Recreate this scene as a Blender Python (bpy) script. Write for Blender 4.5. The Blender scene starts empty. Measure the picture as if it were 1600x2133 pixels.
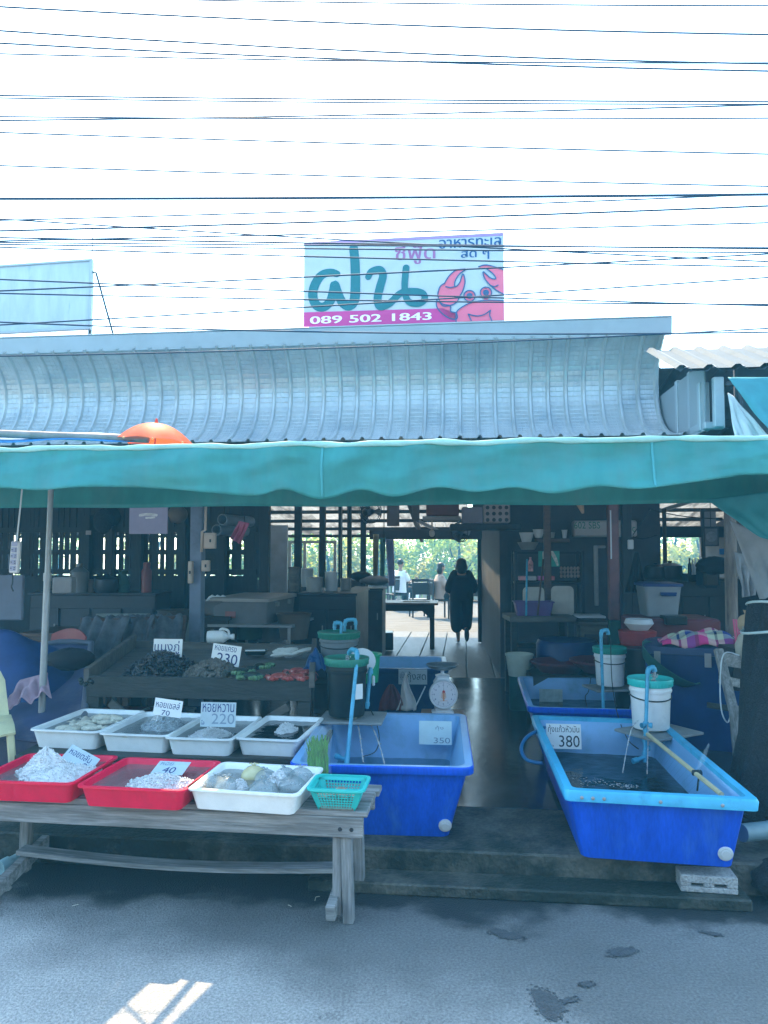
import bpy, bmesh, math, random
from mathutils import Vector, Matrix, Euler, noise as mnoise
R = math.radians
random.seed(7)
SC = bpy.context.scene
COL = SC.collection
# ---------------------------------------------------------------- camera, sky, sun, exposure
EYE, FPX, TILT = 1.75, 1550.0, math.atan(83.5 / 1550)
cd = bpy.data.cameras.new('camera'); cam = bpy.data.objects.new('camera', cd); COL.objects.link(cam)
cam.location = (0, 0, EYE); cam.rotation_euler = (math.pi / 2 + TILT, 0, 0)
cd.lens = 36 * FPX / 2133; cd.sensor_width = 36; cd.sensor_fit = 'AUTO'; cd.clip_start = .05; cd.clip_end = 2000
SC.camera = cam
SUN_EL, SUN_AZ = 54.5, 12.0            # the sun stands behind the shop, a little to the left
W = bpy.data.worlds.new("World"); SC.world = W; W.use_nodes = True
nt = W.node_tree; bg = nt.nodes['Background']
sk = nt.nodes.new('ShaderNodeTexSky'); sk.sky_type = 'NISHITA'; sk.sun_disc = False
sk.sun_elevation = R(SUN_EL); sk.sun_rotation = R(-SUN_AZ); sk.air_density = .9; sk.dust_density = .7; sk.ozone_density = 0.0
tint = nt.nodes.new('ShaderNodeMix'); tint.data_type = 'RGBA'; tint.blend_type = 'MULTIPLY'; tint.inputs[0].default_value = 1; tint.inputs[7].default_value = (.95, 1.03, .9, 1)   # slightly greener skylight, multiplied in against a violet cast
nt.links.new(sk.outputs[0], tint.inputs[6]); nt.links.new(tint.outputs[2], bg.inputs[0]); bg.inputs[1].default_value = .15
ld = bpy.data.lights.new('sun', 'SUN'); ld.energy = 2.0; ld.angle = R(.5); ld.color = (1, .76, .46)
sun = bpy.data.objects.new('sun', ld); COL.objects.link(sun)
SUNV = Vector((-math.sin(R(SUN_AZ)) * math.cos(R(SUN_EL)), math.cos(R(SUN_AZ)) * math.cos(R(SUN_EL)), math.sin(R(SUN_EL))))
sun.rotation_euler = SUNV.to_track_quat('Z', 'Y').to_euler(); sun.location = SUNV * 60
vs = SC.view_settings; vs.view_transform = 'Standard'; vs.look = 'None'; vs.exposure = 3.0; vs.gamma = 1; vs.use_curve_mapping = False
SC.cycles.max_bounces = 10; SC.cycles.diffuse_bounces = 5; SC.cycles.transparent_max_bounces = 16; SC.cycles.transmission_bounces = 8
SC.cycles.sample_clamp_indirect = 6; SC.cycles.caustics_reflective = False; SC.cycles.caustics_refractive = False
SC.cycles.use_denoising = True

def at(u, v, d):
    """point seen at photo pixel (u, v), d metres in front of the camera"""
    x, y = (u - 800) / FPX, (1066.5 - v) / FPX
    c, s = math.cos(TILT), math.sin(TILT)
    D = Vector((x, c - y * s, s + y * c)); D *= d / D.y
    return Vector((D.x, D.y, EYE + D.z))
def gr(u, v, z):
    x, y = (u - 800) / FPX, (1066.5 - v) / FPX
    c, s = math.cos(TILT), math.sin(TILT)
    D = Vector((x, c - y * s, s + y * c)); D *= (z - EYE) / D.z
    return Vector((D.x, D.y, z))
YAW = R(-6)                       # the shop front is turned a little: its right end is nearer
def rot2(p, a):
    return Vector((p[0] * math.cos(a) - p[1] * math.sin(a), p[0] * math.sin(a) + p[1] * math.cos(a), p[2] if len(p) > 2 else 0))
S0 = Vector((0, 4.07, 0))
SHOP = Matrix.Translation(S0) @ Matrix.Rotation(YAW, 4, 'Z')      # shop frame: x along the front, y into the shop
def shop(x, y, z=0): return SHOP @ Vector((x, y, z))
SHOPI = SHOP.inverted()
FZ = .17                         # shop floor height

# ---------------------------------------------------------------- mesh collector
def spline(pts, n=8):
    P = [Vector(p) for p in pts]
    if len(P) < 3: return P
    out = []
    for i in range(len(P) - 1):
        a = P[max(i - 1, 0)]; b = P[i]; c = P[i + 1]; d = P[min(i + 2, len(P) - 1)]
        for k in range(n):
            t = k / n
            out.append(.5 * ((2 * b) + (c - a) * t + (2 * a - 5 * b + 4 * c - d) * t * t + (3 * b - a - 3 * c + d) * t ** 3))
    out.append(P[-1]); return out

class MB:
    def __init__(s, m=None): s.v = []; s.f = []; s.m = m or Matrix()
    def add(s, vs, fs):
        o = len(s.v); s.v += [s.m @ Vector(p) for p in vs]; s.f += [[i + o for i in f] for f in fs]; return s
    def box(s, c, size, r=None):
        x, y, z = size[0] / 2, size[1] / 2, size[2] / 2
        M_ = Matrix.Translation(c) @ ((Euler(r) if isinstance(r, (tuple, list)) else Euler((0, 0, r or 0))).to_matrix().to_4x4())
        vs = [M_ @ Vector(p) for p in ((-x, -y, -z), (x, -y, -z), (x, y, -z), (-x, y, -z), (-x, -y, z), (x, -y, z), (x, y, z), (-x, y, z))]
        return s.add(vs, [(0, 3, 2, 1), (4, 5, 6, 7), (0, 1, 5, 4), (1, 2, 6, 5), (2, 3, 7, 6), (3, 0, 4, 7)])
    def bar(s, a, b, w, h, up=(0, 0, 1)):
        a = Vector(a); b = Vector(b); d = (b - a); L = d.length; d.normalize()
        u = Vector(up)
        if abs(d.dot(u)) > .99: u = Vector((0, 1, 0))
        x = d.cross(u).normalized(); y = x.cross(d)
        vs = []
        for p in (a, b):
            for i, j in ((-1, -1), (1, -1), (1, 1), (-1, 1)): vs.append(p + x * (i * w / 2) + y * (j * h / 2))
        return s.add(vs, [(0, 1, 2, 3), (7, 6, 5, 4), (0, 4, 5, 1), (1, 5, 6, 2), (2, 6, 7, 3), (3, 7, 4, 0)])
    def tube(s, pts, r, n=8, cap=True, smooth=0, closed=False):
        P = spline(pts, smooth) if smooth else [Vector(p) for p in pts]
        rr = r if isinstance(r, (list, tuple)) else None
        vs = []; N = len(P); up = Vector((.02, .03, 1)).normalized()
        px = None
        for i in range(N):
            if closed: t = P[(i + 1) % N] - P[i - 1]
            else: t = P[min(i + 1, N - 1)] - P[max(i - 1, 0)]
            t.normalize()
            if px is None:
                px = t.cross(up)
                if px.length < .05: px = t.cross(Vector((0, 1, 0)))
            px = (px - t * px.dot(t)).normalized(); py = t.cross(px)
            if rr:
                q = i / max(N - 1, 1) * (len(rr) - 1); k = min(int(q), len(rr) - 2); ra = rr[k] + (rr[k + 1] - rr[k]) * (q - k)
            else: ra = r
            for j in range(n):
                a = 2 * math.pi * j / n; vs.append(P[i] + (px * math.cos(a) + py * math.sin(a)) * ra)
        fs = []
        for i in range(N if closed else N - 1):
            k = (i + 1) % N
            for j in range(n):
                fs.append((i * n + j, i * n + (j + 1) % n, k * n + (j + 1) % n, k * n + j))
        if cap and not closed: fs += [tuple(range(n))[::-1], tuple(range((N - 1) * n, N * n))]
        return s.add(vs, fs)
    def lathe(s, prof, n=24, c=(0, 0, 0), cap=False, rot=None):
        M_ = Matrix.Translation(c) @ (Euler(rot).to_matrix().to_4x4() if rot else Matrix())
        vs = []; fs = []
        for r, z in prof:
            for j in range(n):
                a = 2 * math.pi * j / n; vs.append(M_ @ Vector((r * math.cos(a), r * math.sin(a), z)))
        for i in range(len(prof) - 1):
            for j in range(n): fs.append((i * n + j, i * n + (j + 1) % n, (i + 1) * n + (j + 1) % n, (i + 1) * n + j))
        if cap: fs += [tuple(range(n))[::-1], tuple(range((len(prof) - 1) * n, len(prof) * n))]
        return s.add(vs, fs)
    def ball(s, c, r, n=12, m=8, rot=None, noise=0):
        r = r if isinstance(r, (tuple, list)) else (r, r, r)
        E = Euler(rot).to_matrix() if rot else Matrix.Identity(3)
        vs = []; fs = []
        for i in range(m + 1):
            th = math.pi * i / m
            for j in range(n):
                a = 2 * math.pi * j / n; k = 1 + random.uniform(-noise, noise)
                vs.append(Vector(c) + E @ Vector((r[0] * math.sin(th) * math.cos(a) * k, r[1] * math.sin(th) * math.sin(a) * k, -r[2] * math.cos(th) * k)))
        for i in range(m):
            for j in range(n): fs.append((i * n + j, i * n + (j + 1) % n, (i + 1) * n + (j + 1) % n, (i + 1) * n + j))
        return s.add(vs, fs)
    def grid(s, fn, nu, nv, th=0):
        """surface fn(a, b) for a, b in 0..1; th gives it a thickness"""
        P = [[Vector(fn(i / nu, j / nv)) for j in range(nv + 1)] for i in range(nu + 1)]
        vs = [p for row in P for p in row]; w = nv + 1
        fs = [(i * w + j, (i + 1) * w + j, (i + 1) * w + j + 1, i * w + j + 1) for i in range(nu) for j in range(nv)]
        if th:
            o = len(vs); N = []
            for i in range(nu + 1):
                for j in range(nv + 1):
                    a = P[min(i + 1, nu)][j] - P[max(i - 1, 0)][j]; b = P[i][min(j + 1, nv)] - P[i][max(j - 1, 0)]
                    N.append(a.cross(b).normalized())
            vs += [vs[k] - N[k] * th for k in range(o)]
            fs += [tuple(k + o for k in f[::-1]) for f in list(fs)]
            for i in range(nu):
                fs.append((i * w, o + i * w, o + (i + 1) * w, (i + 1) * w)); fs.append((i * w + nv, (i + 1) * w + nv, o + (i + 1) * w + nv, o + i * w + nv))
            for j in range(nv):
                fs.append((j, j + 1, o + j + 1, o + j)); b = nu * w; fs.append((b + j, o + b + j, o + b + j + 1, b + j + 1))
        return s.add(vs, fs)
    def prism(s, poly, y0, y1):
        """outline in (x, z) given a depth in y"""
        n = len(poly); vs = [(p[0], y0, p[1]) for p in poly] + [(p[0], y1, p[1]) for p in poly]
        fs = [tuple(range(n)), tuple(range(n, 2 * n))[::-1]] + [(i, i + n, (i + 1) % n + n, (i + 1) % n) for i in range(n)]
        return s.add(vs, fs)
    def slab(s, poly, z0, z1):
        n = len(poly); vs = [(p[0], p[1], z0) for p in poly] + [(p[0], p[1], z1) for p in poly]
        fs = [tuple(range(n))[::-1], tuple(range(n, 2 * n))] + [(i, (i + 1) % n, (i + 1) % n + n, i + n) for i in range(n)]
        return s.add(vs, fs)
    def rr(s, loops, cap0=True, cap1=True, n=4):
        """loft of rounded rectangles (hx, hy, r, z)"""
        vs = []; k = 4 * (n + 1)
        for hx, hy, r, z in loops:
            r = min(r, hx, hy)
            for q, (sx, sy) in enumerate(((1, 1), (-1, 1), (-1, -1), (1, -1))):
                for i in range(n + 1):
                    a = math.pi / 2 * (q + i / n); vs.append((sx * (hx - r) + r * math.cos(a), sy * (hy - r) + r * math.sin(a), z))
        fs = []
        for i in range(len(loops) - 1):
            for j in range(k): fs.append((i * k + j, i * k + (j + 1) % k, (i + 1) * k + (j + 1) % k, (i + 1) * k + j))
        if cap0: fs.append(tuple(range(k))[::-1])
        if cap1: fs.append(tuple(range((len(loops) - 1) * k, len(loops) * k)))
        return s.add(vs, fs)
    def strip(s, pts, w, y=0.0, th=.001, n=8, ramp=.0012):
        """a flat brush stroke in the x-z plane; w is a width or a list of widths"""
        P = spline([(p[0], 0, p[1]) for p in pts], n); N = len(P)
        ww = w if isinstance(w, (list, tuple)) else [w, w]
        L = []; Rr = []
        for i in range(N):
            t = (P[min(i + 1, N - 1)] - P[max(i - 1, 0)]).normalized(); q = i / (N - 1) * (len(ww) - 1); k = min(int(q), len(ww) - 2)
            h = (ww[k] + (ww[k + 1] - ww[k]) * (q - k)) / 2; nn = Vector((-t.z, 0, t.x)); yy = Vector((0, y - th - ramp * i / N, 0))
            L.append(P[i] + nn * h + yy); Rr.append(P[i] - nn * h + yy)
        vs = []; fs = []
        for i in range(N): vs += [L[i], Rr[i]]
        for i in range(N - 1): fs.append((2 * i, 2 * i + 1, 2 * i + 3, 2 * i + 2))
        for e, i, sg in ((0, 0, 1), (1, N - 1, -1)):
            c = (L[i] + Rr[i]) / 2; a0 = L[i] - c; o = len(vs); m = 8; t = Vector((a0.z, 0, -a0.x)) * -sg
            vs += [c + a0 * math.cos(math.pi * q / m) + t * math.sin(math.pi * q / m) for q in range(m + 1)]
            fs.append(tuple(range(o, o + m + 1)))
        return s.add(vs, fs)
    def text(s, body, x0, x1, z0, z1, y=0.0, shear=0.0, keep=False):
        """lettering fitted into a rectangle of the x-z plane facing -y"""
        cu = bpy.data.curves.new('t', 'FONT'); cu.body = body; cu.shear = shear; cu.resolution_u = 3
        ob = bpy.data.objects.new('t', cu); COL.objects.link(ob)
        dg = bpy.context.evaluated_depsgraph_get(); me = bpy.data.meshes.new_from_object(ob.evaluated_get(dg))
        P = [v.co.copy() for v in me.vertices]; F = [tuple(p.vertices) for p in me.polygons]
        bpy.data.objects.remove(ob); bpy.data.curves.remove(cu); bpy.data.meshes.remove(me)
        if not P: return s
        a0 = min(p.x for p in P); a1 = max(p.x for p in P); b0 = min(p.y for p in P); b1 = max(p.y for p in P)
        sx = (x1 - x0) / (a1 - a0); sz = (z1 - z0) / (b1 - b0)
        if keep: sx = sz = min(sx, sz)
        return s.add([(x0 + (p.x - a0) * sx, y, z0 + (p.y - b0) * sz) for p in P], F)
    def obj(s, name, m, parent=None, label=None, cat=None, group=None, kind=None, bev=0, smooth=35, world=False, org=True, seg=1, loc=None, rz=None):
        vs = s.v
        if parent is not None and world:
            Mi = parent_matrix(parent).inverted(); vs = [Mi @ p for p in vs]
        base = Vector((0, 0, 0))
        if parent is None and org and loc is None:
            xs = [p.x for p in vs]; ys = [p.y for p in vs]; base = Vector(((min(xs) + max(xs)) / 2, (min(ys) + max(ys)) / 2, min(p.z for p in vs)))
            vs = [p - base for p in vs]
        me = bpy.data.meshes.new(name); me.from_pydata([tuple(p) for p in vs], [], s.f)
        bm = bmesh.new(); bm.from_mesh(me)
        if len(bm.verts) < 60000: bmesh.ops.recalc_face_normals(bm, faces=bm.faces)
        if bev:
            ed = [e for e in bm.edges if len(e.link_faces) == 2 and e.calc_face_angle(0) > R(40)]
            bmesh.ops.bevel(bm, geom=ed, offset=bev, segments=seg, profile=.5, affect='EDGES', clamp_overlap=True)
        bm.to_mesh(me); bm.free()
        if smooth:
            for p in me.polygons: p.use_smooth = True
            me.set_sharp_from_angle(angle=R(smooth))
        me.materials.append(m)
        o = bpy.data.objects.new(name, me); COL.objects.link(o)
        if parent is not None: o.parent = parent
        else:
            o.location = loc if loc is not None else base
            if rz is not None: o.rotation_euler.z = rz
        tag(o, label, cat, group, kind); return o

def parent_matrix(o):
    m = Matrix.Translation(o.location) @ o.rotation_euler.to_matrix().to_4x4()
    return parent_matrix(o.parent) @ m if o.parent else m
def tag(o, label=None, cat=None, group=None, kind=None):
    if label: o['label'] = label
    if cat: o['category'] = cat
    if group: o['group'] = group
    if kind: o['kind'] = kind
    return o
def thing(name, label, cat, loc, rz=0, group=None, rot=None):
    o = bpy.data.objects.new(name, None); COL.objects.link(o); o.empty_display_size = .1
    o.location = loc; o.rotation_euler = rot or (0, 0, rz); return tag(o, label, cat, group)
def copy_tree(o, parent=None):
    c = o.copy(); COL.objects.link(c)
    if parent is not None: c.parent = parent
    for ch in [q for q in bpy.data.objects if q.parent == o]: copy_tree(ch, c)
    return c
def again(o, label, loc, rz=None, scale=None):
    c = copy_tree(o); c['label'] = label; c.location = loc
    if rz is not None: c.rotation_euler.z = rz
    if scale: c.scale = scale
    return c

# ---------------------------------------------------------------- materials (all procedural)
MATS = {}
def mat(name, col, rough=.55, metal=0.0, var=.16, scale=5.0, bump=0.0, bscale=60.0, spec=.5, stretch=(1, 1, 1), dirt=None, dscale=1.6, dlo=.5, dhi=.72,
        trans=0.0, transl=0.0, emit=None, rvar=.12, alpha=1.0, coat=0.0, sss=0.0, ior=1.45, fine=0.0):
    if name in MATS: return MATS[name]
    m = bpy.data.materials.new(name); m.use_nodes = True; t = m.node_tree; N = t.nodes; Lk = t.links
    b = N['Principled BSDF']; out = N['Material Output']
    tc = N.new('ShaderNodeTexCoord'); mp = N.new('ShaderNodeMapping'); mp.inputs['Scale'].default_value = stretch; Lk.new(tc.outputs['Object'], mp.inputs[0])
    n1 = N.new('ShaderNodeTexNoise'); n1.inputs['Scale'].default_value = scale; n1.inputs['Detail'].default_value = 6; n1.inputs['Roughness'].default_value = .62; Lk.new(mp.outputs[0], n1.inputs['Vector'])
    cr = N.new('ShaderNodeValToRGB'); e = cr.color_ramp.elements
    e[0].position = .3; e[1].position = .72
    e[0].color = [c * (1 - var) for c in col] + [1]; e[1].color = [min(c * (1 + var), 1) for c in col] + [1]
    Lk.new(n1.outputs['Fac'], cr.inputs[0]); last = cr.outputs[0]
    if fine:
        n4 = N.new('ShaderNodeTexNoise'); n4.inputs['Scale'].default_value = bscale; n4.inputs['Detail'].default_value = 3; Lk.new(mp.outputs[0], n4.inputs['Vector'])
        mr = N.new('ShaderNodeMapRange'); mr.inputs[1].default_value = .3; mr.inputs[2].default_value = .7; mr.inputs[3].default_value = 1 - fine; mr.inputs[4].default_value = 1 + fine; Lk.new(n4.outputs['Fac'], mr.inputs[0])
        mu = N.new('ShaderNodeVectorMath'); mu.operation = 'SCALE'; Lk.new(last, mu.inputs[0]); Lk.new(mr.outputs[0], mu.inputs['Scale']); last = mu.outputs[0]
    if dirt:
        n2 = N.new('ShaderNodeTexNoise'); n2.inputs['Scale'].default_value = dscale; n2.inputs['Detail'].default_value = 7; n2.inputs['Roughness'].default_value = .68; Lk.new(mp.outputs[0], n2.inputs['Vector'])
        r2 = N.new('ShaderNodeMapRange'); r2.inputs[1].default_value = dlo; r2.inputs[2].default_value = dhi; Lk.new(n2.outputs['Fac'], r2.inputs[0])
        mx = N.new('ShaderNodeMix'); mx.data_type = 'RGBA'; Lk.new(r2.outputs[0], mx.inputs[0]); Lk.new(last, mx.inputs[6]); mx.inputs[7].default_value = list(dirt) + [1]; last = mx.outputs[2]
    Lk.new(last, b.inputs['Base Color'])
    rr_ = N.new('ShaderNodeMapRange'); rr_.inputs[3].default_value = max(rough - rvar, .02); rr_.inputs[4].default_value = min(rough + rvar, 1); Lk.new(n1.outputs['Fac'], rr_.inputs[0]); Lk.new(rr_.outputs[0], b.inputs['Roughness'])
    b.inputs['Metallic'].default_value = metal; b.inputs['Specular IOR Level'].default_value = spec; b.inputs['IOR'].default_value = ior
    b.inputs['Transmission Weight'].default_value = trans; b.inputs['Coat Weight'].default_value = coat; b.inputs['Alpha'].default_value = alpha
    if sss: b.inputs['Subsurface Weight'].default_value = sss; b.inputs['Subsurface Radius'].default_value = (.02, .02, .02)
    if emit: b.inputs['Emission Color'].default_value = list(emit[0]) + [1]; b.inputs['Emission Strength'].default_value = emit[1]
    if bump:
        n3 = N.new('ShaderNodeTexNoise'); n3.inputs['Scale'].default_value = bscale; n3.inputs['Detail'].default_value = 4; Lk.new(mp.outputs[0], n3.inputs['Vector'])
        bp = N.new('ShaderNodeBump'); bp.inputs['Strength'].default_value = bump; bp.inputs['Distance'].default_value = .02; Lk.new(n3.outputs['Fac'], bp.inputs['Height']); Lk.new(bp.outputs[0], b.inputs['Normal'])
    if transl:
        tr = N.new('ShaderNodeBsdfTranslucent'); Lk.new(last, tr.inputs[0]); ms = N.new('ShaderNodeMixShader'); ms.inputs[0].default_value = transl
        Lk.new(b.outputs[0], ms.inputs[1]); Lk.new(tr.outputs[0], ms.inputs[2]); Lk.new(ms.outputs[0], out.inputs[0])
    MATS[name] = m; return m

white_pl = mat('white_plastic', (.78, .81, .82), .38, var=.07, scale=9, dirt=(.55, .57, .56), dscale=5, dlo=.58, dhi=.85, bump=.05)
red_pl = mat('red_plastic', (.74, .0, .05), .42, var=.12, scale=9, bump=.06, dirt=(.5, .01, .04), dscale=6, dlo=.55, dhi=.85)
teal_pl = mat('teal_plastic', (.03, .5, .42), .42, var=.12)
blue_tank = mat('blue_tank_shell', (.006, .08, .58), .4, var=.2, scale=3, stretch=(3, 3, .5), bump=.08, bscale=30, dirt=(.05, .17, .56), dscale=2.2, dlo=.55, dhi=.85, spec=.4, fine=.1)
liner = mat('pale_blue_liner', (.2, .42, .72), .35, var=.14, scale=2.5, dirt=(.12, .27, .42), dscale=5, dlo=.5, dhi=.8)
rim_blue = mat('sky_blue_rim', (.06, .42, .68), .4, var=.16, scale=7, dirt=(.03, .22, .42), dscale=9, dlo=.55, dhi=.8)
navy_tank = mat('dark_navy_plastic', (.005, .03, .12), .4, var=.25, scale=3, dirt=(.03, .06, .12), dscale=3)
pvc = mat('blue_water_pipe', (.07, .36, .56), .4, var=.16, scale=12, dirt=(.03, .15, .22), dscale=16, dlo=.5, dhi=.75)
black_pl = mat('black_plastic', (.006, .012, .014), .4, var=.25, dirt=(.02, .03, .035), dscale=4)
dark_pl = mat('charcoal_plastic', (.02, .025, .035), .5, var=.2)
wood_grey = mat('weathered_grey_wood', (.25, .25, .25), .85, var=.45, scale=3, stretch=(.9, 14, 14), bump=.35, bscale=9, dirt=(.09, .085, .08), dscale=2.0, dlo=.48, dhi=.78, fine=.2)
wood_greyz = mat('weathered_grey_post_wood', (.24, .24, .24), .85, var=.45, scale=3, stretch=(14, 14, .9), bump=.35, bscale=9, dirt=(.08, .075, .07), dscale=2.0, dlo=.48, dhi=.8, fine=.2)
wood_dark = mat('wet_dark_wood', (.028, .03, .028), .6, var=.45, scale=3, stretch=(1, 12, 12), bump=.3, bscale=8, dirt=(.015, .02, .018), dscale=2)
wood_tray = mat('brown_board_wood', (.11, .1, .088), .7, var=.35, scale=3, stretch=(1, 10, 6), bump=.2, bscale=9, dirt=(.06, .06, .055), dscale=2)
wood_brown = mat('red_brown_wood', (.1, .055, .04), .5, var=.35, scale=4, stretch=(1, 8, 8))
wood_black = mat('dark_table_wood', (.025, .02, .018), .5, var=.3, scale=4, stretch=(1, 8, 8))
conc = mat('rough_concrete', (.2, .2, .19), .9, var=.3, scale=6, bump=.5, bscale=70, dirt=(.035, .05, .035), dscale=2.2, dlo=.42, dhi=.62, fine=.25)
block_m = mat('cinder_block', (.36, .36, .36), .95, var=.2, scale=10, bump=.8, bscale=90, fine=.25)
steel = mat('galvanised_steel', (.3, .31, .32), .5, .3, var=.15, scale=8, dirt=(.3, .3, .3), dscale=6)
grey_paint = mat('grey_paint', (.2, .24, .3), .5, var=.15)
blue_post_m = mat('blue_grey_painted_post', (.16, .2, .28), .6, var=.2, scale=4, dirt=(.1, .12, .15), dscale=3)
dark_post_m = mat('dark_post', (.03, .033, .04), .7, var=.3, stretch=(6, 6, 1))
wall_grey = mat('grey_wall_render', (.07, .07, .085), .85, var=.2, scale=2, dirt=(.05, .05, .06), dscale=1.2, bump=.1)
pale_wall = mat('pale_blue_wall', (.5, .58, .68), .8, var=.14, dirt=(.32, .26, .16), dscale=2, dlo=.6, dhi=.72)
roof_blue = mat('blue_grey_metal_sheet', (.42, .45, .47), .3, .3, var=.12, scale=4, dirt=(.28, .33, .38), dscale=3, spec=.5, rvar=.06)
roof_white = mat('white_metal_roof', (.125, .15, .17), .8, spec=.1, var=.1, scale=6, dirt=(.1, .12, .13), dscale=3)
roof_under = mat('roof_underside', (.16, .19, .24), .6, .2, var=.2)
roof_lit = mat('translucent_roof_sheet', (.6, .62, .62), .5, .0, var=.25, transl=.2, scale=2, stretch=(1, .3, 1), dirt=(.12, .12, .12), dscale=2.4, dlo=.45, dhi=.62)
cap_m = mat('ridge_flashing', (.3, .35, .4), .4, .1, var=.08)
awn = mat('teal_canvas', (.05, .31, .31), .6, var=.14, scale=2.5, bump=.3, bscale=6, stretch=(1.6, 1, .7), transl=.3, fine=.08, dirt=(.09, .29, .29), dscale=1.7, dlo=.5, dhi=.75)
awn_hem = mat('pale_canvas_hem', (.35, .62, .6), .6, var=.15, transl=.2)
tarp_w = mat('grey_white_tarp', (.44, .47, .52), .6, var=.16, scale=3, bump=.12, bscale=8, transl=.25, dirt=(.28, .3, .33), dscale=2)
net_m = mat('black_shade_net', (.012, .014, .018), .9, var=.5, scale=60, bump=.6, bscale=130, fine=.7)
cream_pl = mat('cream_plastic', (.6, .56, .34), .42, var=.1, scale=6, dirt=(.38, .37, .3), dscale=4)
pink_cloth = mat('pink_cloth', (.4, .27, .33), .9, var=.2, bump=.3, bscale=14)
water_m = mat('clear_water', (.02, .1, .13), .05, var=.3, scale=3, bump=.1, bscale=16, alpha=.45, spec=.7, ior=1.33, rvar=.02)
water_dark = mat('dark_tank_water', (.006, .016, .022), .08, var=.5, scale=5, bump=.35, bscale=9, spec=.9, trans=.15, ior=1.33, rvar=.03, dirt=(.02, .04, .05), dscale=7)
water_tray = mat('murky_tray_water', (.16, .18, .18), .08, var=.3, scale=8, bump=.15, bscale=25, spec=.6, alpha=.6, ior=1.33, rvar=.03)
spout_m = mat('falling_water', (.8, .88, .95), .15, trans=.5, var=.3, scale=60, spec=.8)
ice_m = mat('crushed_ice', (.82, .84, .86), .3, var=.1, scale=60, spec=.5, sss=.5, trans=.15, bump=.7, bscale=170)
paper = mat('white_card', (.74, .77, .78), .75, var=.06, scale=8, dirt=(.52, .56, .58), dscale=4, dlo=.6, dhi=.85)
paper_wet = mat('wet_white_card', (.42, .52, .57), .5, var=.12, scale=8, dirt=(.3, .4, .45), dscale=5)
ink_blue = mat('blue_marker_ink', (.015, .03, .16), .6, var=.1)
ink_black = mat('black_marker_ink', (.02, .02, .03), .6, var=.1)
ink_faint = mat('faded_marker_ink', (.2, .27, .36), .6, var=.2)
bag_clear = mat('clear_plastic_film', (.8, .9, .94), .12, var=.08, trans=.0, alpha=.07, spec=.5, bump=.4, bscale=26)
bag_water = mat('water_filled_plastic', (.3, .36, .38), .06, var=.35, scale=9, alpha=.5, spec=1.0, ior=1.45, bump=.04, bscale=20, rvar=.02)
green_veg = mat('green_pods', (.06, .24, .03), .5, var=.45, scale=25)
mussel_m = mat('mussel_shell', (.018, .022, .03), .3, var=.6, scale=20, spec=.6, dirt=(.07, .06, .045), dscale=22)
cockle_m = mat('cockle_shell', (.12, .11, .095), .6, var=.5, scale=22, bump=.5, bscale=180, dirt=(.3, .28, .24), dscale=14, dlo=.55, dhi=.75)
crab_red = mat('red_crab_shell', (.34, .06, .05), .35, var=.5, scale=26, dirt=(.7, .55, .5), dscale=22, dlo=.55, dhi=.75)
crab_dark = mat('dark_green_crab_shell', (.02, .035, .03), .4, var=.4, scale=20, dirt=(.25, .36, .2), dscale=18, dlo=.6, dhi=.75)
clam_m = mat('pale_clam_flesh', (.6, .57, .47), .35, var=.28, scale=18, bump=.4, bscale=50, dirt=(.36, .34, .27), dscale=14)
oyster_m = mat('oyster_shell', (.33, .27, .2), .6, var=.5, scale=30, bump=.6, bscale=60)
umb_or = mat('orange_umbrella_cloth', (.72, .1, .03), .6, var=.08, transl=.45)
gun = mat('dark_grey_metal', (.03, .035, .045), .45, .4, var=.2)
cable_m = mat('cable_rubber', (.012, .035, .08), .7, var=.2)
navy_cloth = mat('dark_navy_cloth', (.008, .011, .022), .9, var=.3)
dark_cloth = mat('black_cloth', (.008, .008, .012), .9, var=.3)
skin_m = mat('skin', (.3, .17, .11), .5, var=.1)
hair_m = mat('black_hair', (.008, .007, .007), .45, var=.3, stretch=(1, 1, .1), scale=40)
white_cloth = mat('white_shirt_cloth', (.66, .66, .66), .85, var=.1)
tan_cloth = mat('tan_shirt_cloth', (.36, .26, .2), .85, var=.12)
grey_cloth = mat('grey_draped_cloth', (.12, .13, .15), .9, var=.4, scale=9)
purple_pl = mat('purple_plastic', (.14, .08, .24), .45, var=.12)
bluedrum = mat('blue_drum_plastic', (.005, .03, .14), .4, var=.2)
red_dark = mat('maroon_plastic', (.13, .018, .028), .5, var=.2, dirt=(.1, .02, .03), dscale=3)
red_bright = mat('bright_red_plastic', (.3, .03, .035), .5, var=.15)
clear_tub = mat('cloudy_plastic_tub', (.26, .3, .34), .35, var=.12, transl=.2)
board_cream = mat('cream_cutting_board', (.45, .44, .4), .5, var=.12, dirt=(.3, .3, .28), dscale=4)
enamel = mat('pale_enamel', (.55, .6, .64), .35, var=.08)
beige_box = mat('beige_switch_box', (.5, .4, .32), .55, var=.1)
scale_body = mat('white_scale_enamel', (.62, .64, .68), .35, var=.06, dirt=(.32, .2, .12), dscale=7, dlo=.62, dhi=.8)
dial_face = mat('dial_face', (.72, .7, .75), .4, var=.03)
crest_red = mat('red_printing', (.55, .06, .05), .5, var=.05); crest_or = mat('orange_printing', (.7, .3, .16), .5, var=.05)
pan_m = mat('dull_steel_pan', (.3, .33, .35), .35, .8, var=.15)
sack_m = mat('sack_cloth', (.42, .4, .34), .85, var=.25, bump=.3, bscale=30)
leaf_m = mat('tree_leaves', (.3, .38, .07), .5, var=.5, scale=.35, transl=.65)
leaf_m2 = mat('yellow_green_leaves', (.46, .45, .08), .5, var=.5, scale=.35, transl=.65)
bark = mat('bark', (.08, .06, .045), .9, var=.3, stretch=(3, 3, .6))
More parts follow.
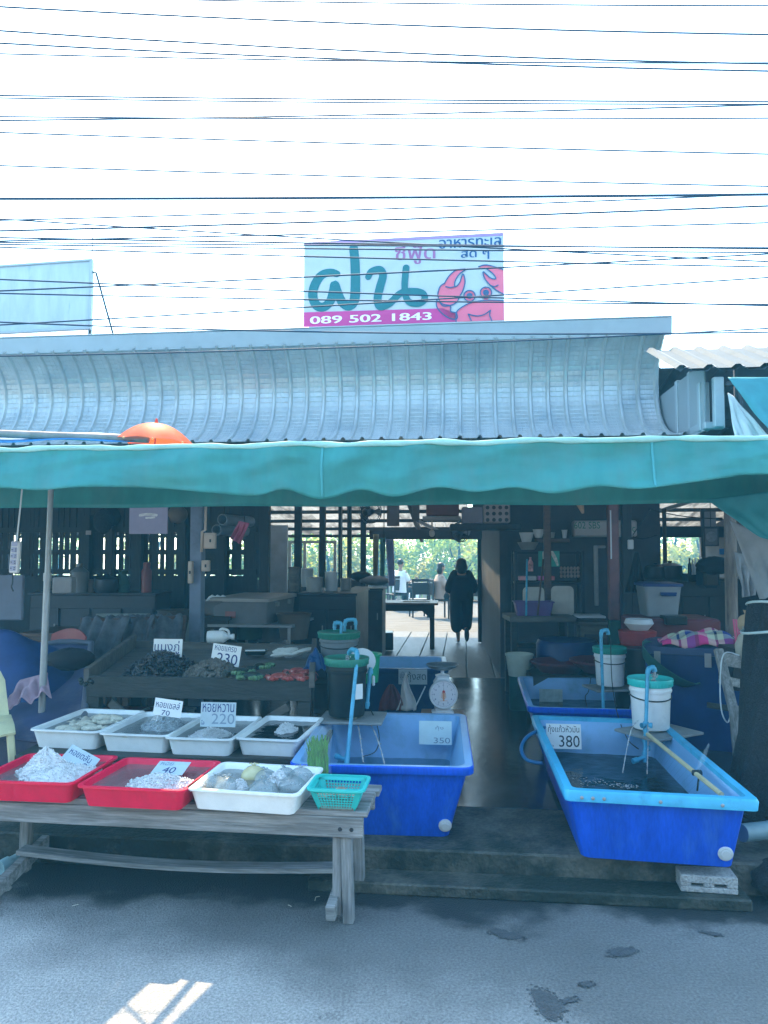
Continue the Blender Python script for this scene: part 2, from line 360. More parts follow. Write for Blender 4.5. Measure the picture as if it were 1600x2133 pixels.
# ================================================================ ground
def road_material():
    m = bpy.data.materials.new('asphalt'); m.use_nodes = True; t = m.node_tree; N = t.nodes; L = t.links; b = N['Principled BSDF']
    tc = N.new('ShaderNodeTexCoord')
    def noise(sc, det=6, ro=.6):
        n = N.new('ShaderNodeTexNoise'); n.inputs['Scale'].default_value = sc; n.inputs['Detail'].default_value = det; n.inputs['Roughness'].default_value = ro; L.new(tc.outputs['Object'], n.inputs['Vector']); return n.outputs['Fac']
    def rng(x, a, b_, c, d):
        r = N.new('ShaderNodeMapRange'); r.inputs[1].default_value = a; r.inputs[2].default_value = b_; r.inputs[3].default_value = c; r.inputs[4].default_value = d; L.new(x, r.inputs[0]); return r.outputs[0]
    def mth(op, x, y):
        n = N.new('ShaderNodeMath'); n.operation = op
        for i, q in enumerate((x, y)):
            if isinstance(q, (int, float)): n.inputs[i].default_value = q
            else: L.new(q, n.inputs[i])
        return n.outputs[0]
    sx = N.new('ShaderNodeSeparateXYZ'); L.new(tc.outputs['Object'], sx.inputs[0])
    # wet band that has run off the shop step: front edge follows a wobbly line
    d = mth('ADD', mth('ADD', sx.outputs['Y'], mth('MULTIPLY', sx.outputs['X'], .105)), mth('MULTIPLY', mth('SUBTRACT', noise(1.6, 5), .5), 1.1))
    wet = rng(d, 3.56, 3.82, 0, 1)
    damp = mth('MULTIPLY', rng(mth('ADD', sx.outputs['Y'], mth('ADD', mth('MULTIPLY', sx.outputs['X'], .42), mth('MULTIPLY', mth('SUBTRACT', noise(1.1, 6), .5), 1.8))), 2.75, 3.3, 0, 1), .55)
    dark = mth('MAXIMUM', wet, damp)
    spots = mth('MULTIPLY', rng(noise(2.3, 3), .66, .7, 0, 1), rng(noise(60, 2), .4, .55, 0, 1))
    dark = mth('MAXIMUM', dark, mth('MULTIPLY', spots, .6))
    cr = N.new('ShaderNodeValToRGB'); e = cr.color_ramp.elements; e[0].position = .32; e[0].color = (.2, .2, .2, 1); e[1].position = .7; e[1].color = (.42, .42, .41, 1); L.new(noise(85, 3), cr.inputs[0])
    c2 = N.new('ShaderNodeMix'); c2.data_type = 'RGBA'; c2.blend_type = 'MULTIPLY'; c2.inputs[0].default_value = 1
    L.new(cr.outputs[0], c2.inputs[6]); g = N.new('ShaderNodeCombineColor'); pt = rng(noise(.9, 7), .35, .68, .75, 1.2)
    for i in range(3): L.new(pt, g.inputs[i])
    L.new(g.outputs[0], c2.inputs[7])
    vo = N.new('ShaderNodeTexVoronoi'); vo.inputs['Scale'].default_value = 130; L.new(tc.outputs['Object'], vo.inputs['Vector'])
    wn = N.new('ShaderNodeMix'); wn.data_type = 'RGBA'; L.new(mth('MULTIPLY', rng(vo.outputs['Distance'], .16, .22, 1, 0), rng(noise(37, 2), .55, .6, 0, .55)), wn.inputs[0]); L.new(c2.outputs[2], wn.inputs[6]); wn.inputs[7].default_value = (.62, .62, .6, 1)
    c3 = N.new('ShaderNodeMix'); c3.data_type = 'RGBA'; L.new(dark, c3.inputs[0]); L.new(wn.outputs[2], c3.inputs[6]); c3.inputs[7].default_value = (.022, .027, .03, 1)
    L.new(c3.outputs[2], b.inputs['Base Color']); L.new(rng(dark, 0, 1, .85, .5), b.inputs['Roughness'])
    bp = N.new('ShaderNodeBump'); bp.inputs['Strength'].default_value = .9; bp.inputs['Distance'].default_value = .009; L.new(mth('ADD', noise(140, 3), mth('MULTIPLY', vo.outputs['Distance'], .6)), bp.inputs['Height']); L.new(bp.outputs[0], b.inputs['Normal'])
    return m
asphalt = road_material()
wet_conc = mat('wet_concrete_floor', (.02, .024, .025), .2, var=.5, scale=1.6, bump=.08, bscale=10, dirt=(.075, .078, .075), dscale=1.5, dlo=.52, dhi=.72, rvar=.17, spec=.5)
step_m = mat('mossy_step_concrete', (.09, .09, .075), .65, var=.7, scale=3.4, bump=.6, bscale=40, dirt=(.012, .02, .016), dscale=2.0, dlo=.4, dhi=.56, fine=.25)
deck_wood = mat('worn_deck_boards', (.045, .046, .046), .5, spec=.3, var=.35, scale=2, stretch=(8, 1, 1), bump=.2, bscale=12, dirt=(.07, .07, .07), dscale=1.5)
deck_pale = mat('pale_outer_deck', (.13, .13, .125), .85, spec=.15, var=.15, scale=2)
river = mat('river_water', (.06, .08, .06), .08, var=.3, bump=.2, bscale=3)
earth = mat('bare_earth', (.1, .09, .07), .95, var=.3, bump=.4)

g = MB(); g.add([(-60, -60, 0), (60, -60, 0), (60, 14.5, 0), (-60, 14.5, 0)], [(0, 1, 2, 3)]); g.obj('road', asphalt, kind='structure', org=False)
g = MB(); g.add([(-400, 14.5, -3.2), (400, 14.5, -3.2), (400, 400, -3.2), (-400, 400, -3.2)], [(0, 1, 2, 3)]); g.obj('river', river, kind='structure', org=False)
g = MB(); g.add([(-60, 14.5, -.002), (60, 14.5, -.002), (60, 17.5, -3.4), (-60, 17.5, -3.4)], [(0, 1, 2, 3)]); g.obj('river_bank', earth, kind='structure', org=False)
g = MB(SHOP); g.box((.72, .1, .03), (2.2, .54, .06)); o = g.obj('lower_step', step_m, kind='structure', bev=.008)
g = MB(SHOP); g.box((-2, .35, FZ / 2 + .002), (9.2, .7, FZ - .004)); g.obj('step', step_m, kind='structure', bev=.01)
g = MB(SHOP); g.box((-2, 3.1, FZ / 2), (9.2, 4.8, FZ - .003)); g.obj('shop_floor', wet_conc, kind='structure', bev=.006)
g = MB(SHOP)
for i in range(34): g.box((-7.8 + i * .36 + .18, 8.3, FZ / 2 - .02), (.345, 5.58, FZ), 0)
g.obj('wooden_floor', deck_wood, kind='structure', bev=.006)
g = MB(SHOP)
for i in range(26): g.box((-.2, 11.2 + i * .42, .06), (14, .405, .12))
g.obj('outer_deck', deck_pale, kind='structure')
g = MB(); g.add([(-120, 33, -3.15), (120, 33, -3.15), (120, 90, -2.6), (-120, 90, -2.6)], [(0, 1, 2, 3)]); g.obj('far_bank', earth, kind='structure', org=False)

# ================================================================ restaurant building
B = thing('restaurant_building', 'long metal fronted seafood restaurant with curved blue grey fascia and open dark interior', 'building', S0, YAW)
def fascia_profile():
    pts = [(1.86, 2.655), (2.1, 2.68), (2.34, 2.745), (2.54, 2.865), (2.66, 3.03), (2.7, 3.2), (2.67, 3.37), (2.575, 3.51), (2.42, 3.63)]
    return spline([(0, p[0], p[1]) for p in pts], 14)
def wpt(u, v, d): return SHOPI @ at(u, v, d)
fx0, fx1 = -9.5, (SHOPI @ at(1388, 690, 6.28)).x
PR = fascia_profile()
# resample by length so that the crimps are even
Ls = [0]
for i in range(1, len(PR)): Ls.append(Ls[-1] + (PR[i] - PR[i - 1]).length)
def prof_at(s):
    for i in range(1, len(PR)):
        if Ls[i] >= s:
            k = (s - Ls[i - 1]) / max(Ls[i] - Ls[i - 1], 1e-6); p = PR[i - 1].lerp(PR[i], k); t = (PR[i] - PR[i - 1]).normalized(); return p, Vector((0, -t.z, t.y))
    return PR[-1], Vector((0, -1, 0))
g = MB(); nC = 33; LT = Ls[-1]; rows = [0, .13]; sstep = (LT - .13) / nC
off = [0, 0]
for i in range(nC):
    rows += [.13 + sstep * (i + .12), .13 + sstep * (i + 1) - .002]; off += [.0028, -.0003]
rib = .157; xs = []; hs = []
x = fx0
while x < fx1:
    for dx, h in ((0, 0), (.012, .021), (.03, .021), (.042, 0), (.046, 0), (.08, .0), (.083, .0015), (.09, .0015), (.093, 0), (.12, 0), (.123, .0015), (.13, .0015), (.133, 0)):
        if x + dx < fx1: xs.append(x + dx); hs.append(h)
    x += rib
vs = []; fs = []
for k, (q, ofs) in enumerate(zip(rows, off)):
    p, n = prof_at(q)
    if n.y > 0: n = -n
    n = Vector((0, n.y, n.z))
    for xx, h in zip(xs, hs):
        o_ = h + (ofs if h < .01 else ofs * .5)
        vs.append((xx, p.y + n.y * o_, p.z + (n.z * o_)))
w_ = len(xs)
for i in range(len(rows) - 1):
    for j in range(w_ - 1): fs.append((i * w_ + j, i * w_ + j + 1, (i + 1) * w_ + j + 1, (i + 1) * w_ + j))
g.add(vs, fs); g.obj('curved_fascia', roof_blue, B, smooth=24)
def trapezoid(g, x0, x1, fn, pitch=.2, h=.03, nv=4):
    """profiled metal sheet: fn(x, t) gives a point, ribs stand up along its normal (z)"""
    xs = []; hh = []; x = x0
    while x < x1:
        for dx, q in ((0, 0), (.03, h), (.06, h), (.09, 0)):
            if x + dx <= x1: xs.append(x + dx); hh.append(q)
        x += pitch
    vs = []; fs = []
    for j in range(nv + 1):
        for x, q in zip(xs, hh): p = fn(x, j / nv); vs.append((p[0], p[1], p[2] + q))
    w = len(xs)
    for j in range(nv):
        for i in range(w - 1): fs.append((j * w + i, j * w + i + 1, (j + 1) * w + i + 1, (j + 1) * w + i))
    g.add(vs, fs)
g = MB(); g.box(((fx0 + fx1) / 2 + .03, 2.425, 3.675), (fx1 - fx0 + .02, .02, .15), (.12, 0, 0)); g.box(((fx0 + fx1) / 2 + .03, 2.57, 3.755), (fx1 - fx0 + .02, .34, .012)); g.obj('ridge_cap', cap_m, B, bev=.004)
g = MB(); g.box(((fx0 + fx1) / 2, 1.98, 2.6), (fx1 - fx0, .05, .07)); g.box(((fx0 + fx1) / 2, 2.35, 2.63), (fx1 - fx0, .05, .05)); g.obj('eave_rail', roof_under, B, bev=.004)
# end frame of the fascia: upright channels and a flat sheet
g = MB()
ex0 = fx1 + .03
for x, y, w in ((ex0, 2.2, .07), (ex0, 1.9, .05), (ex0, 1.62, .075), (ex0 + .05, 1.45, .07)): g.box((x, y, 2.89 if y > 1.8 else 2.82), (w, .06, .52 if y > 1.8 else .36))
g.box((ex0, 1.9, 2.68), (.05, .6, .06)); g.box((ex0 + .03, 1.5, 2.66), (.14, .07, .05)); g.obj('end_frame', cap_m, B, bev=.006)
g = MB(); g.box((fx1 + .012, 2.12, 2.88), (.012, 1.2, .5)); g.obj('end_sheet', mat('pale_end_sheet', (.24, .28, .32), .5, var=.08), B)
# roof behind the fascia: dark sheet in front, translucent sheets towards the back
RH = lambda y: 3.36 - (y - 2.9) * .145          # underside height of the roof at shop depth y
sunl = (SHOPI.to_3x3() @ SUNV)
def sheet(g, x0, x1, y0, y1, dz=0): trapezoid(g, x0, x1, lambda x, t: (x, y0 + (y1 - y0) * t, RH(y0 + (y1 - y0) * t) + dz), .2, .03, 6)
Y_MID = 6.0
g = MB()
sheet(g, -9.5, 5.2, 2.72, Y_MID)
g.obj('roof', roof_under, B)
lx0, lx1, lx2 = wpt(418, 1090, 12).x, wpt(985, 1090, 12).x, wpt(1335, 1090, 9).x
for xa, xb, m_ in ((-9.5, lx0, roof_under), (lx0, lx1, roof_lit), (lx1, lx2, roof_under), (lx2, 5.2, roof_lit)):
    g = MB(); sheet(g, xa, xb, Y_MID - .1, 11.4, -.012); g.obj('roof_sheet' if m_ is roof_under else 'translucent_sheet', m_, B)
g = MB()
for i in range(3):
    y = 4.2 + i * .75; g = MB(); g.box((-2.1, y, RH(y) - .05), (14.2, .05, .08)); g.obj('purlin', dark_post_m, B)
for i in range(7):
    y = 6.3 + i * .84; g = MB(); g.box((-2.1, y, RH(y) - .05), (14.2, .05, .06)); g.obj('purlin', dark_post_m, B)
for x in (-6.2, -4.1, -.4, .9, 3.3):
    g = MB(); g.bar((x, 2.9, RH(2.9) - .16), (x, 11.3, RH(11.3) - .13), .06, .12); g.obj('rafter', dark_post_m, B)
# struts of pale steel under the outer roof
for a, b in (((-.35, 9.0, 2.3), (.25, 11.2, 2.02)), ((3.1, 8.4, 2.25), (4.1, 6.6, 2.62))):
    g = MB(); g.bar(a, b, .05, .05); g.obj('roof_strut', grey_paint, B)
# walls
g = MB(); g.box((-9.4, 7, 1.6), (.1, 8.6, 3.2)); g.obj('side_wall', wall_grey, B)
g = MB(); g.box((5.15, 7, 1.6), (.1, 8.6, 3.2)); g.obj('side_wall', wall_grey, B)
# grey wall along the passage and the partition behind the kitchen shelves
pa = wpt(1042, 1300, 9.6); pb = wpt(1003, 1300, 13.2)
g = MB(); c = (pa + pb) / 2; ang = math.atan2(pb.y - pa.y, pb.x - pa.x); g.box((c.x + .05, c.y, 1.4), ((pb - pa).length, .1, 2.5), ang); g.obj('passage_wall', wall_grey, B)
p1 = wpt(1348, 1100, 9.9)
g = MB(); g.box(((pa.x + p1.x) / 2 + .05, pa.y + .1, 1.5), (p1.x - pa.x, .1, 2.6)); g.obj('kitchen_partition', wall_grey, B)
# rear line: lintel above the wide opening, the blind strip over the kitchen opening, low walls
q0 = wpt(770, 1110, 13.2); q1 = wpt(1003, 1110, 13.2)
g = MB(); g.box(((q0.x + q1.x) / 2, q0.y, 2.06), (q1.x - q0.x, .12, .17)); g.obj('opening_lintel', wall_grey, B, bev=.01)
k0 = wpt(1346, 1110, 11.2); k1 = wpt(1640, 1110, 11.2)
g = MB(); g.box(((k0.x + k1.x) / 2, k0.y, 2.05), (k1.x - k0.x, .05, .16)); g.obj('kitchen_blind', navy_cloth, B)
g = MB(); g.box(((k0.x + k1.x) / 2, k0.y, .75), (k1.x - k0.x, .08, 1.2)); g.obj('kitchen_low_wall', wall_grey, B)
for u in (1385, 1465):
    p = wpt(u, 1150, 11.1); g = MB(); g.box((p.x, p.y, 1.3), (.05, .05, 2.2)); g.obj('window_post', dark_post_m, B)
# posts: photo column, width, depth
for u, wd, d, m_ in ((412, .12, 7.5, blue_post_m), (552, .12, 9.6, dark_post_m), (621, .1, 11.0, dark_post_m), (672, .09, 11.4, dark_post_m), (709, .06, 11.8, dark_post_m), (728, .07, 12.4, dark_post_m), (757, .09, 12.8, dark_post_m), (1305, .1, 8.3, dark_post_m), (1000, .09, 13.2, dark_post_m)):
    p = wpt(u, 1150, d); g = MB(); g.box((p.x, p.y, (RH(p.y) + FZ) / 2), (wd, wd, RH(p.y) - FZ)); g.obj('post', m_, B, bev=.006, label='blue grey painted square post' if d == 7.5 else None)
# brown over green post
p = wpt(1277, 1150, 7.7); brown_paint = mat('purple_brown_paint', (.16, .075, .085), .6, var=.2, scale=6, dirt=(.07, .05, .06), dscale=5); green_paint = mat('dull_green_paint', (.02, .1, .09), .6, var=.2, scale=6)
g = MB(); g.box((p.x, p.y, 1.93), (.105, .105, 1.75)); po = g.obj('post', brown_paint, B, bev=.008, label='post painted purple brown above and green below')
g = MB(); g.box((p.x, p.y, .61), (.108, .108, .88)); g.obj('green_foot', green_paint, po, bev=.008)
g = MB(); g.box((p.x - .03, p.y - .06, 1.93), (.012, .012, .5)); g.obj('conduit', enamel, po)
# slatted rear wall on the dining side
def slats(x0, x1, y, lo, hi, rnd, gaps):
    g = MB(); x = x0
    while x < x1:
        w = rnd.uniform(.045, .085)
        g.box((x + w / 2, y + rnd.uniform(-.006, .006), (lo + hi) / 2 + rnd.uniform(-.03, .03)), (w, .02, hi - lo)); x += w + (rnd.uniform(.018, .04) if rnd.random() < gaps else .002)
    g.box(((x0 + x1) / 2, y + .02, 2.48), (x1 - x0, .015, .85))
    for z in (lo + .06, 1.75, 2.06): g.box(((x0 + x1) / 2, y - .03, z), (x1 - x0, .04, .07))
    g.box(((x0 + x1) / 2, y + .015, .8), (x1 - x0, .02, 1.25))
    return g
s0 = wpt(-330, 1150, 10.6); s1 = wpt(545, 1150, 10.4); rnd = random.Random(3)
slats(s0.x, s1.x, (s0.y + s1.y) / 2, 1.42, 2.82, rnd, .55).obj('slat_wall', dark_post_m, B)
ym = (s0.y + s1.y) / 2
for u in (178, 228, 291, 386, 470):
    p = wpt(u, 1150, 10.3); g = MB(); g.box((p.x, ym - .09, 1.2), (.1, .1, 2.1)); g.obj('wall_post', dark_post_m, B)
# pale wall panel and window beyond
a0 = wpt(560, 1150, 11.8); a1 = wpt(600, 1150, 11.8)
g = MB(); g.box(((a0.x + a1.x) / 2, a0.y, 1.2), (a1.x - a0.x, .06, 1.95)); g.obj('pale_wall_panel', pale_wall, B)
b0 = wpt(604, 1150, 13.4); b1 = wpt(700, 1150, 13.4)
fr = MB()
for i in range(4): fr.box((b0.x + (b1.x - b0.x) * i / 3, b0.y, 1.6), (.05, .05, .7))
for z in (1.28, 1.93): fr.box(((b0.x + b1.x) / 2, b0.y, z), (b1.x - b0.x, .055, .05))
fo = fr.obj('window_frame', enamel, B)
g = MB(); g.box(((b0.x + b1.x) / 2, b0.y, .7), (b1.x - b0.x + 1.2, .08, 1.1)); g.obj('low_wall', wall_grey, B)

# ================================================================ side shed with white roof
SH = thing('side_shed', 'small side shed with white corrugated roof and dark gap beside the curved fascia', 'shed', (at(1413, 765, 5.2) * 1.0).xy.to_3d(), YAW)
g = MB()
def shed_fn(x, t): return (x, .85 * t, 3.045 + .36 * t)
trapezoid(g, -.02, 3.4, shed_fn, .19, .026, 3); g.obj('roof', roof_white, SH)
g = MB()
def shed_fn2(x, t): return (x, .02 + .82 * t, 3.03 + .35 * t)
trapezoid(g, .02, 3.4, shed_fn2, .19, .028, 3); g.obj('ceiling', roof_under, SH)
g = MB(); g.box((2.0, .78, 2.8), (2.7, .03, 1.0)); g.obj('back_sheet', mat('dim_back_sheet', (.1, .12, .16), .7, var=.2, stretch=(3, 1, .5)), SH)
g = MB(); g.box((.5, .1, 2.95), (.3, .04, .03)); g.bar((.42, .05, 2.95), (.47, .02, 2.4), .025, .025); g.box((1.9, .06, 3.0), (2.4, .05, .07)); g.obj('bracket', gun, SH)

# ================================================================ awning
AW = thing('teal_awning', 'teal canvas awning with scalloped front edge and pale hem along the whole stall', 'awning', shop(0, .15, 0), YAW)
x0, x1 = -4.6, 3.9
SCP = [(-600, 1010), (-200, 1012), (0, 1012), (100, 1020), (200, 1011), (330, 1014), (440, 1026), (534, 1041), (594, 1023), (670, 1050), (750, 1024), (823, 1044), (910, 1019), (990, 1032), (1070, 1020), (1150, 1038), (1240, 1019), (1317, 1027), (1400, 1012), (1500, 998), (1600, 990), (2200, 985)]
SCW = []
for u, v in SCP: q = SHOPI @ at(u, v, 4.22 - (u - 800) / 1550 * 4.22 * .105); SCW.append((q.x, q.z + (.012 if 500 < u < 1350 else 0) - (q.z - 2.085) * (.25 if u < 1350 else 0)))
SCW = spline([(q[0], 0, q[1]) for q in SCW], 10)
def scallop(x):
    for i in range(1, len(SCW)):
        if SCW[i].x >= x:
            k = (x - SCW[i - 1].x) / max(SCW[i].x - SCW[i - 1].x, 1e-6); return SCW[i - 1].z + (SCW[i].z - SCW[i - 1].z) * max(0, min(1, k))
    return SCW[-1].z
def front(u_, v_):
    x = x0 + (x1 - x0) * u_; lo = scallop(x); hi = 2.366 + .004 * math.sin(x * 9)
    t = v_; z = hi + (lo - hi) * t
    y = -.02 + .035 * math.sin(x * 1.7 + t * 2) * t + .012 * math.sin(x * 6.1 - t * 3) * t + .008 * math.sin(x * 14 + t * 6) * (1 - t) - .03 * t
    y += .013 * math.sin(x * 10 + 3 * math.sin(x * 3) + t * 5) * max(0, 1 - t * 2.2)
    y += .018 * mnoise.noise(Vector((x * 3.2 + t * 2.5, t * 2.2, 1.7))) * min(1, t * 3) + .007 * mnoise.noise(Vector((x * 9 - t * 5, t * 5, 4.1)))
    return (x, y, z)
g = MB(); g.grid(front, 240, 16, .002); g.obj('valance', awn, AW, smooth=180)
g = MB()
def hem(u_, v_):
    x = x0 + (x1 - x0) * u_; p = front(u_, .0); a = math.pi * 2 * v_; r = .016 + .004 * math.sin(x * 23) * math.sin(x * 5)
    return (x, p[1] - .004 + r * .7 * math.sin(a), p[2] + r * math.cos(a))
g.grid(hem, 240, 8); g.obj('hem', awn_hem, AW, smooth=180)
for xs_ in (-2.6, -.37, 1.46, 3.0):
    g = MB(); g.grid(lambda a, b: Vector(front((xs_ + .007 * (a - .5) * 2 - x0) / (x1 - x0), .03 + .95 * b)) + Vector((0, -.004, 0)), 2, 20, .002); g.obj('seam', mat('seam_canvas', (.05, .3, .33), .6, var=.1), AW, smooth=180)
# hole added in the canvas top, shaped to throw sunlight onto the road
def cz(x, y): return 2.36 + .06 * y / 1.5 + .02 * math.sin(x * 2.3) * math.sin(math.pi * min(max(y / 1.5, 0), 1)) - .03 * math.sin(math.pi * min(max(y / 1.5, 0), 1))
def hit_canopy(p):
    p = SHOPI @ Vector(p) - Vector((0, .15, 0)); t = (2.36 - p.z) / sunl.z; q = p + sunl * t; return Vector((q.x, q.y, cz(q.x, q.y)))
HQ = [hit_canopy(gr(u, v, 0)) for u, v in ((385, 1982), (505, 1990), (318, 2170), (180, 2170))]; print('sun_hole', HQ)
CY = 1.5; hx0, hx1 = min(p.x for p in HQ) - .05, max(p.x for p in HQ) + .05; hy0, hy1 = max(.02, min(p.y for p in HQ) - .04), min(CY - .02, max(p.y for p in HQ) + .04)
g = MB()
for xa, xb, ya, yb, n in ((x0, hx0, 0, CY, 30), (hx1, x1, 0, CY, 50), (hx0, hx1, 0, hy0, 6), (hx0, hx1, hy1, CY, 6)): g.grid(lambda a, b: (xa + (xb - xa) * a, ya + (yb - ya) * b, cz(xa + (xb - xa) * a, ya + (yb - ya) * b)), n, 8, .002)
rc = [Vector((x, y, cz(x, y))) for x, y in ((hx0, hy1), (hx1, hy1), (hx1, hy0), (hx0, hy0))]
for i in range(4): j = (i + 1) % 4; g.add([rc[i], rc[j], HQ[j], HQ[i]], [(0, 1, 2, 3)])
g.obj('canopy', mat('teal_canopy_canvas', (.03, .3, .34), .6, var=.1, transl=.1), AW, smooth=180)
g = MB(); m0, m1 = [hit_canopy(gr(u, v, 0)) for u, v in ((452, 1988), (288, 2175))]; g.bar(m0, m1, .035, .02); g.bar(hit_canopy(gr(262, 2095, 0)), hit_canopy(gr(306, 2140, 0)), .014, .014); g.obj('shade_bar', steel, AW)  # added bars: their shadow splits the sun patch into stripes
g = MB()
def inner(u_, v_):
    x = x0 + (x1 - x0) * u_; return (x, 1.06 - .03 * v_ + .015 * math.sin(x * 3.1 + v_ * 4) * v_, 2.37 - (2.37 - 2.077 - .004 * math.sin(x * 4)) * v_)
g.grid(inner, 100, 8, .002); g.obj('inner_flap', awn, AW, smooth=180)
g = MB(); g.tube([(x0, .02, 2.34), (x1, .02, 2.34)], .014); g.tube([(x0, 1.48, 2.405), (x1, 1.48, 2.405)], .014); g.obj('frame_tube', steel, AW)
pt = at(104, 1046, 5.4); pb_ = at(89, 1500, 5.4)
g = MB(); top = Vector((pt.x + .01, pt.y, 2.45)); bot = Vector((pb_.x - .016, pb_.y, .15)); g.tube([bot, bot.lerp(top, .62)], .024, 12); g.tube([bot.lerp(top, .6), top], .02, 12); g.tube([bot.lerp(top, .605), bot.lerp(top, .63)], .028, 12); g.obj('pole', steel, AW, world=True)
pr = shop(3.6, .6, 0); g = MB(); g.tube([(pr.x, pr.y, 0), (pr.x, pr.y, 2.45)], .022, 12); g.obj('pole', steel, AW, world=True)

# ================================================================ unseen houses added behind the viewer to keep low sky out of the shop
house_w = [mat('cream_house_wall', (.2, .22, .22), .85, var=.12, scale=1, dirt=(.15, .16, .16), dscale=.8), mat('grey_house_wall', (.2, .2, .2), .85, var=.12, scale=1), mat('ochre_house_wall', (.22, .2, .16), .85, var=.12, scale=1)]
for i, (x, w, h, lb) in enumerate(((-12.5, 8, 6.4, 'added cream two storey house across the road'), (-4.2, 8, 6.0, 'added grey two storey house across the road facing the stall'), (4.1, 8, 6.6, 'added ochre two storey house across the road'), (12.4, 8, 6.1, 'added grey house across the road beyond the ochre one'))):
    o = thing('added_house', lb, 'house', (x, -8.5, 0), 0, 'added houses across the road'); m_ = house_w[i % 3]
    g = MB(); g.box((0, -3, h / 2), (w, 6, h)); g.obj('wall', m_, o)
    g = MB(); g.box((0, -2.8, h + .12), (w + .3, 6.8, .2)); g.obj('roof', roof_under, o, bev=.01)
    for k in range(3):
        g = MB(); g.box((-2.6 + 2.6 * k, .03, 4.4), (1.3, .08, 1.4)); wo = g.obj('window', enamel, o, bev=.006); g = MB(); g.box((-2.6 + 2.6 * k, .075, 4.4), (1.1, .02, 1.2)); g.obj('pane', dark_pl, wo)
        g = MB(); g.box((-2.6 + 2.6 * k, .03, 1.35), (2.2, .08, 2.7)); g.obj('shutter_door', grey_paint, o, bev=.006)
    g = MB(); g.box((0, .7, 3.0), (w, 1.5, .1)); g.obj('porch_roof', roof_under, o)
# ================================================================ front display
def tub(w, d, h, taper=.06, t=.005, flange=.02, rim=.008, r=.03, lip=.0):
    """open tapered tray with a rolled flange; origin under its middle"""
    a, b = w / 2 - flange, d / 2 - flange
    g = MB(); g.rr([(a - taper, b - taper, r, 0), (a, b, r, h - rim), (w / 2, d / 2, r + .01, h - rim), (w / 2, d / 2, r + .01, h), (a - .002, b - .002, r, h), (a - t, b - t, r, h - .004), (a - t - taper, b - t - taper, r, t)], True, True)
    return g
# ---- front bench
BP = at(772, 1692, 3.57); BANG = R(-7.3)
BX = BP.x - 1.13; BY = BP.y + 1.13 * math.tan(R(7.3)) + .21
bench = thing('display_bench', 'weathered grey wooden bench carrying two red trays, a white tray and the turquoise basket', 'bench', (BX, BY, 0), BANG)
bz = BP.z
for i, (y, w_, ex) in enumerate(((-.135, .15, .0), (.02, .14, .0), (.155, .12, .015))):
    g = MB(); g.box((-.0 + ex / 2, y, bz - .014), (2.3 + ex, w_ - .006, .027)); g.obj('top_plank', wood_grey, bench, bev=.004)
g = MB(); g.box((.0, -.195, bz - .077), (2.26, .03, .096)); ap = g.obj('apron', wood_grey, bench, bev=.004)
for x in (1.02, 1.075): g = MB(); g.lathe([(.011, 0), (.009, .004), (.0, .005)], 10, (x, -.209, bz - .085), rot=(R(90), 0, 0)); g.obj('bolt', gun, ap)
g = MB(); g.box((0, .19, bz - .077), (2.26, .03, .09)); g.obj('apron', wood_grey, bench, bev=.004)
for sx in (-1, 1):
    for sy, y in ((-1, -.165), (1, .165)):
        g = MB(); x = 1.045 if sx > 0 else -.8; g.bar((x, y, bz - .125), (x + (.012 if sx > 0 else -.01), y - .02 * 0, 0.0), .05, .055, (0, 1, 0)); g.obj('leg', wood_greyz, bench, bev=.004)
g = MB(); g.bar((1.0, -.15, bz - .125), (1.0, -.15, .03), .045, .05, (0, 1, 0)); g.obj('leg', wood_greyz, bench, bev=.004)
g = MB(); g.grid(lambda a, b: (-.77 + 1.75 * a, .02 + .09 * b, .165 - .035 * math.sin(math.pi * a)), 16, 2, .022); g.obj('stretcher', wood_grey, bench, bev=.0)
for sx in (-1, 1):
    g = MB(); fxr = .985 if sx > 0 else -.745; g.bar((fxr, -.26, .035 if sx < 0 else .075), (fxr, .26, .13), .045, .07); g.obj('foot_rail', wood_grey, bench, bev=.004)

def on_bench(u, v, z): p = gr(u, v, z); return p
def tray_at(c4, z, h, m, label, group, wd=None):
    """c4: photo pixels of the front-left, front-right, back-right rim corners at rim height z"""
    a, b, c = [gr(u, v, z) for u, v in c4]
    w = (b - a).length; d = wd or (c - b).length; ang = math.atan2(b.y - a.y, b.x - a.x); ex = (b - a).normalized(); ey = Vector((-ex.y, ex.x, 0))
    mid = (a + b) / 2 + ey * d / 2
    o = tub(w, d, h, .022, .005, .016, .01).obj('tray', m, None, label, 'tray', group, bev=0, smooth=40, loc=(mid.x, mid.y, z - h), rz=ang)
    return o, w, d, ang, mid
def tray_water(T, frac, m, dz=0):
    o, w, d, ang, mid = T; h = frac
    k = .0205 + .022 * (1 - h / .104); g = MB(); g.grid(lambda a, b: ((a * 2 - 1) * (w / 2 - k - .002), (b * 2 - 1) * (d / 2 - k - .002), h + .001 * math.sin(a * 31 + b * 17)), 16, 16); g.obj('water', m, o, smooth=180)
TG = 'trays of seafood on the display'
h_ = .104
Tr1 = tray_at([(-62, 1626), (152, 1633), (258, 1574)], bz + h_, h_, red_pl, 'red tray heaped with a tall peak of crushed ice and a tilted card', TG)
Tr2 = tray_at([(155, 1637), (384, 1648), (462, 1585)], bz + h_, h_, red_pl, 'red tray with a low bank of ice and a flat lying card', TG)
Tr3 = tray_at([(384, 1642), (622, 1657), (660, 1597)], bz + h_, h_, white_pl, 'white tray full of round water filled plastic bags', TG)
for T in (Tr1, Tr2, Tr3): tray_water(T, .076, water_tray)
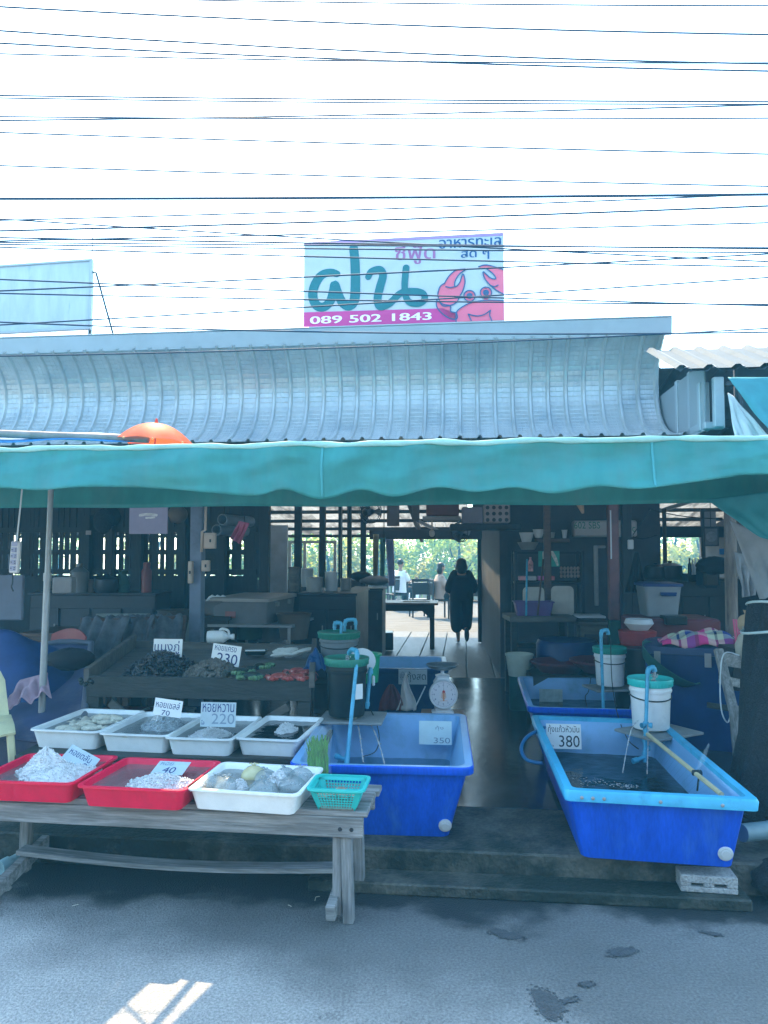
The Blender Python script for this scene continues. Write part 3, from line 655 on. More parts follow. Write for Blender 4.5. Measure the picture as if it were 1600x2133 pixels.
# ---- back counter: dark block with stained edge
cz = .52
ca, cb = gr(60, 1571, cz), gr(640, 1577, cz)
ang_c = math.atan2(cb.y - ca.y, cb.x - ca.x); ex = (cb - ca).normalized(); ey = Vector((-ex.y, ex.x, 0)); L_ = (cb - ca).length
cnt = thing('stained_counter', 'dark wet wooden counter with shell stained front edge carrying four white trays', 'counter', ((ca + cb) / 2 + ey * .35) * Vector((1, 1, 0)).x if False else Vector((((ca + cb) / 2 + ey * .35).x, ((ca + cb) / 2 + ey * .35).y, 0)), ang_c)
stain = mat('barnacle_stained_wood', (.05, .055, .05), .75, var=.5, scale=9, bump=.6, bscale=40, dirt=(.3, .3, .27), dscale=17, dlo=.55, dhi=.66)
g = MB(); g.box((0, 0, cz - .02), (L_ + .16, .74, .035)); g.obj('counter_top', wood_dark, cnt, bev=.005)
g = MB(); g.box((0, -.36, cz - .085), (L_ + .1, .04, .09)); g.obj('stained_edge', stain, cnt, bev=.005)
g = MB(); g.box((0, -.335, (cz - .13 + FZ) / 2), (L_ + .04, .03, cz - .13 - FZ)); g.box((0, .335, (cz - .04 + FZ) / 2), (L_ + .04, .03, cz - .04 - FZ)); g.obj('front_boards', wood_dark, cnt, bev=.004)
for sx in (-1, 1):
    g = MB(); g.box((sx * L_ / 2, 0, (cz - .04 + FZ) / 2), (.05, .64, cz - .04 - FZ)); g.obj('end_board', wood_dark, cnt, bev=.004)
wz = cz + .118
Tw = [tray_at([(58, 1519), (204, 1525), (279, 1477)], wz, .118, white_pl, 'white tray of pale cuttlefish in water, beside the steel awning pole', TG, .64),
      tray_at([(202, 1527), (350, 1533), (401, 1484)], wz - .006, .118, white_pl, 'white tray with grey ice heap below the scallop price card', TG, .64),
      tray_at([(340, 1536), (483, 1541), (527, 1488)], wz - .012, .118, white_pl, 'white tray with a price card for 220 standing in flat ice', TG, .64),
      tray_at([(486, 1537), (622, 1543), (654, 1492)], wz - .014, .118, white_pl, 'white tray of dark water with a small ice mound, beside the blue tank', TG, .64)]
for T, m_ in zip(Tw, (water_tray, water_tray, water_tray, water_dark)): tray_water(T, .09, m_)

def T2W(T, x, y, z):
    o, w, d, ang, mid = T; p = rot2((x, y, 0), ang); return Vector((mid.x + p.x, mid.y + p.y, o.location.z + z))
def crystal(g, c, r, rnd):
    g.ball(c, (r * rnd.uniform(.6, 1.2), r * rnd.uniform(.6, 1.2), r * rnd.uniform(.5, 1)), 6, 4, (rnd.uniform(0, 3), rnd.uniform(0, 3), rnd.uniform(0, 3)), .18)
def ice(T, cx, cy, rx, ry, hgt, z0, label, n=420, peak=1.0, seed=1, m=None):
    rnd = random.Random(seed); g = MB(); z0 += .02; n = int(n * 2.2); hgt *= .9; z0 -= .008 if T in (Tr1, Tr2, Tr3) else 0
    def hf(x, y):
        q = (x / rx) ** 2 + (y / ry) ** 2; return hgt * max(0, 1 - q ** (.5 * peak)) if q < 1 else -1
    ph = [rnd.uniform(0, 6) for _ in range(4)]
    def surf(a, b):
        r = a * 1.02; t = b * 2 * math.pi; k = 1 + .12 * math.sin(3 * t + ph[0]) + .06 * math.sin(7 * t + ph[1])
        x, y = rx * r * math.cos(t) * k, ry * r * math.sin(t) * k
        return (x, y, hgt * max(0, 1 - r ** peak) * (1 + .1 * math.sin(5 * t + ph[2])) - (.012 if a > .98 else 0))
    g.grid(surf, 12, 36)
    for i in range(n):
        r = math.sqrt(rnd.random()); t = rnd.uniform(0, 6.283); k = 1 + .12 * math.sin(3 * t + ph[0]) + .06 * math.sin(7 * t + ph[1])
        z = hgt * max(0, 1 - r ** peak) * (1 + .1 * math.sin(5 * t + ph[2]))
        crystal(g, (rx * r * math.cos(t) * k, ry * r * math.sin(t) * k, z + rnd.uniform(-.003, .007)), rnd.uniform(.002, .006), rnd)
    p = T2W(T, cx, cy, z0); o = g.obj('ice_heap', m or ice_m, None, label, 'crushed ice', 'heaps of crushed ice', smooth=180, loc=p, rz=T[3]); return o
ice(Tr1, .05, -.02, .21, .17, .05, .066, 'wide low spread of crushed ice in the red tray under the tilted card', 520, 1.4, 2)
ice(Tr1, -.02, -.0, .13, .11, .13, .068, 'tall peaked heap of crushed ice in the red tray', 420, 1.5, 3)
ice(Tr2, .09, -.09, .19, .085, .055, .062, 'long low bank of crushed ice along the front of the red tray', 520, 1.6, 4)
grey_ice = mat('grey_melting_ice', (.5, .56, .6), .25, var=.3, scale=30, spec=.6, sss=.2, trans=.2, bump=.4, bscale=110)
ice(Tw[1], .04, .04, .135, .17, .06, .066, 'grey melting ice heap in the white tray with the scallop card', 420, 1.8, 5, grey_ice)
ice(Tw[1], .0, .05, .06, .07, .075, .07, 'rounded white lump of ice on top of the grey ice heap', 150, 2.2, 6)
ice(Tw[2], .0, -.1, .13, .14, .04, .064, 'flat spread of ice in the white tray at the foot of the 220 card', 420, 1.6, 7)
ice(Tw[3], .02, .03, .07, .1, .05, .066, 'small ice mound standing alone in the dark watered white tray', 180, 1.8, 8)
ice(Tr3, .1, .02, .055, .055, .055, .066, 'white clump of ice among the round bags at the tray centre', 120, 2.2, 9)
ice(Tr3, -.06, -.09, .045, .04, .04, .064, 'small ice clump between the two nearest round bags', 90, 2.0, 10)
# pale cuttlefish in the first white tray
rnd = random.Random(11)
cut = None
spots = [(-.11, -.22, .4), (-.02, -.25, 1.1), (.1, -.2, .2), (-.12, -.08, 1.9), (-.03, -.06, .7), (.06, -.1, 2.4), (.12, .0, .3), (-.1, .07, 2.0), (.02, .14, .1), (.12, .16, 2.8), (-.09, .2, 1.3)]
for i, (x, y, a) in enumerate(spots):
    x *= .8; y = y * .8 + .02; g = MB(); L0 = rnd.uniform(.05, .07); g.ball((0, 0, 0), (L0, L0 * .52, L0 * .38), 14, 8, noise=.05); g.ball((L0 * .95, 0, .006), (L0 * .34, L0 * .3, L0 * .28), 10, 6, noise=.06)
    for q in range(5): b_ = -.5 + q * .25; g.tube([(L0 * 1.15, b_ * .02, .0), (L0 * 1.45, b_ * .06, .004), (L0 * 1.7, b_ * .11, -.006)], [.006, .005, .002], 5, smooth=2)
    g.obj('cuttlefish', clam_m, None, 'pale cuttlefish lying in the water of the white tray beside the pole', 'cuttlefish', 'cuttlefish in the first white tray', smooth=180, loc=T2W(Tw[0], x, y, .088 + rnd.uniform(-.004, .01)), rz=a)
# small white shells and pink cuttlefish heads
shell_m = mat('pale_shell', (.6, .6, .55), .4, var=.2)
for x, y in ((-.12, -.25), (-.06, -.27)):
    g = MB(); g.lathe([(0, .012), (.02, .01), (.034, .004), (.038, 0), (.03, -.003), (0, -.003)], 14); g.obj('shell', shell_m, None, 'flat pale shell at the near edge of the grey ice tray', 'shell', 'flat shells by the grey ice', loc=T2W(Tw[1], x, y, .094))
# water-filled bags in the white front tray: round jelly like bags with a tied top
for i, (x, y, r, lab) in enumerate(((-.12, -.1, .066, 'round water filled bag nearest the red tray in the white tray'), (-.06, .1, .068, 'yellowish round bag at the back of the white tray'), (.02, .06, .064, 'round clear bag behind the white ice clump'), (.1, .13, .058, 'round clear bag against the far wall of the white tray'), (.19, .1, .072, 'large round clear bag at the far corner of the white tray'), (.19, -.04, .072, 'round clear bag at the tray side by the turquoise basket'), (.07, -.13, .075, 'large round clear bag at the near wall of the white tray'), (-.2, -.06, .055, 'pale sunken bag at the tray end by the red tray'))):
    g = MB(); prof = [(0, -.4), (.75, -.36), (.98, 0), (.93, .28), (.76, .56), (.5, .76), (.2, .87), (.06, .9)]
    g.lathe([(r * a, r * b) for a, b in prof], 20)
    for k in range(3): t = rnd.uniform(0, 6.28); g.tube([(0, 0, r * .88), (r * .2 * math.cos(t), r * .2 * math.sin(t), r * 1.02), (r * .42 * math.cos(t), r * .42 * math.sin(t), r * 1.0)], [.003, .005, .002], 5)
    m_ = bag_water if i != 1 else mat('yellow_water_bag', (.6, .55, .3), .1, var=.2, alpha=.75, spec=.9, ior=1.45, bump=.1, bscale=20)
    g.obj('water_bag', m_, None, lab, 'plastic bag', 'water filled bags in the white tray', smooth=180, loc=T2W(Tr3, x, y, .07))
# ---- price cards
def card(name, w, h, loc, rz, tilt, lines, label, m=None, roll=0, grp='hand lettered price cards', ink=None):
    """lines: (text, x0, x1, z0, z1, material) as fractions of the card"""
    o = thing(name, label, 'price card', loc, 0, grp, (tilt, roll, rz))
    g = MB(); g.box((0, 0, h / 2), (w, .0025, h)); g.obj('board', m or paper, o)
    for tx, a, b, c, d, mm in lines:
        g = MB(); g.text(tx, -w / 2 + a * w, -w / 2 + b * w, c * h, d * h, -.0022); g.obj('lettering', mm, o)
    return o
def card_px(p_bl, p_br, h_px, d, lines, label, m=None, tilt=-.12, roll=0):
    a = at(*p_bl, d); b = at(*p_br, d); w = (b - a).length; c = (a + b) / 2
    roll = -math.atan2(b.z - a.z, w) * -1 * 0 + roll
    return card('price_card', w, h_px * d / FPX, c, R(-5), tilt, lines, label, m, roll)
card_px((317, 1378), (379, 1378), 46, 5.75, [('แมงภู่', .04, .9, .34, .92, ink_blue), ('70', .3, .7, .02, .3, ink_blue)], 'white card reading แมงภู่ standing behind the mussel heap')
card_px((437, 1386), (498, 1386), 42, 5.6, [('หอยแครง', .08, .84, .68, .92, ink_blue), ('230', .2, .92, .06, .58, ink_blue)], 'white card reading หอยแครง 230 leaning behind the cockle heap', roll=.12)
card_px((317, 1492), (377, 1492), 34, 4.72, [('หอยเชลล์', .06, .92, .46, .88, ink_blue), ('70', .3, .6, .04, .34, ink_blue)], 'white card reading หอยเชลล์ standing in the grey ice tray', roll=.12)
card_px((416, 1514), (491, 1514), 49, 4.6, [('หอยหวาน', .05, .95, .6, .94, ink_blue), ('220', .32, .97, .12, .54, ink_faint), ('โล', .03, .12, .08, .26, ink_blue)], 'wet pale card reading หอยหวาน 220 standing in the flat ice', paper_wet)
p = T2W(Tr1, .1, .06, .09); card('price_card', .17, .12, p, Tr1[3] + .15, -1.05, [('หอยตลับ', .08, .8, .5, .9, ink_blue), ('80', .66, .95, .12, .44, ink_blue)], 'wet card lying tilted against the tall ice peak in the red tray', paper_wet, .5)
p = T2W(Tr2, .07, .0, .098); card('price_card', .17, .12, p, Tr2[3], -1.3, [('หอย', .1, .5, .66, .92, ink_faint), ('40', .3, .7, .1, .55, ink_blue)], 'wet card lying flat behind the ice bank in the red tray', paper_wet)
# ---- turquoise basket
def basket(w, d, h, m, o, nx=12, nz=6, taper=.04):
    a, b = w / 2, d / 2
    g = MB()
    fl = lambda t: 1 - taper / a * (1 - t)
    for sgn in (-1, 1):
        for axis in (0, 1):
            L = a if axis == 0 else b; n = nx if axis == 0 else max(4, int(nx * b / a)); other = b if axis == 0 else a
            def P(s, t):
                k = 1 - taper / L * (1 - t); q = (other - taper * (1 - t)) * sgn
                return (s * L * k, q, h * t) if axis == 0 else (q, s * L * k, h * t)
            for i in range(n + 1):
                s = -.78 + 1.56 * i / n; g.bar(P(s, .08), P(s, .82), .0045, .003, (0, 0, 1) if False else (0, 1, 0) if axis == 0 else (1, 0, 0))
            for j in range(nz + 1):
                t = .1 + .7 * j / nz; g.bar(P(-.8, t), P(.8, t), .0045, .0035)
            for s0_, s1_ in ((-1, -.78), (.78, 1)):
                g.add([P(s0_, 0), P(s1_, 0), P(s1_, .86), P(s0_, .86)], [(0, 1, 2, 3)])
            g.add([P(-1, .8), P(1, .8), P(1, 1), P(-1, 1)], [(0, 1, 2, 3)]); g.add([P(-1, 0), P(1, 0), P(1, .1), P(-1, .1)], [(0, 1, 2, 3)])
    go = g.obj('lattice_wall', m, o, smooth=0)
    g = MB(); g.rr([(a, b, .03, h - .012), (a + .012, b + .012, .035, h - .012), (a + .012, b + .012, .035, h), (a - .003, b - .003, .03, h), (a - .003, b - .003, .03, h - .012)], False, False); g.obj('rim', m, o)
    g = MB(); g.rr([(a - taper, b - taper, .03, .001), (a - taper + .002, b - taper + .002, .03, .006)]); g.obj('base', m, o)
turq = mat('turquoise_plastic', (.03, .5, .47), .4, var=.08)
fa, fb = gr(637, 1643, bz + .11), gr(758, 1648, bz + .11); bw = (fb - fa).length; bang = math.atan2(fb.y - fa.y, fb.x - fa.x); bmid = (fa + fb) / 2 + rot2((0, .12, 0), bang)
bk = thing('plastic_basket', 'turquoise lattice basket holding a few oysters at the bench end', 'basket', (bmid.x, bmid.y, bz + .001), bang)
basket(bw - .02, .22, .11, turq, bk)
for i, (x, y) in enumerate(((-.08, -.04), (-.02, -.02), (.03, -.05), (.075, -.02), (.0, .04))):
    g = MB(); g.ball((0, 0, .0), (.036, .028, .013), 12, 6, noise=.12); p = rot2((x, y, 0), bang); g.obj('oyster', oyster_m, None, 'brown oyster lying in the turquoise basket', 'oyster', 'oysters in the turquoise basket', loc=(bmid.x + p.x, bmid.y + p.y, bz + .055 + .005 * (i % 3)), rz=i * 1.1)
# crate inside so the oysters rest on something
g = MB(); g.rr([(.09, .075, .02, 0), (.095, .08, .02, .045)]); g.obj('oyster_bed', mat('wet_oyster_shells', (.16, .15, .13), .5, var=.5, scale=40, bump=.6, bscale=60), bk)
# ---- bag of green pods
pb0 = gr(672, 1612, bz); bgp = thing('pod_bag', 'clear plastic bag of green vegetable pods standing behind the turquoise basket', 'bag', (pb0.x, 3.98, bz), R(-6), rot=(0, R(-3), R(-6)))
g = MB(); rnd = random.Random(5)
for i in range(170):
    a = rnd.uniform(0, 6.28); r = .05 * math.sqrt(rnd.random()); z0 = rnd.uniform(.0, .1); L0 = rnd.uniform(.13, .2); lean = rnd.uniform(-.15, .15)
    g.tube([(r * math.cos(a), r * .7 * math.sin(a), z0), (r * math.cos(a) + lean * .05, r * .7 * math.sin(a), z0 + L0 * .5), (r * 1.1 * math.cos(a) - lean * .1, r * .8 * math.sin(a), min(z0 + L0, .255))], [.002, .0045, .0015], 5, smooth=2)
g.obj('pods', green_veg, bgp)
g = MB(); g.grid(lambda a, b: ((.062 + .014 * b + .005 * math.sin(b * 9 + a * 19)) * math.cos(a * 6.2832), (.048 + .012 * b + .005 * math.sin(b * 7 + a * 31)) * math.sin(a * 6.2832), .002 + .3 * b + (.012 * math.sin(a * 25) if b > .98 else 0)), 40, 14); g.obj('film', bag_clear, bgp, smooth=180)

# ================================================================ shellfish table behind
sa, sb = at(182, 1407, 5.45), at(650, 1415, 5.2); sc_, sd = at(280, 1337, 6.6), at(655, 1345, 6.45)
st = thing('shellfish_table', 'big dark wooden tray table sloping up to the back, heaped with mussels, cockles and crabs', 'table', (0, 0, 0))
def quad(a, b, c, d, s, t): return (a * (1 - s) + b * s) * (1 - t) + (d * (1 - s) + c * s) * t
SQ = lambda s, t, dz=0: quad(sa, sb, sd, sc_, s, t) + Vector((0, 0, dz))
g = MB()
for i in range(7):
    t0, t1 = i / 7, (i + 1) / 7 - .006
    P = [SQ(0, t0, -.05), SQ(1, t0, -.05), SQ(1, t1, -.05), SQ(0, t1, -.05)]; g.add(P + [p - Vector((0, 0, .02)) for p in P], [(0, 1, 2, 3), (7, 6, 5, 4), (0, 4, 5, 1), (1, 5, 6, 2), (2, 6, 7, 3), (3, 7, 4, 0)])
g.obj('tray_floor', wood_tray, st)
for p, q, h in ((SQ(0, 0, -.075), SQ(1, 0, -.075), .15), (SQ(0, 1, -.05), SQ(1, 1, -.05), .12)):
    g = MB(); g.bar(p, q, .035, h); g.obj('rim_board', wood_dark if h > .13 else wood_tray, st, bev=.004)
for s in (0, 1):
    g = MB(); g.bar(SQ(s, -.02, .0), SQ(s, 1.0, .01), .04, .11); g.obj('rim_board', wood_tray, st, bev=.004)
for s, t in ((.03, .03), (.97, .03), (.03, .97), (.97, .97)):
    p = SQ(s, t, -.08); g = MB(); g.bar(p, (p.x, p.y, FZ), .09, .09, (0, 1, 0)); g.obj('leg', wood_dark, st, bev=.004)
for a, b in (((.1, -.2), (.35, -.55)), ((.9, -.2), (.62, -.5))):
    g = MB(); g.bar(SQ(a[0], .04, a[1]), SQ(b[0], .04, b[1]), .03, .06); g.obj('brace', wood_tray, st, bev=.004)
def pile(name, s, t, rx, ry, hgt, n, mk, m, label, cat, seed):
    rnd = random.Random(seed); g = MB(); c = SQ(s, t, -.045); sl = (sc_.z - sa.z) / (sc_.y - sa.y)
    g.grid(lambda a, b: (rx * a * math.cos(b * 6.2832) * .96, ry * a * math.sin(b * 6.2832) * .96, hgt * (1 - a ** 1.5) * .9 + ry * a * math.sin(b * 6.2832) * sl - .006), 8, 28)
    for i in range(n):
        r = math.sqrt(rnd.random()); a = rnd.uniform(0, 6.283); x, y = rx * r * math.cos(a), ry * r * math.sin(a)
        mk(g, (x, y, hgt * (1 - r ** 1.5) + y * sl + rnd.uniform(-.004, .012)), rnd)
    return g.obj(name, m, None, label, cat, None, 'stuff', smooth=50, loc=c)
def mussel(g, c, rnd):
    L0 = rnd.uniform(.024, .04); g.ball(c, (L0, L0 * .45, L0 * .3), 8, 5, (rnd.uniform(-.7, .7), rnd.uniform(-.8, .8), rnd.uniform(0, 6.28)))
def cockle(g, c, rnd):
    L0 = rnd.uniform(.014, .02); g.ball(c, (L0, L0 * .9, L0 * .75), 9, 6, (rnd.uniform(0, 3), rnd.uniform(0, 3), rnd.uniform(0, 3)), .04)
pile('mussel_heap', .29, .27, .26, .28, .15, 420, mussel, mussel_m, 'heap of blue black mussels behind the แมงภู่ card', 'mussels', 21)
pile('cockle_heap', .55, .25, .23, .25, .1, 620, cockle, cockle_m, 'heap of small ribbed grey cockles in front of the 230 card', 'cockles', 22)
def crab(loc, rz, m, label, s=1.0, claw=None):
    o = thing('crab', label, 'crab', loc, rz, 'crabs on the shellfish table')
    g = MB(); g.ball((0, 0, .028), (.062, .042, .022), 16, 8)
    for i in range(9): a = -1.2 + i * .3; g.ball((.061 * math.sin(a), .01 - .043 * math.cos(a) * .9, .03), (.006, .009, .004), 6, 4)
    g.obj('shell', m, o)
    for sx in (-1, 1):
        g = MB(); g.tube([(.045 * sx, -.02, .025), (.075 * sx, -.045, .03), (.06 * sx, -.075, .03)], [.012, .011, .012], 8, smooth=3); g.ball((.045 * sx, -.085, .03), (.024, .015, .013), 10, 6, (0, 0, -.5 * sx)); g.tube([(.03 * sx, -.092, .034), (.01 * sx, -.1, .034)], [.008, .002], 6); g.tube([(.03 * sx, -.085, .026), (.008 * sx, -.09, .026)], [.007, .002], 6)
        g.obj('claw', claw or m, o)
        g = MB()
        for k in range(4): y = -.005 + k * .012; g.tube([(.05 * sx, y, .022), (.085 * sx, y + .006 + k * .006, .034), (.105 * sx, y + .012 + k * .01, .006)], [.007, .005, .002], 6, smooth=2)
        g.obj('legs', m, o)
    o.scale = (s * 1.2, s * 1.2, s * 1.4); return o
crab(SQ(.86, .06, -.04), R(8), crab_red, 'red crab with pale belly marks lying at the rim, left of its twin', .95)
crab(SQ(.97 - .03, .06, -.04), R(-6), crab_red, 'red crab at the table corner beside the blue bag', .95)
crab(SQ(.93, .22, -.03), R(25), crab_red, 'small red crab perched behind the two red crabs', .75)
crab(SQ(.985 - .02, .17, -.03), R(-50), crab_red, 'reddish crab half turned towards the blue bag', .7)
tied = mat('green_white_banded_claw', (.1, .2, .1), .5, var=.9, scale=30, stretch=(1, 4, 1))
crab(SQ(.74, .06, -.04), R(-12), crab_dark, 'dark green crab with tied striped claws beside the red crabs', 1.0, tied)
crab(SQ(.68, .12, -.02), R(35), crab_dark, 'dark green crab next to the cockle heap', .9, tied)
crab(SQ(.76, .2, -.0), R(80), crab_dark, 'dark green crab raised at the back of the crab group', .85, tied)
# things on the far rim of the table
bagw = thing('squid_bag', 'clear bag of white squid lying on the back rim of the shellfish table', 'bag', SQ(.88, .68, -.03), R(8))
g = MB()
for i in range(9): a = rnd.uniform(-.12, .12); g.ball((a, rnd.uniform(-.05, .05), .03 + rnd.uniform(0, .03)), (.09, .03, .02), 10, 6, (0, rnd.uniform(-.2, .2), rnd.uniform(-.6, .6)))
g.obj('squid', mat('white_squid', (.66, .66, .6), .4, var=.15), bagw)
g = MB(); g.grid(lambda a, b: (-.2 + .42 * a, -.09 + .2 * b, .012 + .085 * math.sin(math.pi * a) ** .5 * math.sin(math.pi * b) ** .6 + .008 * math.sin(a * 23 + b * 17)), 24, 14); g.obj('film', bag_clear, bagw, smooth=180)
bt = thing('black_tray', 'flat black tray with white edge beside the squid bag', 'tray', SQ(.7, .74, -.02), R(6)); g = tub(.2, .15, .035, .015, .004, .01, .005, .01); g.obj('pan', black_pl, bt); g = MB(); g.box((0, -.06, .04), (.16, .012, .012)); g.obj('white_strip', white_pl, bt)
jg = thing('milk_jug', 'white plastic jug lying on its side behind the 230 card', 'jug', SQ(.47, .97, .035), R(4), rot=(0, 0, R(4)))
g = MB(); g.lathe([(0, -.09), (.05, -.085), (.055, -.07), (.055, .05), (.03, .085), (.02, .1), (.02, .12), (.026, .122), (.026, .145), (0, .146)], 18, (0, 0, .03), rot=(0, R(90), 0)); g.obj('jug_body', white_pl, jg)
g = MB(); g.tube([(.02, 0, .085), (.04, 0, .1), (.09, 0, .085), (.1, 0, .05)], .011, 8, smooth=4); g.obj('handle', white_pl, jg)
g = MB(); g.grid(lambda a, b: (.16 * (a - .5), .22 * (b - .5), .05 + .14 * math.sin(math.pi * a) * math.sin(math.pi * b) + .012 * math.sin(a * 17 + b * 11)), 18, 18, .002); g.obj('blue_bag', mat('blue_bag_film', (.01, .05, .16), .3, var=.4, bump=.4, bscale=14), None, 'crumpled dark blue plastic bag at the corner of the shellfish table', 'bag', loc=SQ(1.0, .3, -.05) + Vector((.02, 0, 0)))
for i, (u, v, m_, lb) in enumerate(((255, 1470, red_dark, 'faded red crate under the shellfish table'), (345, 1470, grey_paint, 'grey crate under the shellfish table beside the red one'), (420, 1472, navy_tank, 'dark blue crate under the shellfish table by the brace'))):
    p = at(u, v, 5.9); g = tub(.4, .34, .34, .03, .006, .015, .01); g.obj('storage_crate', m_, None, lb, 'crate', 'crates under the shellfish table', loc=(p.x, p.y, FZ), rz=R(-8))
g = MB(); g.bar(gr(260, 1458, .62) * 1.0, gr(305, 1483, .52), .02, .04); 

# ================================================================ live tanks
def tank(name, label, loc, rz, w, d, h, taper=.09, rimm=None, shell=None, water=.6, wm=None, rimh=.045, plug=True, plug_x=.4):
    o = thing(name, label, 'fish tank', loc, rz, 'rectangular live seafood tanks')
    a, b = w / 2 - .035, d / 2 - .035; t = .012
    g = MB(); g.rr([(a - taper, b - taper, .05, 0), (a - taper + .004, b - taper + .004, .06, .012), (a, b, .06, h - rimh)], True, False); 
    g.rr([(a, b, .06, h - rimh), (w / 2 - .004, d / 2 - .004, .06, h - rimh), (w / 2, d / 2, .06, h - rimh + .006), (w / 2, d / 2, .06, h - .006), (w / 2 - .006, d / 2 - .006, .06, h)], False, False) if rimm is None else None
    g.obj('shell', shell or blue_tank, o, smooth=40)
    if rimm is not None:
        g = MB(); g.rr([(a - .004, b - .004, .03, h - rimh - .012), (w / 2, d / 2, .03, h - rimh - .006), (w / 2 + .004, d / 2 + .004, .03, h - .01), (w / 2 - .002, d / 2 - .002, .03, h + .004), (a - .006, b - .006, .03, h + .004), (a - .01, b - .01, .03, h - .03)], False, False); g.obj('rim_trim', rimm, o, smooth=40)
        for x in (-.42, -.36, -.3, .0, .32): g = MB(); g.ball((w * x * .98, -d / 2 - .004, h - .03), (.009, .004, .009), 8, 6); g.obj('rivet', steel, o)
    top = h if rimm is None else h - .02
    g = MB(); g.rr([(w / 2 - .006 if rimm is None else a - .008, d / 2 - .006 if rimm is None else b - .008, .06, top), (a - t, b - t, .06, top - .004), (a - t - taper * .55, b - t - taper * .55, .06, h * .45), (a - t - taper, b - t - taper, .06, .03)], False, True); g.obj('liner', liner, o, smooth=40)
    k = 1 - water
    g = MB()
    def wf(u_, v_): x = (u_ * 2 - 1) * (a - t - taper * k * .97 - .001); y = (v_ * 2 - 1) * (b - t - taper * k * .97 - .001); return (x, y, h * water + .0012 * math.sin(x * 21 + y * 9) + .0007 * math.sin(x * 47 - y * 33))
    g.grid(wf, 48, 48); g.obj('water', wm or water_m, o, smooth=180)
    if plug:
        g = MB(); q = (0, -b + taper * .82, .075); px = plug_x * w; tl = math.atan2(taper, h)
        g.lathe([(.036, -.004), (.036, .006), (.03, .01), (.022, .01), (.02, .015), (.0, .015)], 20, (px, -(b - taper * .8) - .002, .07), rot=(R(90) + tl, 0, 0)); po = g.obj('drain_cap', mat('white_drain_cap', (.5, .53, .55), .45, var=.1, dirt=(.3, .3, .3), dscale=20), o, smooth=30)
        g = MB(); g.box((px, -(b - taper * .8) - .026, .07), (.03, .012, .008)); g.obj('cap_grip', white_pl, po, bev=.002) if False else None
    return o
fl, fr_ = gr(607, 1589, .587), gr(993, 1603, .587)
Lx = at(800, 1600, 4.05)
tl = tank('live_tank', 'royal blue tank with pale blue inside, holding clear water, behind the wooden bench', ((fl.x + fr_.x) / 2 + .04, (fl.y + fr_.y) / 2 + .68, FZ), R(-4.4), (fr_ - fl).length, 1.36, .417, .1, water=.3, wm=water_m, plug_x=.345)
fl2, fr2 = gr(1182, 1643, .56), gr(1572, 1672, .56)
a2 = R(-10); w2 = (fr2 - fl2).length; cfront = (fl2 + fr2) / 2; cc = cfront + rot2((-.055, .86, 0), a2)
tr = tank('live_tank', 'royal blue tank with sky blue rim and a bamboo pole, propped on a cinder block', (cc.x, cc.y, FZ + .035), a2, w2 * 1.05, 1.72, .355, .055, rim_blue, water=.34, wm=water_dark, plug_x=.35)
for ch in tr.children:
    for v_ in ch.data.vertices: v_.co.x -= .075 * v_.co.y
def bubbles(o, spots, z, n=60):
    rn = random.Random(4); g = MB()
    for cx, cy, r in spots:
        for k in range(n): a = rn.uniform(0, 6.28); q = r * rn.random() ** .8; s_ = rn.uniform(.002, .006); g.ball((cx + q * 1.6 * math.cos(a), cy + q * math.sin(a), z), (s_, s_, s_ * .5), 6, 4)
    g.obj('bubbles', spout_m, o, smooth=180)
bubbles(tr, ((-.16, .1, .09), (.02, .05, .05), (-.02, -.3, .12)), .124)
bubbles(tl, ((-.02, .2, .05), (.06, .15, .05)), .128, 30)
rb = at(1190, 1440, 6.35)
tb = tank('live_tank', 'pale blue lined tank at the rear holding the hindmost white bucket', (rb.x + .12, 6.45, FZ), R(-7), 1.02, 1.45, .39, .085, None, water=.5, wm=water_dark, plug=False)
mb_ = at(830, 1400, 6.75)
tm = tank('live_tank', 'dark navy tank across the passage behind the kitchen scale', (mb_.x - .0, 7.0, FZ), R(-3), .92, .8, .56, .05, None, navy_tank, water=.8, wm=water_dark, plug=False)
p = at(860, 1400, 6.55); card('price_card', .25, .13, (p.x, p.y, .6), R(-3), 0, [('ปูม้า', .06, .22, .3, .85, ink_black), ('กุ้งสด', .3, .95, .15, .85, ink_black)], 'dim white card with black lettering on the dark navy tank', mat('dim_card', (.3, .36, .4), .7, var=.2))
# cards stuck on the inner back walls
def wall_card(o, px, h, d, lines, label, m=None):
    a = at(px[0], px[1], d); b = at(px[2], px[3], d); w = b.x - a.x; return card('price_card', w, a.z - b.z, ((a.x + b.x) / 2, a.y, b.z), R(-5), R(-8), lines, label, m)
wall_card(tl, (873, 1503, 941, 1551), 0, 5.17, [('350', .45, .95, .06, .3, ink_faint), ('กุ้ง', .5, .75, .6, .8, ink_faint)], 'blank looking pale card stuck inside the clear water tank', mat('bleached_card', (.52, .66, .7), .6, var=.1))
wall_card(tr, (1139, 1509, 1211, 1560), 0, 5.2, [('กุ้งแก้วหัวมัน', .05, .95, .58, .96, ink_black), ('380', .36, .95, .08, .54, ink_black), ('โล', .04, .2, .06, .2, ink_faint)], 'white card reading กุ้งแก้ว 380 stuck inside the sky blue rimmed tank')
wall_card(tb, (1124, 1436, 1172, 1467), 0, 6.98, [], 'faded mottled card inside the rear pale lined tank', mat('faded_card', (.34, .42, .42), .7, var=.3, scale=20))
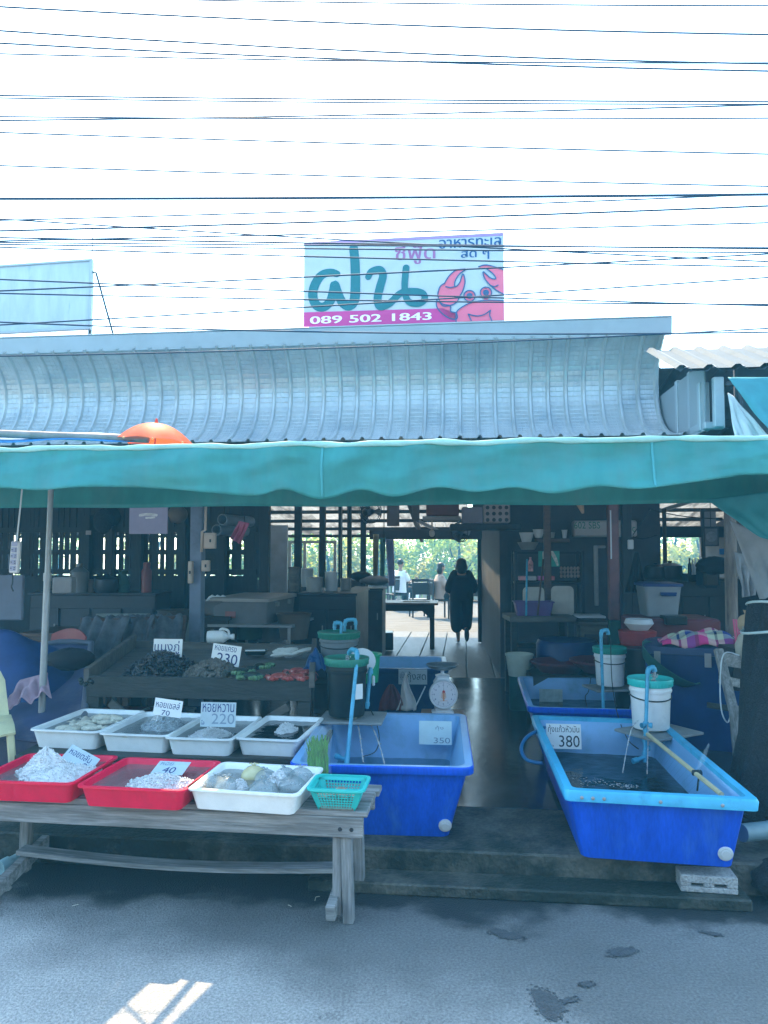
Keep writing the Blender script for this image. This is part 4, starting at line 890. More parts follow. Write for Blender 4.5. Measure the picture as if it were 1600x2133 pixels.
# cinder block and stones
cb0 = at(1455, 1838, 3.63); o = thing('cinder_block', 'grey hollow cinder block wedged under the sky blue rimmed tank', 'block', (cb0.x + .13, 3.87, .062), R(-9))
g = MB()
for y0_, y1_, z0_, z1_ in ((-.09, .09, .0, .026), (-.09, .09, .044, .082)): g.box((0, 0, (z0_ + z1_) / 2), (.27, .18, z1_ - z0_))
for x in (-.11, .0, .11): g.box((x, 0, .037), (.05, .178, .0195))
g.obj('block_body', block_m, o, bev=.004)
for u, v, d, s, lb in ((1598, 1828, 3.75, .05, 'rounded grey stone on the ground at the edge beyond the cinder block'), (12, 1855, 3.9, .022, 'small pale stone on the asphalt by the bench foot'), (1548, 1888, 3.72, .013, 'tiny pale pebble by the end of the lower step')):
    p = gr(u, v, .0); g = MB(); g.ball((0, 0, s * .5), (s * 1.3, s, s * .7), 12, 8, noise=.08); g.obj('stone', block_m, None, lb, 'stone', loc=(p.x, p.y, 0), rz=.4)
# bamboo pole with a tie and a folded net in the tank
ba, bb = at(1345, 1526, 5.0), at(1503, 1655, 3.85); o = thing('net_pole', 'pale bamboo pole of a hand net lying across the dark water of the tank', 'net', ba)
g = MB(); dlt = bb - ba; g.tube([dlt * (i / 12) for i in range(13)], .0135, 10); g.obj('pole', mat('bamboo', (.5, .44, .27), .5, var=.2, scale=8), o)
g = MB(); m0 = dlt * .72; g.tube([m0 + Vector((.0, 0, .016)), m0 + Vector((.015, 0, -.016)), m0 + Vector((0, -.012, -.09))], .005, 6); g.tube([m0 + Vector((-.01, .016, .0)), m0 + Vector((.02, -.02, .01))], .016, 8); g.obj('tie', black_pl, o)
g = MB()
for i in range(11): q = dlt * (.3 + .055 * i); g.tube([q, q + Vector((-.15 - .012 * i, -.12, -.15))], .0012, 4)
g.obj('net_strings', bag_clear, o)
g = MB(); g.tube([m0, m0 + Vector((.08, .1, .05)), m0 + Vector((.16, .2, .11))], [.004, .016, .006], 6); g.obj('plastic_strip', bag_clear, o)

# ---- water pipes of the tanks
def pipe(name, label, pts, r, elbows, m=pvc):
    o = thing(name, label, 'water pipe', pts[0], 0, 'blue water pipes of the tanks'); P = [Vector(p) - Vector(pts[0]) for p in pts]
    g = MB(); g.tube(P, r, 12); g.obj('tube', m, o)
    for e in elbows:
        g = MB(); i = e
        a = P[max(i - 1, 0)]; b = P[i]; c = P[min(i + 1, len(P) - 1)]
        da = (a - b); da = da.normalized() * min(.045, da.length) if da.length > 0 else Vector((0, 0, -.045)); dc = (c - b); dc = dc.normalized() * min(.045, dc.length) if dc.length > 0 else Vector((0, 0, .045))
        g.tube([b + da, b + da * .4, b + dc * .4, b + dc], r * 1.32, 12); g.obj('elbow', m, o)
    return o
def spout(label, pts, r=.006, parent=None):
    g = MB(); rnd = random.Random(len(pts)); P = spline(pts, 14)
    rad = [r * rnd.uniform(.35, 1.2) for _ in P]; g.tube(P, rad, 6)
    for i in range(26): q = P[rnd.randrange(len(P))]; g.ball(q + Vector((rnd.uniform(-1, 1), rnd.uniform(-1, 1), rnd.uniform(-1, 1))) * r * 1.6, r * rnd.uniform(.3, .7), 5, 4)
    return g.obj('water_jet', spout_m, None, label, 'water jet', 'jets of water falling into the tanks', smooth=180)
lp = [at(722, 1592, 4.78), at(744, 1372, 5.08), at(744, 1356, 5.08), at(732, 1352, 5.16), at(726, 1362, 5.2)]
pl_ = pipe('water_pipe', 'long blue water pipe leaning up out of the clear water tank to the black bucket', lp, .013, (2, 3))
g = MB(); q0 = at(700, 1575, 4.85); q1 = lp[0] + (lp[1] - lp[0]) * .04; g.tube([q0 - lp[0], q1 - lp[0]], .014, 10); g.obj('branch_tube', pvc, pl_); g = MB(); g.tube([q0 - lp[0], (q0 - lp[0]).lerp(q1 - lp[0], .3)], .019, 10); g.obj('branch_end', pvc, pl_); g = MB(); g.tube([(lp[1] - lp[0]) * a for a in (0, .09)], .0175, 10); g.obj('tee', pvc, pl_)
rp = [at(1343, 1588, 4.95), at(1349, 1404, 5.02), at(1350, 1393, 5.02), at(1362, 1389, 5.04), at(1364, 1399, 5.04)]
pr_ = pipe('water_pipe', 'pale blue water pipe standing before the white bucket with the turquoise lid', rp, .0125, (2, 3))
g = MB(); z0 = Vector((0, 0, 0)); ax = (rp[1] - rp[0])
for a in (.1, .24, .36, .44): c = ax * a; g = MB(); g.tube([c - ax * .018, c + ax * .018], .0185, 10); g.obj('joint', pvc, pr_)
for a, dx, dy in ((.06, -.09, -.03), (.42, -.035, -.02), (.42, .035, -.02), (.16, .03, 0)):
    c = ax * a; dz_ = -.02 if abs(dx) > .05 else 0; g = MB(); g.tube([c, c + Vector((dx, dy, dz_))], .0135, 10); g.tube([c + Vector((dx * .6, dy * .6, dz_ * .6)), c + Vector((dx, dy, dz_))], .018, 10); g.obj('outlet', pvc, pr_)
hp = [at(1257, 1482, 6.05), at(1252, 1330, 6.1), at(1252, 1314, 6.1), at(1266, 1312, 6.15), at(1267, 1322, 6.15)]
pipe('water_pipe', 'blue water pipe rising from the rear tank in front of the green footed post', hp, .0125, (2, 3))
bp_ = [at(708, 1400, 5.9), at(711, 1302, 5.9), at(711, 1298, 5.9), at(697, 1296, 5.9), at(697, 1312, 5.9)]
pipe('water_pipe', 'dim blue pipe over the white drum behind the black bucket', bp_, .012, (2, 3))
bp2 = [at(718, 1315, 6.0), at(719, 1292, 6.0), at(741, 1290, 6.0), at(741, 1312, 6.0)]
pipe('water_pipe', 'short hooked dim blue pipe beside the white drum', bp2, .012, (1, 2))
vp = [at(772, 1390, 5.3), at(768, 1430, 5.28), at(764, 1476, 5.26)]
pv = pipe('water_pipe', 'short blue pipe with a pale valve beside the black bucket', vp, .014, (0, 2)); g = MB(); g.box(at(778, 1418, 5.26) - vp[0], (.02, .02, .07)); g.obj('valve_handle', enamel, pv, bev=.006)
spout('thin jet of water falling beside the leaning blue pipe', [at(738, 1488, 5.15), at(746, 1510, 5.1), at(752, 1550, 4.9), at(757, 1588, 4.75)])
spout('curved jet of water falling in the middle of the clear water tank', [at(760, 1492, 5.2), at(778, 1520, 5.1), at(793, 1560, 4.85), at(801, 1592, 4.7)])
spout('slanting jet of water splashing into the dark tank', [at(1330, 1500, 4.95), at(1315, 1520, 4.9), at(1305, 1565, 4.8), at(1297, 1610, 4.7)], .004)
spout('straight thin jet falling before the white bucket into the dark tank', [at(1349, 1508, 4.96), at(1350, 1550, 4.9), at(1348, 1612, 4.7)], .004)
spout('frothy water running from the pale pipe into the turquoise lid', [rp[4], at(1363, 1410, 5.06), at(1361, 1424, 5.08)], .011)
spout('frothy water running from the leaning pipe into the black bucket', [lp[4], at(724, 1372, 5.2), at(723, 1382, 5.2)], .01)
# black hose lines
def wire(name, label, pts, r=.004, m=None, cat='hose', grp=None, sm=8): g = MB(); g.tube(pts, r, 6, smooth=sm); return g.obj(name, m or black_pl, None, label, cat, grp, smooth=180)
wire('air_hose', 'black air hose looping down the back wall of the clear water tank', [at(772, 1478, 5.28), at(784, 1505, 5.22), at(790, 1540, 5.1), at(781, 1566, 4.95), at(755, 1576, 4.8)], .0035)
wire('air_hose', 'black air hose hanging from the rear tank into the dark tank', [at(1272, 1330, 6.1), at(1275, 1420, 5.95), at(1287, 1490, 5.5), at(1308, 1540, 5.1), at(1330, 1560, 4.95)], .0035)
wire('air_hose', 'short black cord hanging inside the rear pale lined tank', [at(1231, 1411, 6.9), at(1226, 1440, 6.6), at(1219, 1452, 6.5), at(1225, 1480, 6.3)], .0035)
wire('garden_hose', 'pale blue hose bulging out beside the sky blue rimmed tank', [at(1135, 1515, 5.2), at(1098, 1535, 5.0), at(1086, 1560, 4.85), at(1098, 1583, 4.75), at(1130, 1590, 4.7)], .012, mat('blue_hose', (.01, .12, .3), .4))
# ---- buckets
def bucket(name, label, u, v, d, wpx, hpx, m, lid=None, band=True, cat='bucket', tp=.88, grp='buckets with filter lids'):
    p = at(u, v, d); r = wpx * d / FPX / 2; h = hpx * d / FPX; o = thing(name, label, cat, p, 0, grp)
    g = MB(); g.lathe([(0, 0), (r * tp * .97, 0), (r * tp, .006), (r * .97, h * .8), (r * 1.0, h * .8), (r * 1.03, h * .83), (r * 1.03, h * .86), (r, h * .87), (r, h * .97), (r * 1.03, h), (r * .99, h), (r * .96, h * .9), (r * .86, .02), (0, .02)], 32); g.obj('pail', m, o)
    if band:
        g = MB(); g.tube([(r * 1.0 * math.cos(a), r * 1.0 * math.sin(a), h * (.72 - .07 * abs(math.sin(a)) * (1 if math.sin(a) < 0 else .2))) for a in [k * math.pi / 14 for k in range(28)]], .0045, 6, closed=True); g.obj('band', black_pl, o)
    if lid:
        g = MB(); g.lathe([(0, h + .005), (r * .7, h + .008), (r * .95, h + .018), (r * 1.1, h + .03), (r * 1.12, h + .02), (r * 1.02, h - .022), (r * .98, h - .02)], 36)
        for k in range(44): a = k * math.pi / 22; g.box((r * 1.075 * math.cos(a), r * 1.075 * math.sin(a), h + .004), (.004, .006, .04), a)
        g.obj('basket_lid', lid, o)
    return o, r, h
b1, r1, h1 = bucket('filter_bucket', 'white pail with turquoise strainer lid and black band on the corner of the dark tank', 1356, 1515, 5.15, 82, 92, white_pl, turq)
b2, _, _ = bucket('filter_bucket', 'white pail with green strainer lid on the rear pale lined tank', 1271, 1426, 6.45, 62, 70, white_pl, mat('green_plastic', (.02, .28, .22), .45))
b3, r3, h3 = bucket('filter_bucket', 'tall black bucket with green strainer lid on the corner of the clear water tank', 722, 1488, 5.18, 84, 108, black_pl, mat('dark_green_plastic', (.02, .2, .14), .45), band=False)
g = MB(); g.box((.09, -r3 * 1.0, h3 * .5), (.055, .003, .1), .55); g.obj('label_paper', paper, b3)
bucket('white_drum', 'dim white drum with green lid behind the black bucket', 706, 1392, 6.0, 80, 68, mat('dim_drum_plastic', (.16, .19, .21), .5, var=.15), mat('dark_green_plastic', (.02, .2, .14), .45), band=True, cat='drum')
for u, v, d, a, lb, w_, dd in ((735, 1492, 5.22, R(-6), 'grey board across the corner of the clear water tank under the black bucket', .44, .36), (1372, 1521, 5.12, R(28), 'grey board across the corner of the dark tank under the white pail', .46, .36), (1275, 1430, 6.5, R(10), 'grey board under the green lidded pail on the rear tank', .42, .3)):
    p = at(u, v, d); g = MB(); g.box((0, 0, 0), (w_, dd, .018)); g.obj('board', mat('grey_board', (.22, .24, .25), .8, var=.25, scale=6), None, lb, 'board', 'boards bridging the tank corners', bev=.004, loc=(p.x, p.y, p.z - .01), rz=a)
gb = at(770, 1420, 5.75); g = MB(); g.lathe([(.0, 0), (.085, 0), (.1, .2), (.115, .2), (.115, .215), (.09, .21), (.07, .02), (0, .02)], 24); g.obj('bucket', mat('bright_green_plastic', (.01, .3, .15), .4), None, 'bright green bucket tucked behind the black bucket', 'bucket', loc=(gb.x - .02, gb.y, gb.z))
g = MB(); g.lathe([(0, 0), (.1, .004), (.1, .01), (0, .006)], 24, rot=(R(60), 0, 0)); g.obj('dish', enamel, None, 'pale round dish leaning behind the black bucket lid', 'dish', loc=at(754, 1378, 5.45))
# ---- kitchen scale on a stool
stool_p = at(922, 1484, 5.95); so = thing('wooden_stool', 'small wooden stool under the kitchen scale', 'stool', (stool_p.x, stool_p.y, FZ), R(-5)); zt = stool_p.z - FZ
g = MB(); g.box((0, 0, zt - .012), (.34, .26, .024)); g.obj('seat', mat('orange_brown_board', (.28, .16, .1), .6, var=.3, scale=5, stretch=(1, 8, 1)), so, bev=.004)
for sx in (-1, 1):
    for sy in (-1, 1): g = MB(); g.box((sx * .13, sy * .09, (zt - .024) / 2), (.035, .035, zt - .024)); g.obj('leg', wood_tray, so)
sp = Vector((stool_p.x, stool_p.y, stool_p.z)); ks = thing('kitchen_scale', 'white dial kitchen scale with round steel pan on a stool', 'scale', sp, R(2)); zc = .155; dr = .112
g = MB(); g.rr([(.085, .06, .02, 0), (.085, .06, .02, .012), (.05, .04, .02, .03)]); g.rr([(.062, .05, .02, .02), (.07, .055, .02, .24), (.05, .045, .02, .275)]); g.obj('body', scale_body, ks)
g = MB(); g.lathe([(dr, -.005), (dr, .03), (dr * .97, .036), (dr * .9, .03), (0, .028)], 40, (0, -.05, zc), rot=(R(90), 0, 0)); g.obj('dial_case', scale_body, ks)
df = MB(); df.lathe([(0, .0), (dr * .9, 0)], 40, (0, -.0815, zc), rot=(R(90), 0, 0)); dfo = df.obj('dial', dial_face, ks)
g = MB()
for k in range(60):
    a = k * math.pi / 30; L0 = .012 if k % 5 == 0 else .006; r_ = dr * .84; c, s = math.sin(a), math.cos(a); g.bar((r_ * c, -.0826, zc + r_ * s), ((r_ - L0) * c, -.0826, zc + (r_ - L0) * s), .0014 if k % 5 else .0022, .0006, (0, 1, 0))
for k in range(12):
    a = k * math.pi / 6; r_ = dr * .64; c, s = math.sin(a) * r_, math.cos(a) * r_; g.text(str(k if k else 12) if k else '0', c - .007, c + .007, zc + s - .007, zc + s + .007, -.0828, keep=True)
g.obj('scale_marks', ink_blue, dfo)
g = MB(); g.add([(.003, -.0835, zc - .02), (-.003, -.0835, zc - .02), (0, -.0835, zc + .075)], [(0, 1, 2)]); g.obj('pointer', ink_black, ks)
# red and orange crest: a crowned staff with flames on both sides
g = MB(); g.strip([(0, zc - .045), (0, zc + .01)], .012, -.0832)
for sx in (-1, 1):
    for k in range(4): z = zc - .03 + k * .011; g.strip([(0, z), (sx * .012, z + .004), (sx * (.022 - k * .003), z + .014)], [.006, .005, .001], -.0833 - .0001 * k)
g.strip([(-.028, zc - .048), (.028, zc - .048)], .0025, -.0836); g.obj('crest', crest_or, dfo)
g = MB(); g.ball((0, -.0834, zc + .02), (.011, .001, .013), 10, 6); g.obj('crest_head', crest_red, dfo)
g = MB(); g.rr([(.05, .045, .02, .275), (.055, .05, .02, .29), (.03, .03, .02, .3)]); g.lathe([(.014, .29), (.014, .33), (.05, .335), (.05, .34)], 20); g.obj('pan_support', scale_body, ks)
g = MB(); g.lathe([(0, .335), (.06, .337), (.105, .352), (.125, .372), (.13, .374), (.127, .379), (.104, .358), (.06, .342), (0, .34)], 36); g.obj('pan', pan_m, ks)
# things beside the scale
o = thing('crab_trap_cloth', 'white pointed cloth hanging beside the maroon bag behind the clear water tank', 'cloth', at(846, 1480, 6.1))
g = MB(); g.grid(lambda a, b: ((a - .5) * .16 * (1 - b * .93) + .02 * math.sin(b * 6) * (1 - b), .02 * math.sin(a * 9 + b * 3), .3 * b), 12, 14, .003); g.obj('cloth', white_cloth, o, smooth=180)
g = MB(); g.grid(lambda a, b: ((a - .5) * .2 * (1 - b ** 2 * .8), .05 * math.sin(math.pi * a) + .012 * math.sin(a * 21), .21 * b), 16, 12, .003); g.obj('maroon_bag', red_dark, None, 'maroon plastic bag slumped behind the clear water tank', 'bag', smooth=180, loc=at(815, 1482, 6.1))
wire('thin_stick', 'thin pale stick leaning behind the tank next to the scale', [at(862, 1480, 6.0), at(886, 1430, 6.2)], .006, enamel, 'stick', sm=0)
# ================================================================ shop sign on the ridge
sg_l, sg_r = at(633, 594, 7.02), at(1050, 575, 6.8)
SW = (sg_r - sg_l).length; sang = math.atan2(sg_r.y - sg_l.y, sg_r.x - sg_l.x)
zb = at(842, 674, 6.9).z; zt_ = at(842, 494, 6.9).z; SHH = zt_ - zb
mid = (sg_l + sg_r) / 2
SG = thing('shop_sign', 'pale blue rooftop sign with teal lettering, a pink crab and a phone number', 'sign', (mid.x, mid.y, zb), sang)
sky_panel = mat('pale_blue_sign_vinyl', (.42, .47, .52), .45, var=.05, dirt=(.38, .43, .48), dscale=4)
teal_ink = mat('teal_sign_vinyl', (.0, .13, .16), .45, var=.05); mag = mat('magenta_sign_vinyl', (.5, .03, .22), .45, var=.05)
lilac = mat('lilac_sign_edge', (.34, .2, .45), .45, var=.05); navy_ink = mat('navy_sign_vinyl', (.0, .06, .2), .45, var=.05); mauve = mat('mauve_sign_vinyl', (.3, .1, .26), .45, var=.05)
crab_pink = mat('pink_sign_vinyl', (.7, .13, .22), .45, var=.05); line_ink = mat('dark_blue_sign_vinyl', (.02, .08, .2), .45, var=.05); sign_white = mat('white_sign_vinyl', (.8, .8, .85), .45, var=.03)
def sx_(x, y):
    f = (x - 103) / 1337; t = 140 - 70 * f; b = 712 - 57 * f
    return ((f - .5) * SW, (1 - (y - t) / (b - t)) * SHH)
g = MB(); g.box((0, .012, SHH / 2), (SW, .024, SHH)); g.obj('panel', sky_panel, SG)
g = MB(); g.box((0, -.002, SHH - .014), (SW, .003, .028)); g.obj('top_band', lilac, SG)
g = MB(); pl = [sx_(*q) for q in ((104, 711), (104, 612), (1040, 578), (1125, 612), (1125, 667))]; pl = [(max(-SW / 2, p[0]), max(0.0, p[1])) for p in pl]; g.prism(pl, -.003, -.0005); g.obj('phone_band', mag, SG)
g = MB()
g.strip([sx_(*q) for q in ((330, 352), (285, 342), (225, 362), (180, 425), (165, 500), (190, 562), (240, 575), (285, 535), (305, 470), (315, 425), (335, 475), (365, 540), (410, 567), (448, 530), (456, 420), (453, 280), (443, 180))], [.065, .09, .09, .085, .085, .095, .085], -.002, n=10)
g.strip([sx_(*q) for q in ((543, 372), (565, 335), (620, 322), (642, 362), (622, 440), (606, 520), (625, 570), (690, 545), (760, 480), (840, 465), (905, 478), (920, 520), (880, 548), (820, 540), (795, 500), (787, 420), (797, 310))], [.06, .07, .08, .075, .065, .06, .065, .06, .065], -.0045, n=10)
g.obj('lettering', teal_ink, SG)
g = MB(); x0_, z0_ = sx_(150, 690); x1_, z1_ = sx_(962, 602); g.text('089 502 1843', x0_, x1_, z0_, z1_ - .004, -.0042)
for k in (1, 2):
    d_ = .0022 * k; g.text('089 502 1843', x0_ + d_, x1_ + d_, z0_, z1_ - .004, -.0042 - .0003 * k); g.text('089 502 1843', x0_ - d_, x1_ - d_, z0_, z1_ - .004, -.0049 - .0003 * k)
g.obj('lettering', sign_white, SG)
g = MB(); a_ = sx_(722, 290); b_ = sx_(988, 142)
for k in range(3): g.text('ซีฟู๊ด', a_[0] + .003 * k, b_[0] + .003 * k, a_[1], b_[1], -.003 - .0003 * k)
g.obj('lettering', mauve, SG)
for tx, p0, p1 in (('อาหารทะเล', (1015, 180), (1420, 100)), ('สด ๆ', (1160, 256), (1342, 186))):
    g = MB(); a_ = sx_(*p0); b_ = sx_(*p1)
    for k in range(3): g.text(tx, a_[0] + .0025 * k, b_[0] + .0025 * k, a_[1], b_[1], -.003 - .0003 * k)
    g.obj('lettering', navy_ink, SG)
# crab picture
CW = SG
def closed(pts, n=6): P = spline([(p[0], 0, p[1]) for p in pts + pts[:1]], n)[:-1]; return [(p.x, p.z) for p in P]
XR = 1438
claw1 = [(1050, 415), (1085, 360), (1130, 325), (1192, 318), (1150, 350), (1120, 400), (1122, 435), (1150, 410), (1172, 350), (1186, 400), (1172, 460), (1150, 500), (1130, 540), (1080, 562), (1035, 560), (1008, 500), (1015, 450), (1032, 425)]
arm1 = [(998, 525), (1040, 552), (1088, 565), (1092, 600), (1128, 612), (1130, 650), (1080, 645), (1030, 610), (1000, 570)]
body = [(1126, 668), (1128, 610), (1160, 575), (1230, 540), (1330, 525), (XR, 528), (XR, 590), (XR, 655), (1280, 662)]
claw2 = [(1275, 302), (1330, 290), (XR, 320), (XR, 400), (XR, 482), (1400, 465), (1350, 425), (1315, 380), (1305, 335), (1350, 375), (1385, 382), (1370, 350), (1330, 318)]
g = MB(); yk = -.003
def pic(pts, sm=True):
    global yk
    q = [sx_(*p) for p in pts]; q = closed(q) if sm else q; q = [(min(p[0], SW / 2 - .001), max(p[1], .001)) for p in q]; g.add([(p[0], yk, p[1]) for p in q], [tuple(range(len(q)))]); yk -= .0006
for c_ in (arm1, claw1, claw2): pic(c_)
pic(body, False)
for ex_, ey_ in ((1215, 497), (1322, 475)):
    pic([(ex_ - 13, ey_ + 25), (ex_ + 13, ey_ + 25), (ex_ + 13, ey_ + 65), (ex_ - 13, ey_ + 65)], False); pic([(ex_ + 37 * math.cos(k * .524), ey_ + 36 * math.sin(k * .524)) for k in range(12)])
g.obj('crab_picture', crab_pink, SG, smooth=0)
g = MB(); yl = -.009
def ln(pts, w=.011):
    global yl
    g.strip([sx_(min(p[0], XR - 3), p[1]) for p in pts], w, yl, n=6); yl -= .0004
for c_ in (claw1, arm1): ln(c_ + c_[:1])
ln(claw2[2::-1] + claw2[:1:-1][:0]); ln(claw2[4:])
ln(body[:6]); ln([(1205, 618), (1225, 660)]); ln([(1205, 618), (1260, 630), (1310, 620), (1350, 592)]); ln([(1350, 592), (1345, 625), (1358, 660)])
ln([(1060, 436), (1090, 442), (1120, 435)]); ln([(1350, 425), (1375, 435), (1400, 425)])
for ex_, ey_ in ((1215, 497), (1322, 475)):
    ln([(ex_ + 37 * math.cos(k * .524), ey_ + 36 * math.sin(k * .524)) for k in range(13)]); ln([(ex_ + 16 * math.cos(k * .524), ey_ + 16 * math.sin(k * .524)) for k in range(13)]); ln([(ex_ - 5, ey_), (ex_, ey_ - 3), (ex_ + 5, ey_)], .03)
g.obj('crab_outline', line_ink, SG, smooth=0)
for x in (-SW * .42, -.1, SW * .4):
    g = MB(); g.bar((x, .05, -.35), (x, .05, SHH * .95), .035, .035); g.obj('support_post', grey_paint, SG)
    g = MB(); g.bar((x, .07, SHH * .7), (x, .6, -.38), .025, .025); g.obj('back_brace', grey_paint, SG)
# ================================================================ blank billboard
bl, br_ = at(-330, 620, 8.4), at(190, 615, 7.9); z0 = at(190, 684, 7.9).z; z1 = at(190, 545, 7.9).z
BW = (br_ - bl).length; bmid_ = (bl + br_) / 2
BB = thing('blank_billboard', 'weathered pale blue sheet metal billboard back with lean-to brace and thin rod', 'billboard', (bmid_.x, bmid_.y, z0), math.atan2(br_.y - bl.y, br_.x - bl.x))
bbm = mat('faded_blue_sheet', (.36, .44, .52), .55, var=.14, scale=3, stretch=(3, 1, .7), dirt=(.2, .28, .38), dscale=3.4, dlo=.6, dhi=.75)
g = MB(); g.box((0, 0, (z1 - z0) / 2), (BW, .02, z1 - z0)); g.obj('panel', bbm, BB)
g = MB(); g.box((0, -.005, z1 - z0 + .012), (BW + .02, .05, .024)); g.box((0, -.005, .0), (BW + .02, .05, .03)); g.box((BW / 2, -.005, (z1 - z0) / 2), (.03, .05, z1 - z0)); g.obj('panel_frame', cap_m, BB, bev=.004)
g = MB(); g.bar((BW / 2 - .03, .04, -1.2), (BW / 2 - .03, .04, z1 - z0), .03, .03); g.obj('support_post', gun, BB)
g = MB(); g.tube([(BW / 2, 0, z1 - z0 - .1), (BW / 2, 0, z1 - z0 + .37)], .0045, 6); g.obj('rod', gun, BB)
g = MB(); g.tube([(BW / 2 + .0, .0, z1 - z0 - .115), (BW / 2 + .05, .0, z1 - z0 - .125), (BW / 2 + .27, .0, -.1), (BW / 2 + .33, 0, -.35)], .012, 8); g.obj('brace', gun, BB)
# ================================================================ overhead cables
CB = [(-9, 12, .8, 8), (14, 72, 1.3, 8), (64, 133, 1.3, 10), (90, 148, 1.3, 12), (112, 131, .6, 6), (199, 212, 1.2, 2), (204, 217, .9, 6), (251, 218, 1.7, 4), (243, 246, .8, 3), (276, 321, .9, 4), (345, 388, .9, 3), (414, 405, 2.9, 2), (459, 404, .9, 6), (481, 429, 2.0, 3), (456, 545, .8, 4), (505, 516, .8, 2), (509, 526, .7, 2), (515, 556, .6, 3), (606, 529, 1.7, 3), (582, 637, 1.1, 3), (611, 634, 1.0, 4), (677, 578, 1.0, 4), (671, 692, 1.2, 12), (495, 518, 1.8, 2), (502, 464, .5, 2), (742, 684, .8, 8)]
ORD = 'first second third fourth fifth sixth seventh eighth ninth tenth eleventh twelfth thirteenth fourteenth fifteenth sixteenth seventeenth eighteenth nineteenth twentieth'.split()
LABC = ['faint overhead cable skimming the very top of the sky', 'overhead cable sloping down below the topmost one', 'overhead cable upper of the close sloping pair high in the sky', 'overhead cable lower of the close sloping pair high in the sky', 'hair thin cable just under the high sloping pair', 'upper of two near level cables in the middle of the white sky', 'lower of two near level cables in the middle of the white sky', 'dark cable rising gently just below the two level cables', 'hair thin level cable crossing the gently rising dark one', 'lone thin cable sloping down across the open sky', 'thin cable sloping down just above the thickest cable', 'thickest dark blue overhead cable, almost level', 'thin cable rising to meet the thickest cable', 'thick dark cable rising under the thickest cable', 'thin cable sloping down past the billboard rod to the sign', 'upper of two thin level cables at the height of the billboard top', 'lower of two thin level cables at the height of the billboard top', 'faint thin cable sinking across the sign lettering', 'dark cable rising across the blank billboard and through the sign', 'cable sinking across the blank billboard and the teal sign letters', 'nearly level cable crossing low over the billboard and the sign', 'cable rising from the billboard bottom across the phone number', 'cable sagging across the curved fascia below the sign', 'dark cable crossing the sign top beside the navy lettering', 'faintest hair thin cable rising above the sign', 'thin cable rising across the end of the fascia to the white shed roof']
for i, ((va, vb, wpx, sg_), lab) in enumerate(zip(CB, LABC)):
    d = 4.75 + .035 * ((i * 7) % 11); pts = []
    for k in range(-12, 29):
        t = k / 16; v = va + (vb - va) * t + (4 * sg_ * t * (1 - t) if 0 <= t <= 1 else 0) * (1 if i % 3 else .6); pts.append(at(1600 * t, v, d + .1 * t))
    g = MB(); g.tube(pts, max(wpx * (1.45 if wpx < 1.5 else 1.0), 1.6) * d / FPX, 6); g.obj('overhead_cable', cable_m, None, lab, 'cable', 'overhead cables', smooth=180)
# ================================================================ umbrella, pipe and tarps on the awning
ut = at(322, 872, 5.6); UM = thing('orange_umbrella', 'small orange umbrella opened on top of the teal awning', 'umbrella', (ut.x, ut.y, ut.z - .305), R(14), rot=(R(2), R(3), R(14)))
ur = .305
g = MB()
def um(a, b):
    t = a * 2 * math.pi; k = 1 - .07 * abs(math.sin(4 * t)) * b; r = ur * b * (1 - .04 * b) * k
    return (r * math.cos(t), r * math.sin(t), .27 - .15 * b ** 1.9 - .0 * k + .012 * abs(math.sin(4 * t)) * b)
g.grid(um, 64, 12); g.obj('canopy', umb_or, UM, smooth=30)
g = MB(); g.lathe([(.014, .262), (.011, .29), (.007, .305), (0, .307)], 12); g.obj('tip', umb_or, UM)
g = MB(); g.tube([(0, 0, .27), (0, 0, -.1)], .005, 8); g.obj('shaft', gun, UM)
for k in range(8): a = k * math.pi / 4; g = MB(); g.ball((ur * .955 * math.cos(a), ur * .955 * math.sin(a), .118), .008, 8, 6); g.obj('rib_tip', mat('orange_tip', (.7, .3, .1), .5), UM)
g = MB(); g.tube([at(-500, 885, 5.5), at(310, 915, 5.5)], .029, 14); g.obj('steel_pipe', mat('rust_grey_pipe', (.26, .22, .22), .6, var=.2, scale=6, dirt=(.16, .13, .13), dscale=5), None, 'grey steel pipe lying along the awning top by the orange umbrella', 'pipe')
g = MB(); g.grid(lambda a, b: tuple(at(-500 + 780 * a, 908 + 14 * b - 4 * a + 3 * math.sin(a * 20 + b), 5.6 - .15 * b)), 40, 4, .004); g.obj('blue_tarp', mat('bright_blue_tarp', (.05, .25, .6), .5, var=.2, transl=.2), None, 'strip of bright blue tarp tucked under the steel pipe on the awning', 'tarp', smooth=180)
# pale patches of clear film lying on the canopy
for u0, u1, lb in ((600, 700, 'low pale tarp fold peeping over the awning hem beneath the sign'), (820, 920, 'second pale tarp fold on the awning top under the crab sign')):
    g = MB(); g.grid(lambda a, b: tuple(at(u0 + (u1 - u0) * a, 926 - 7 * math.sin(math.pi * a), 4.75) + Vector((0, .3 * b, .02 * math.sin(math.pi * b) - .01))), 16, 4, .003); g.obj('tarp_fold', awn_hem, None, lb, 'tarp', smooth=180)
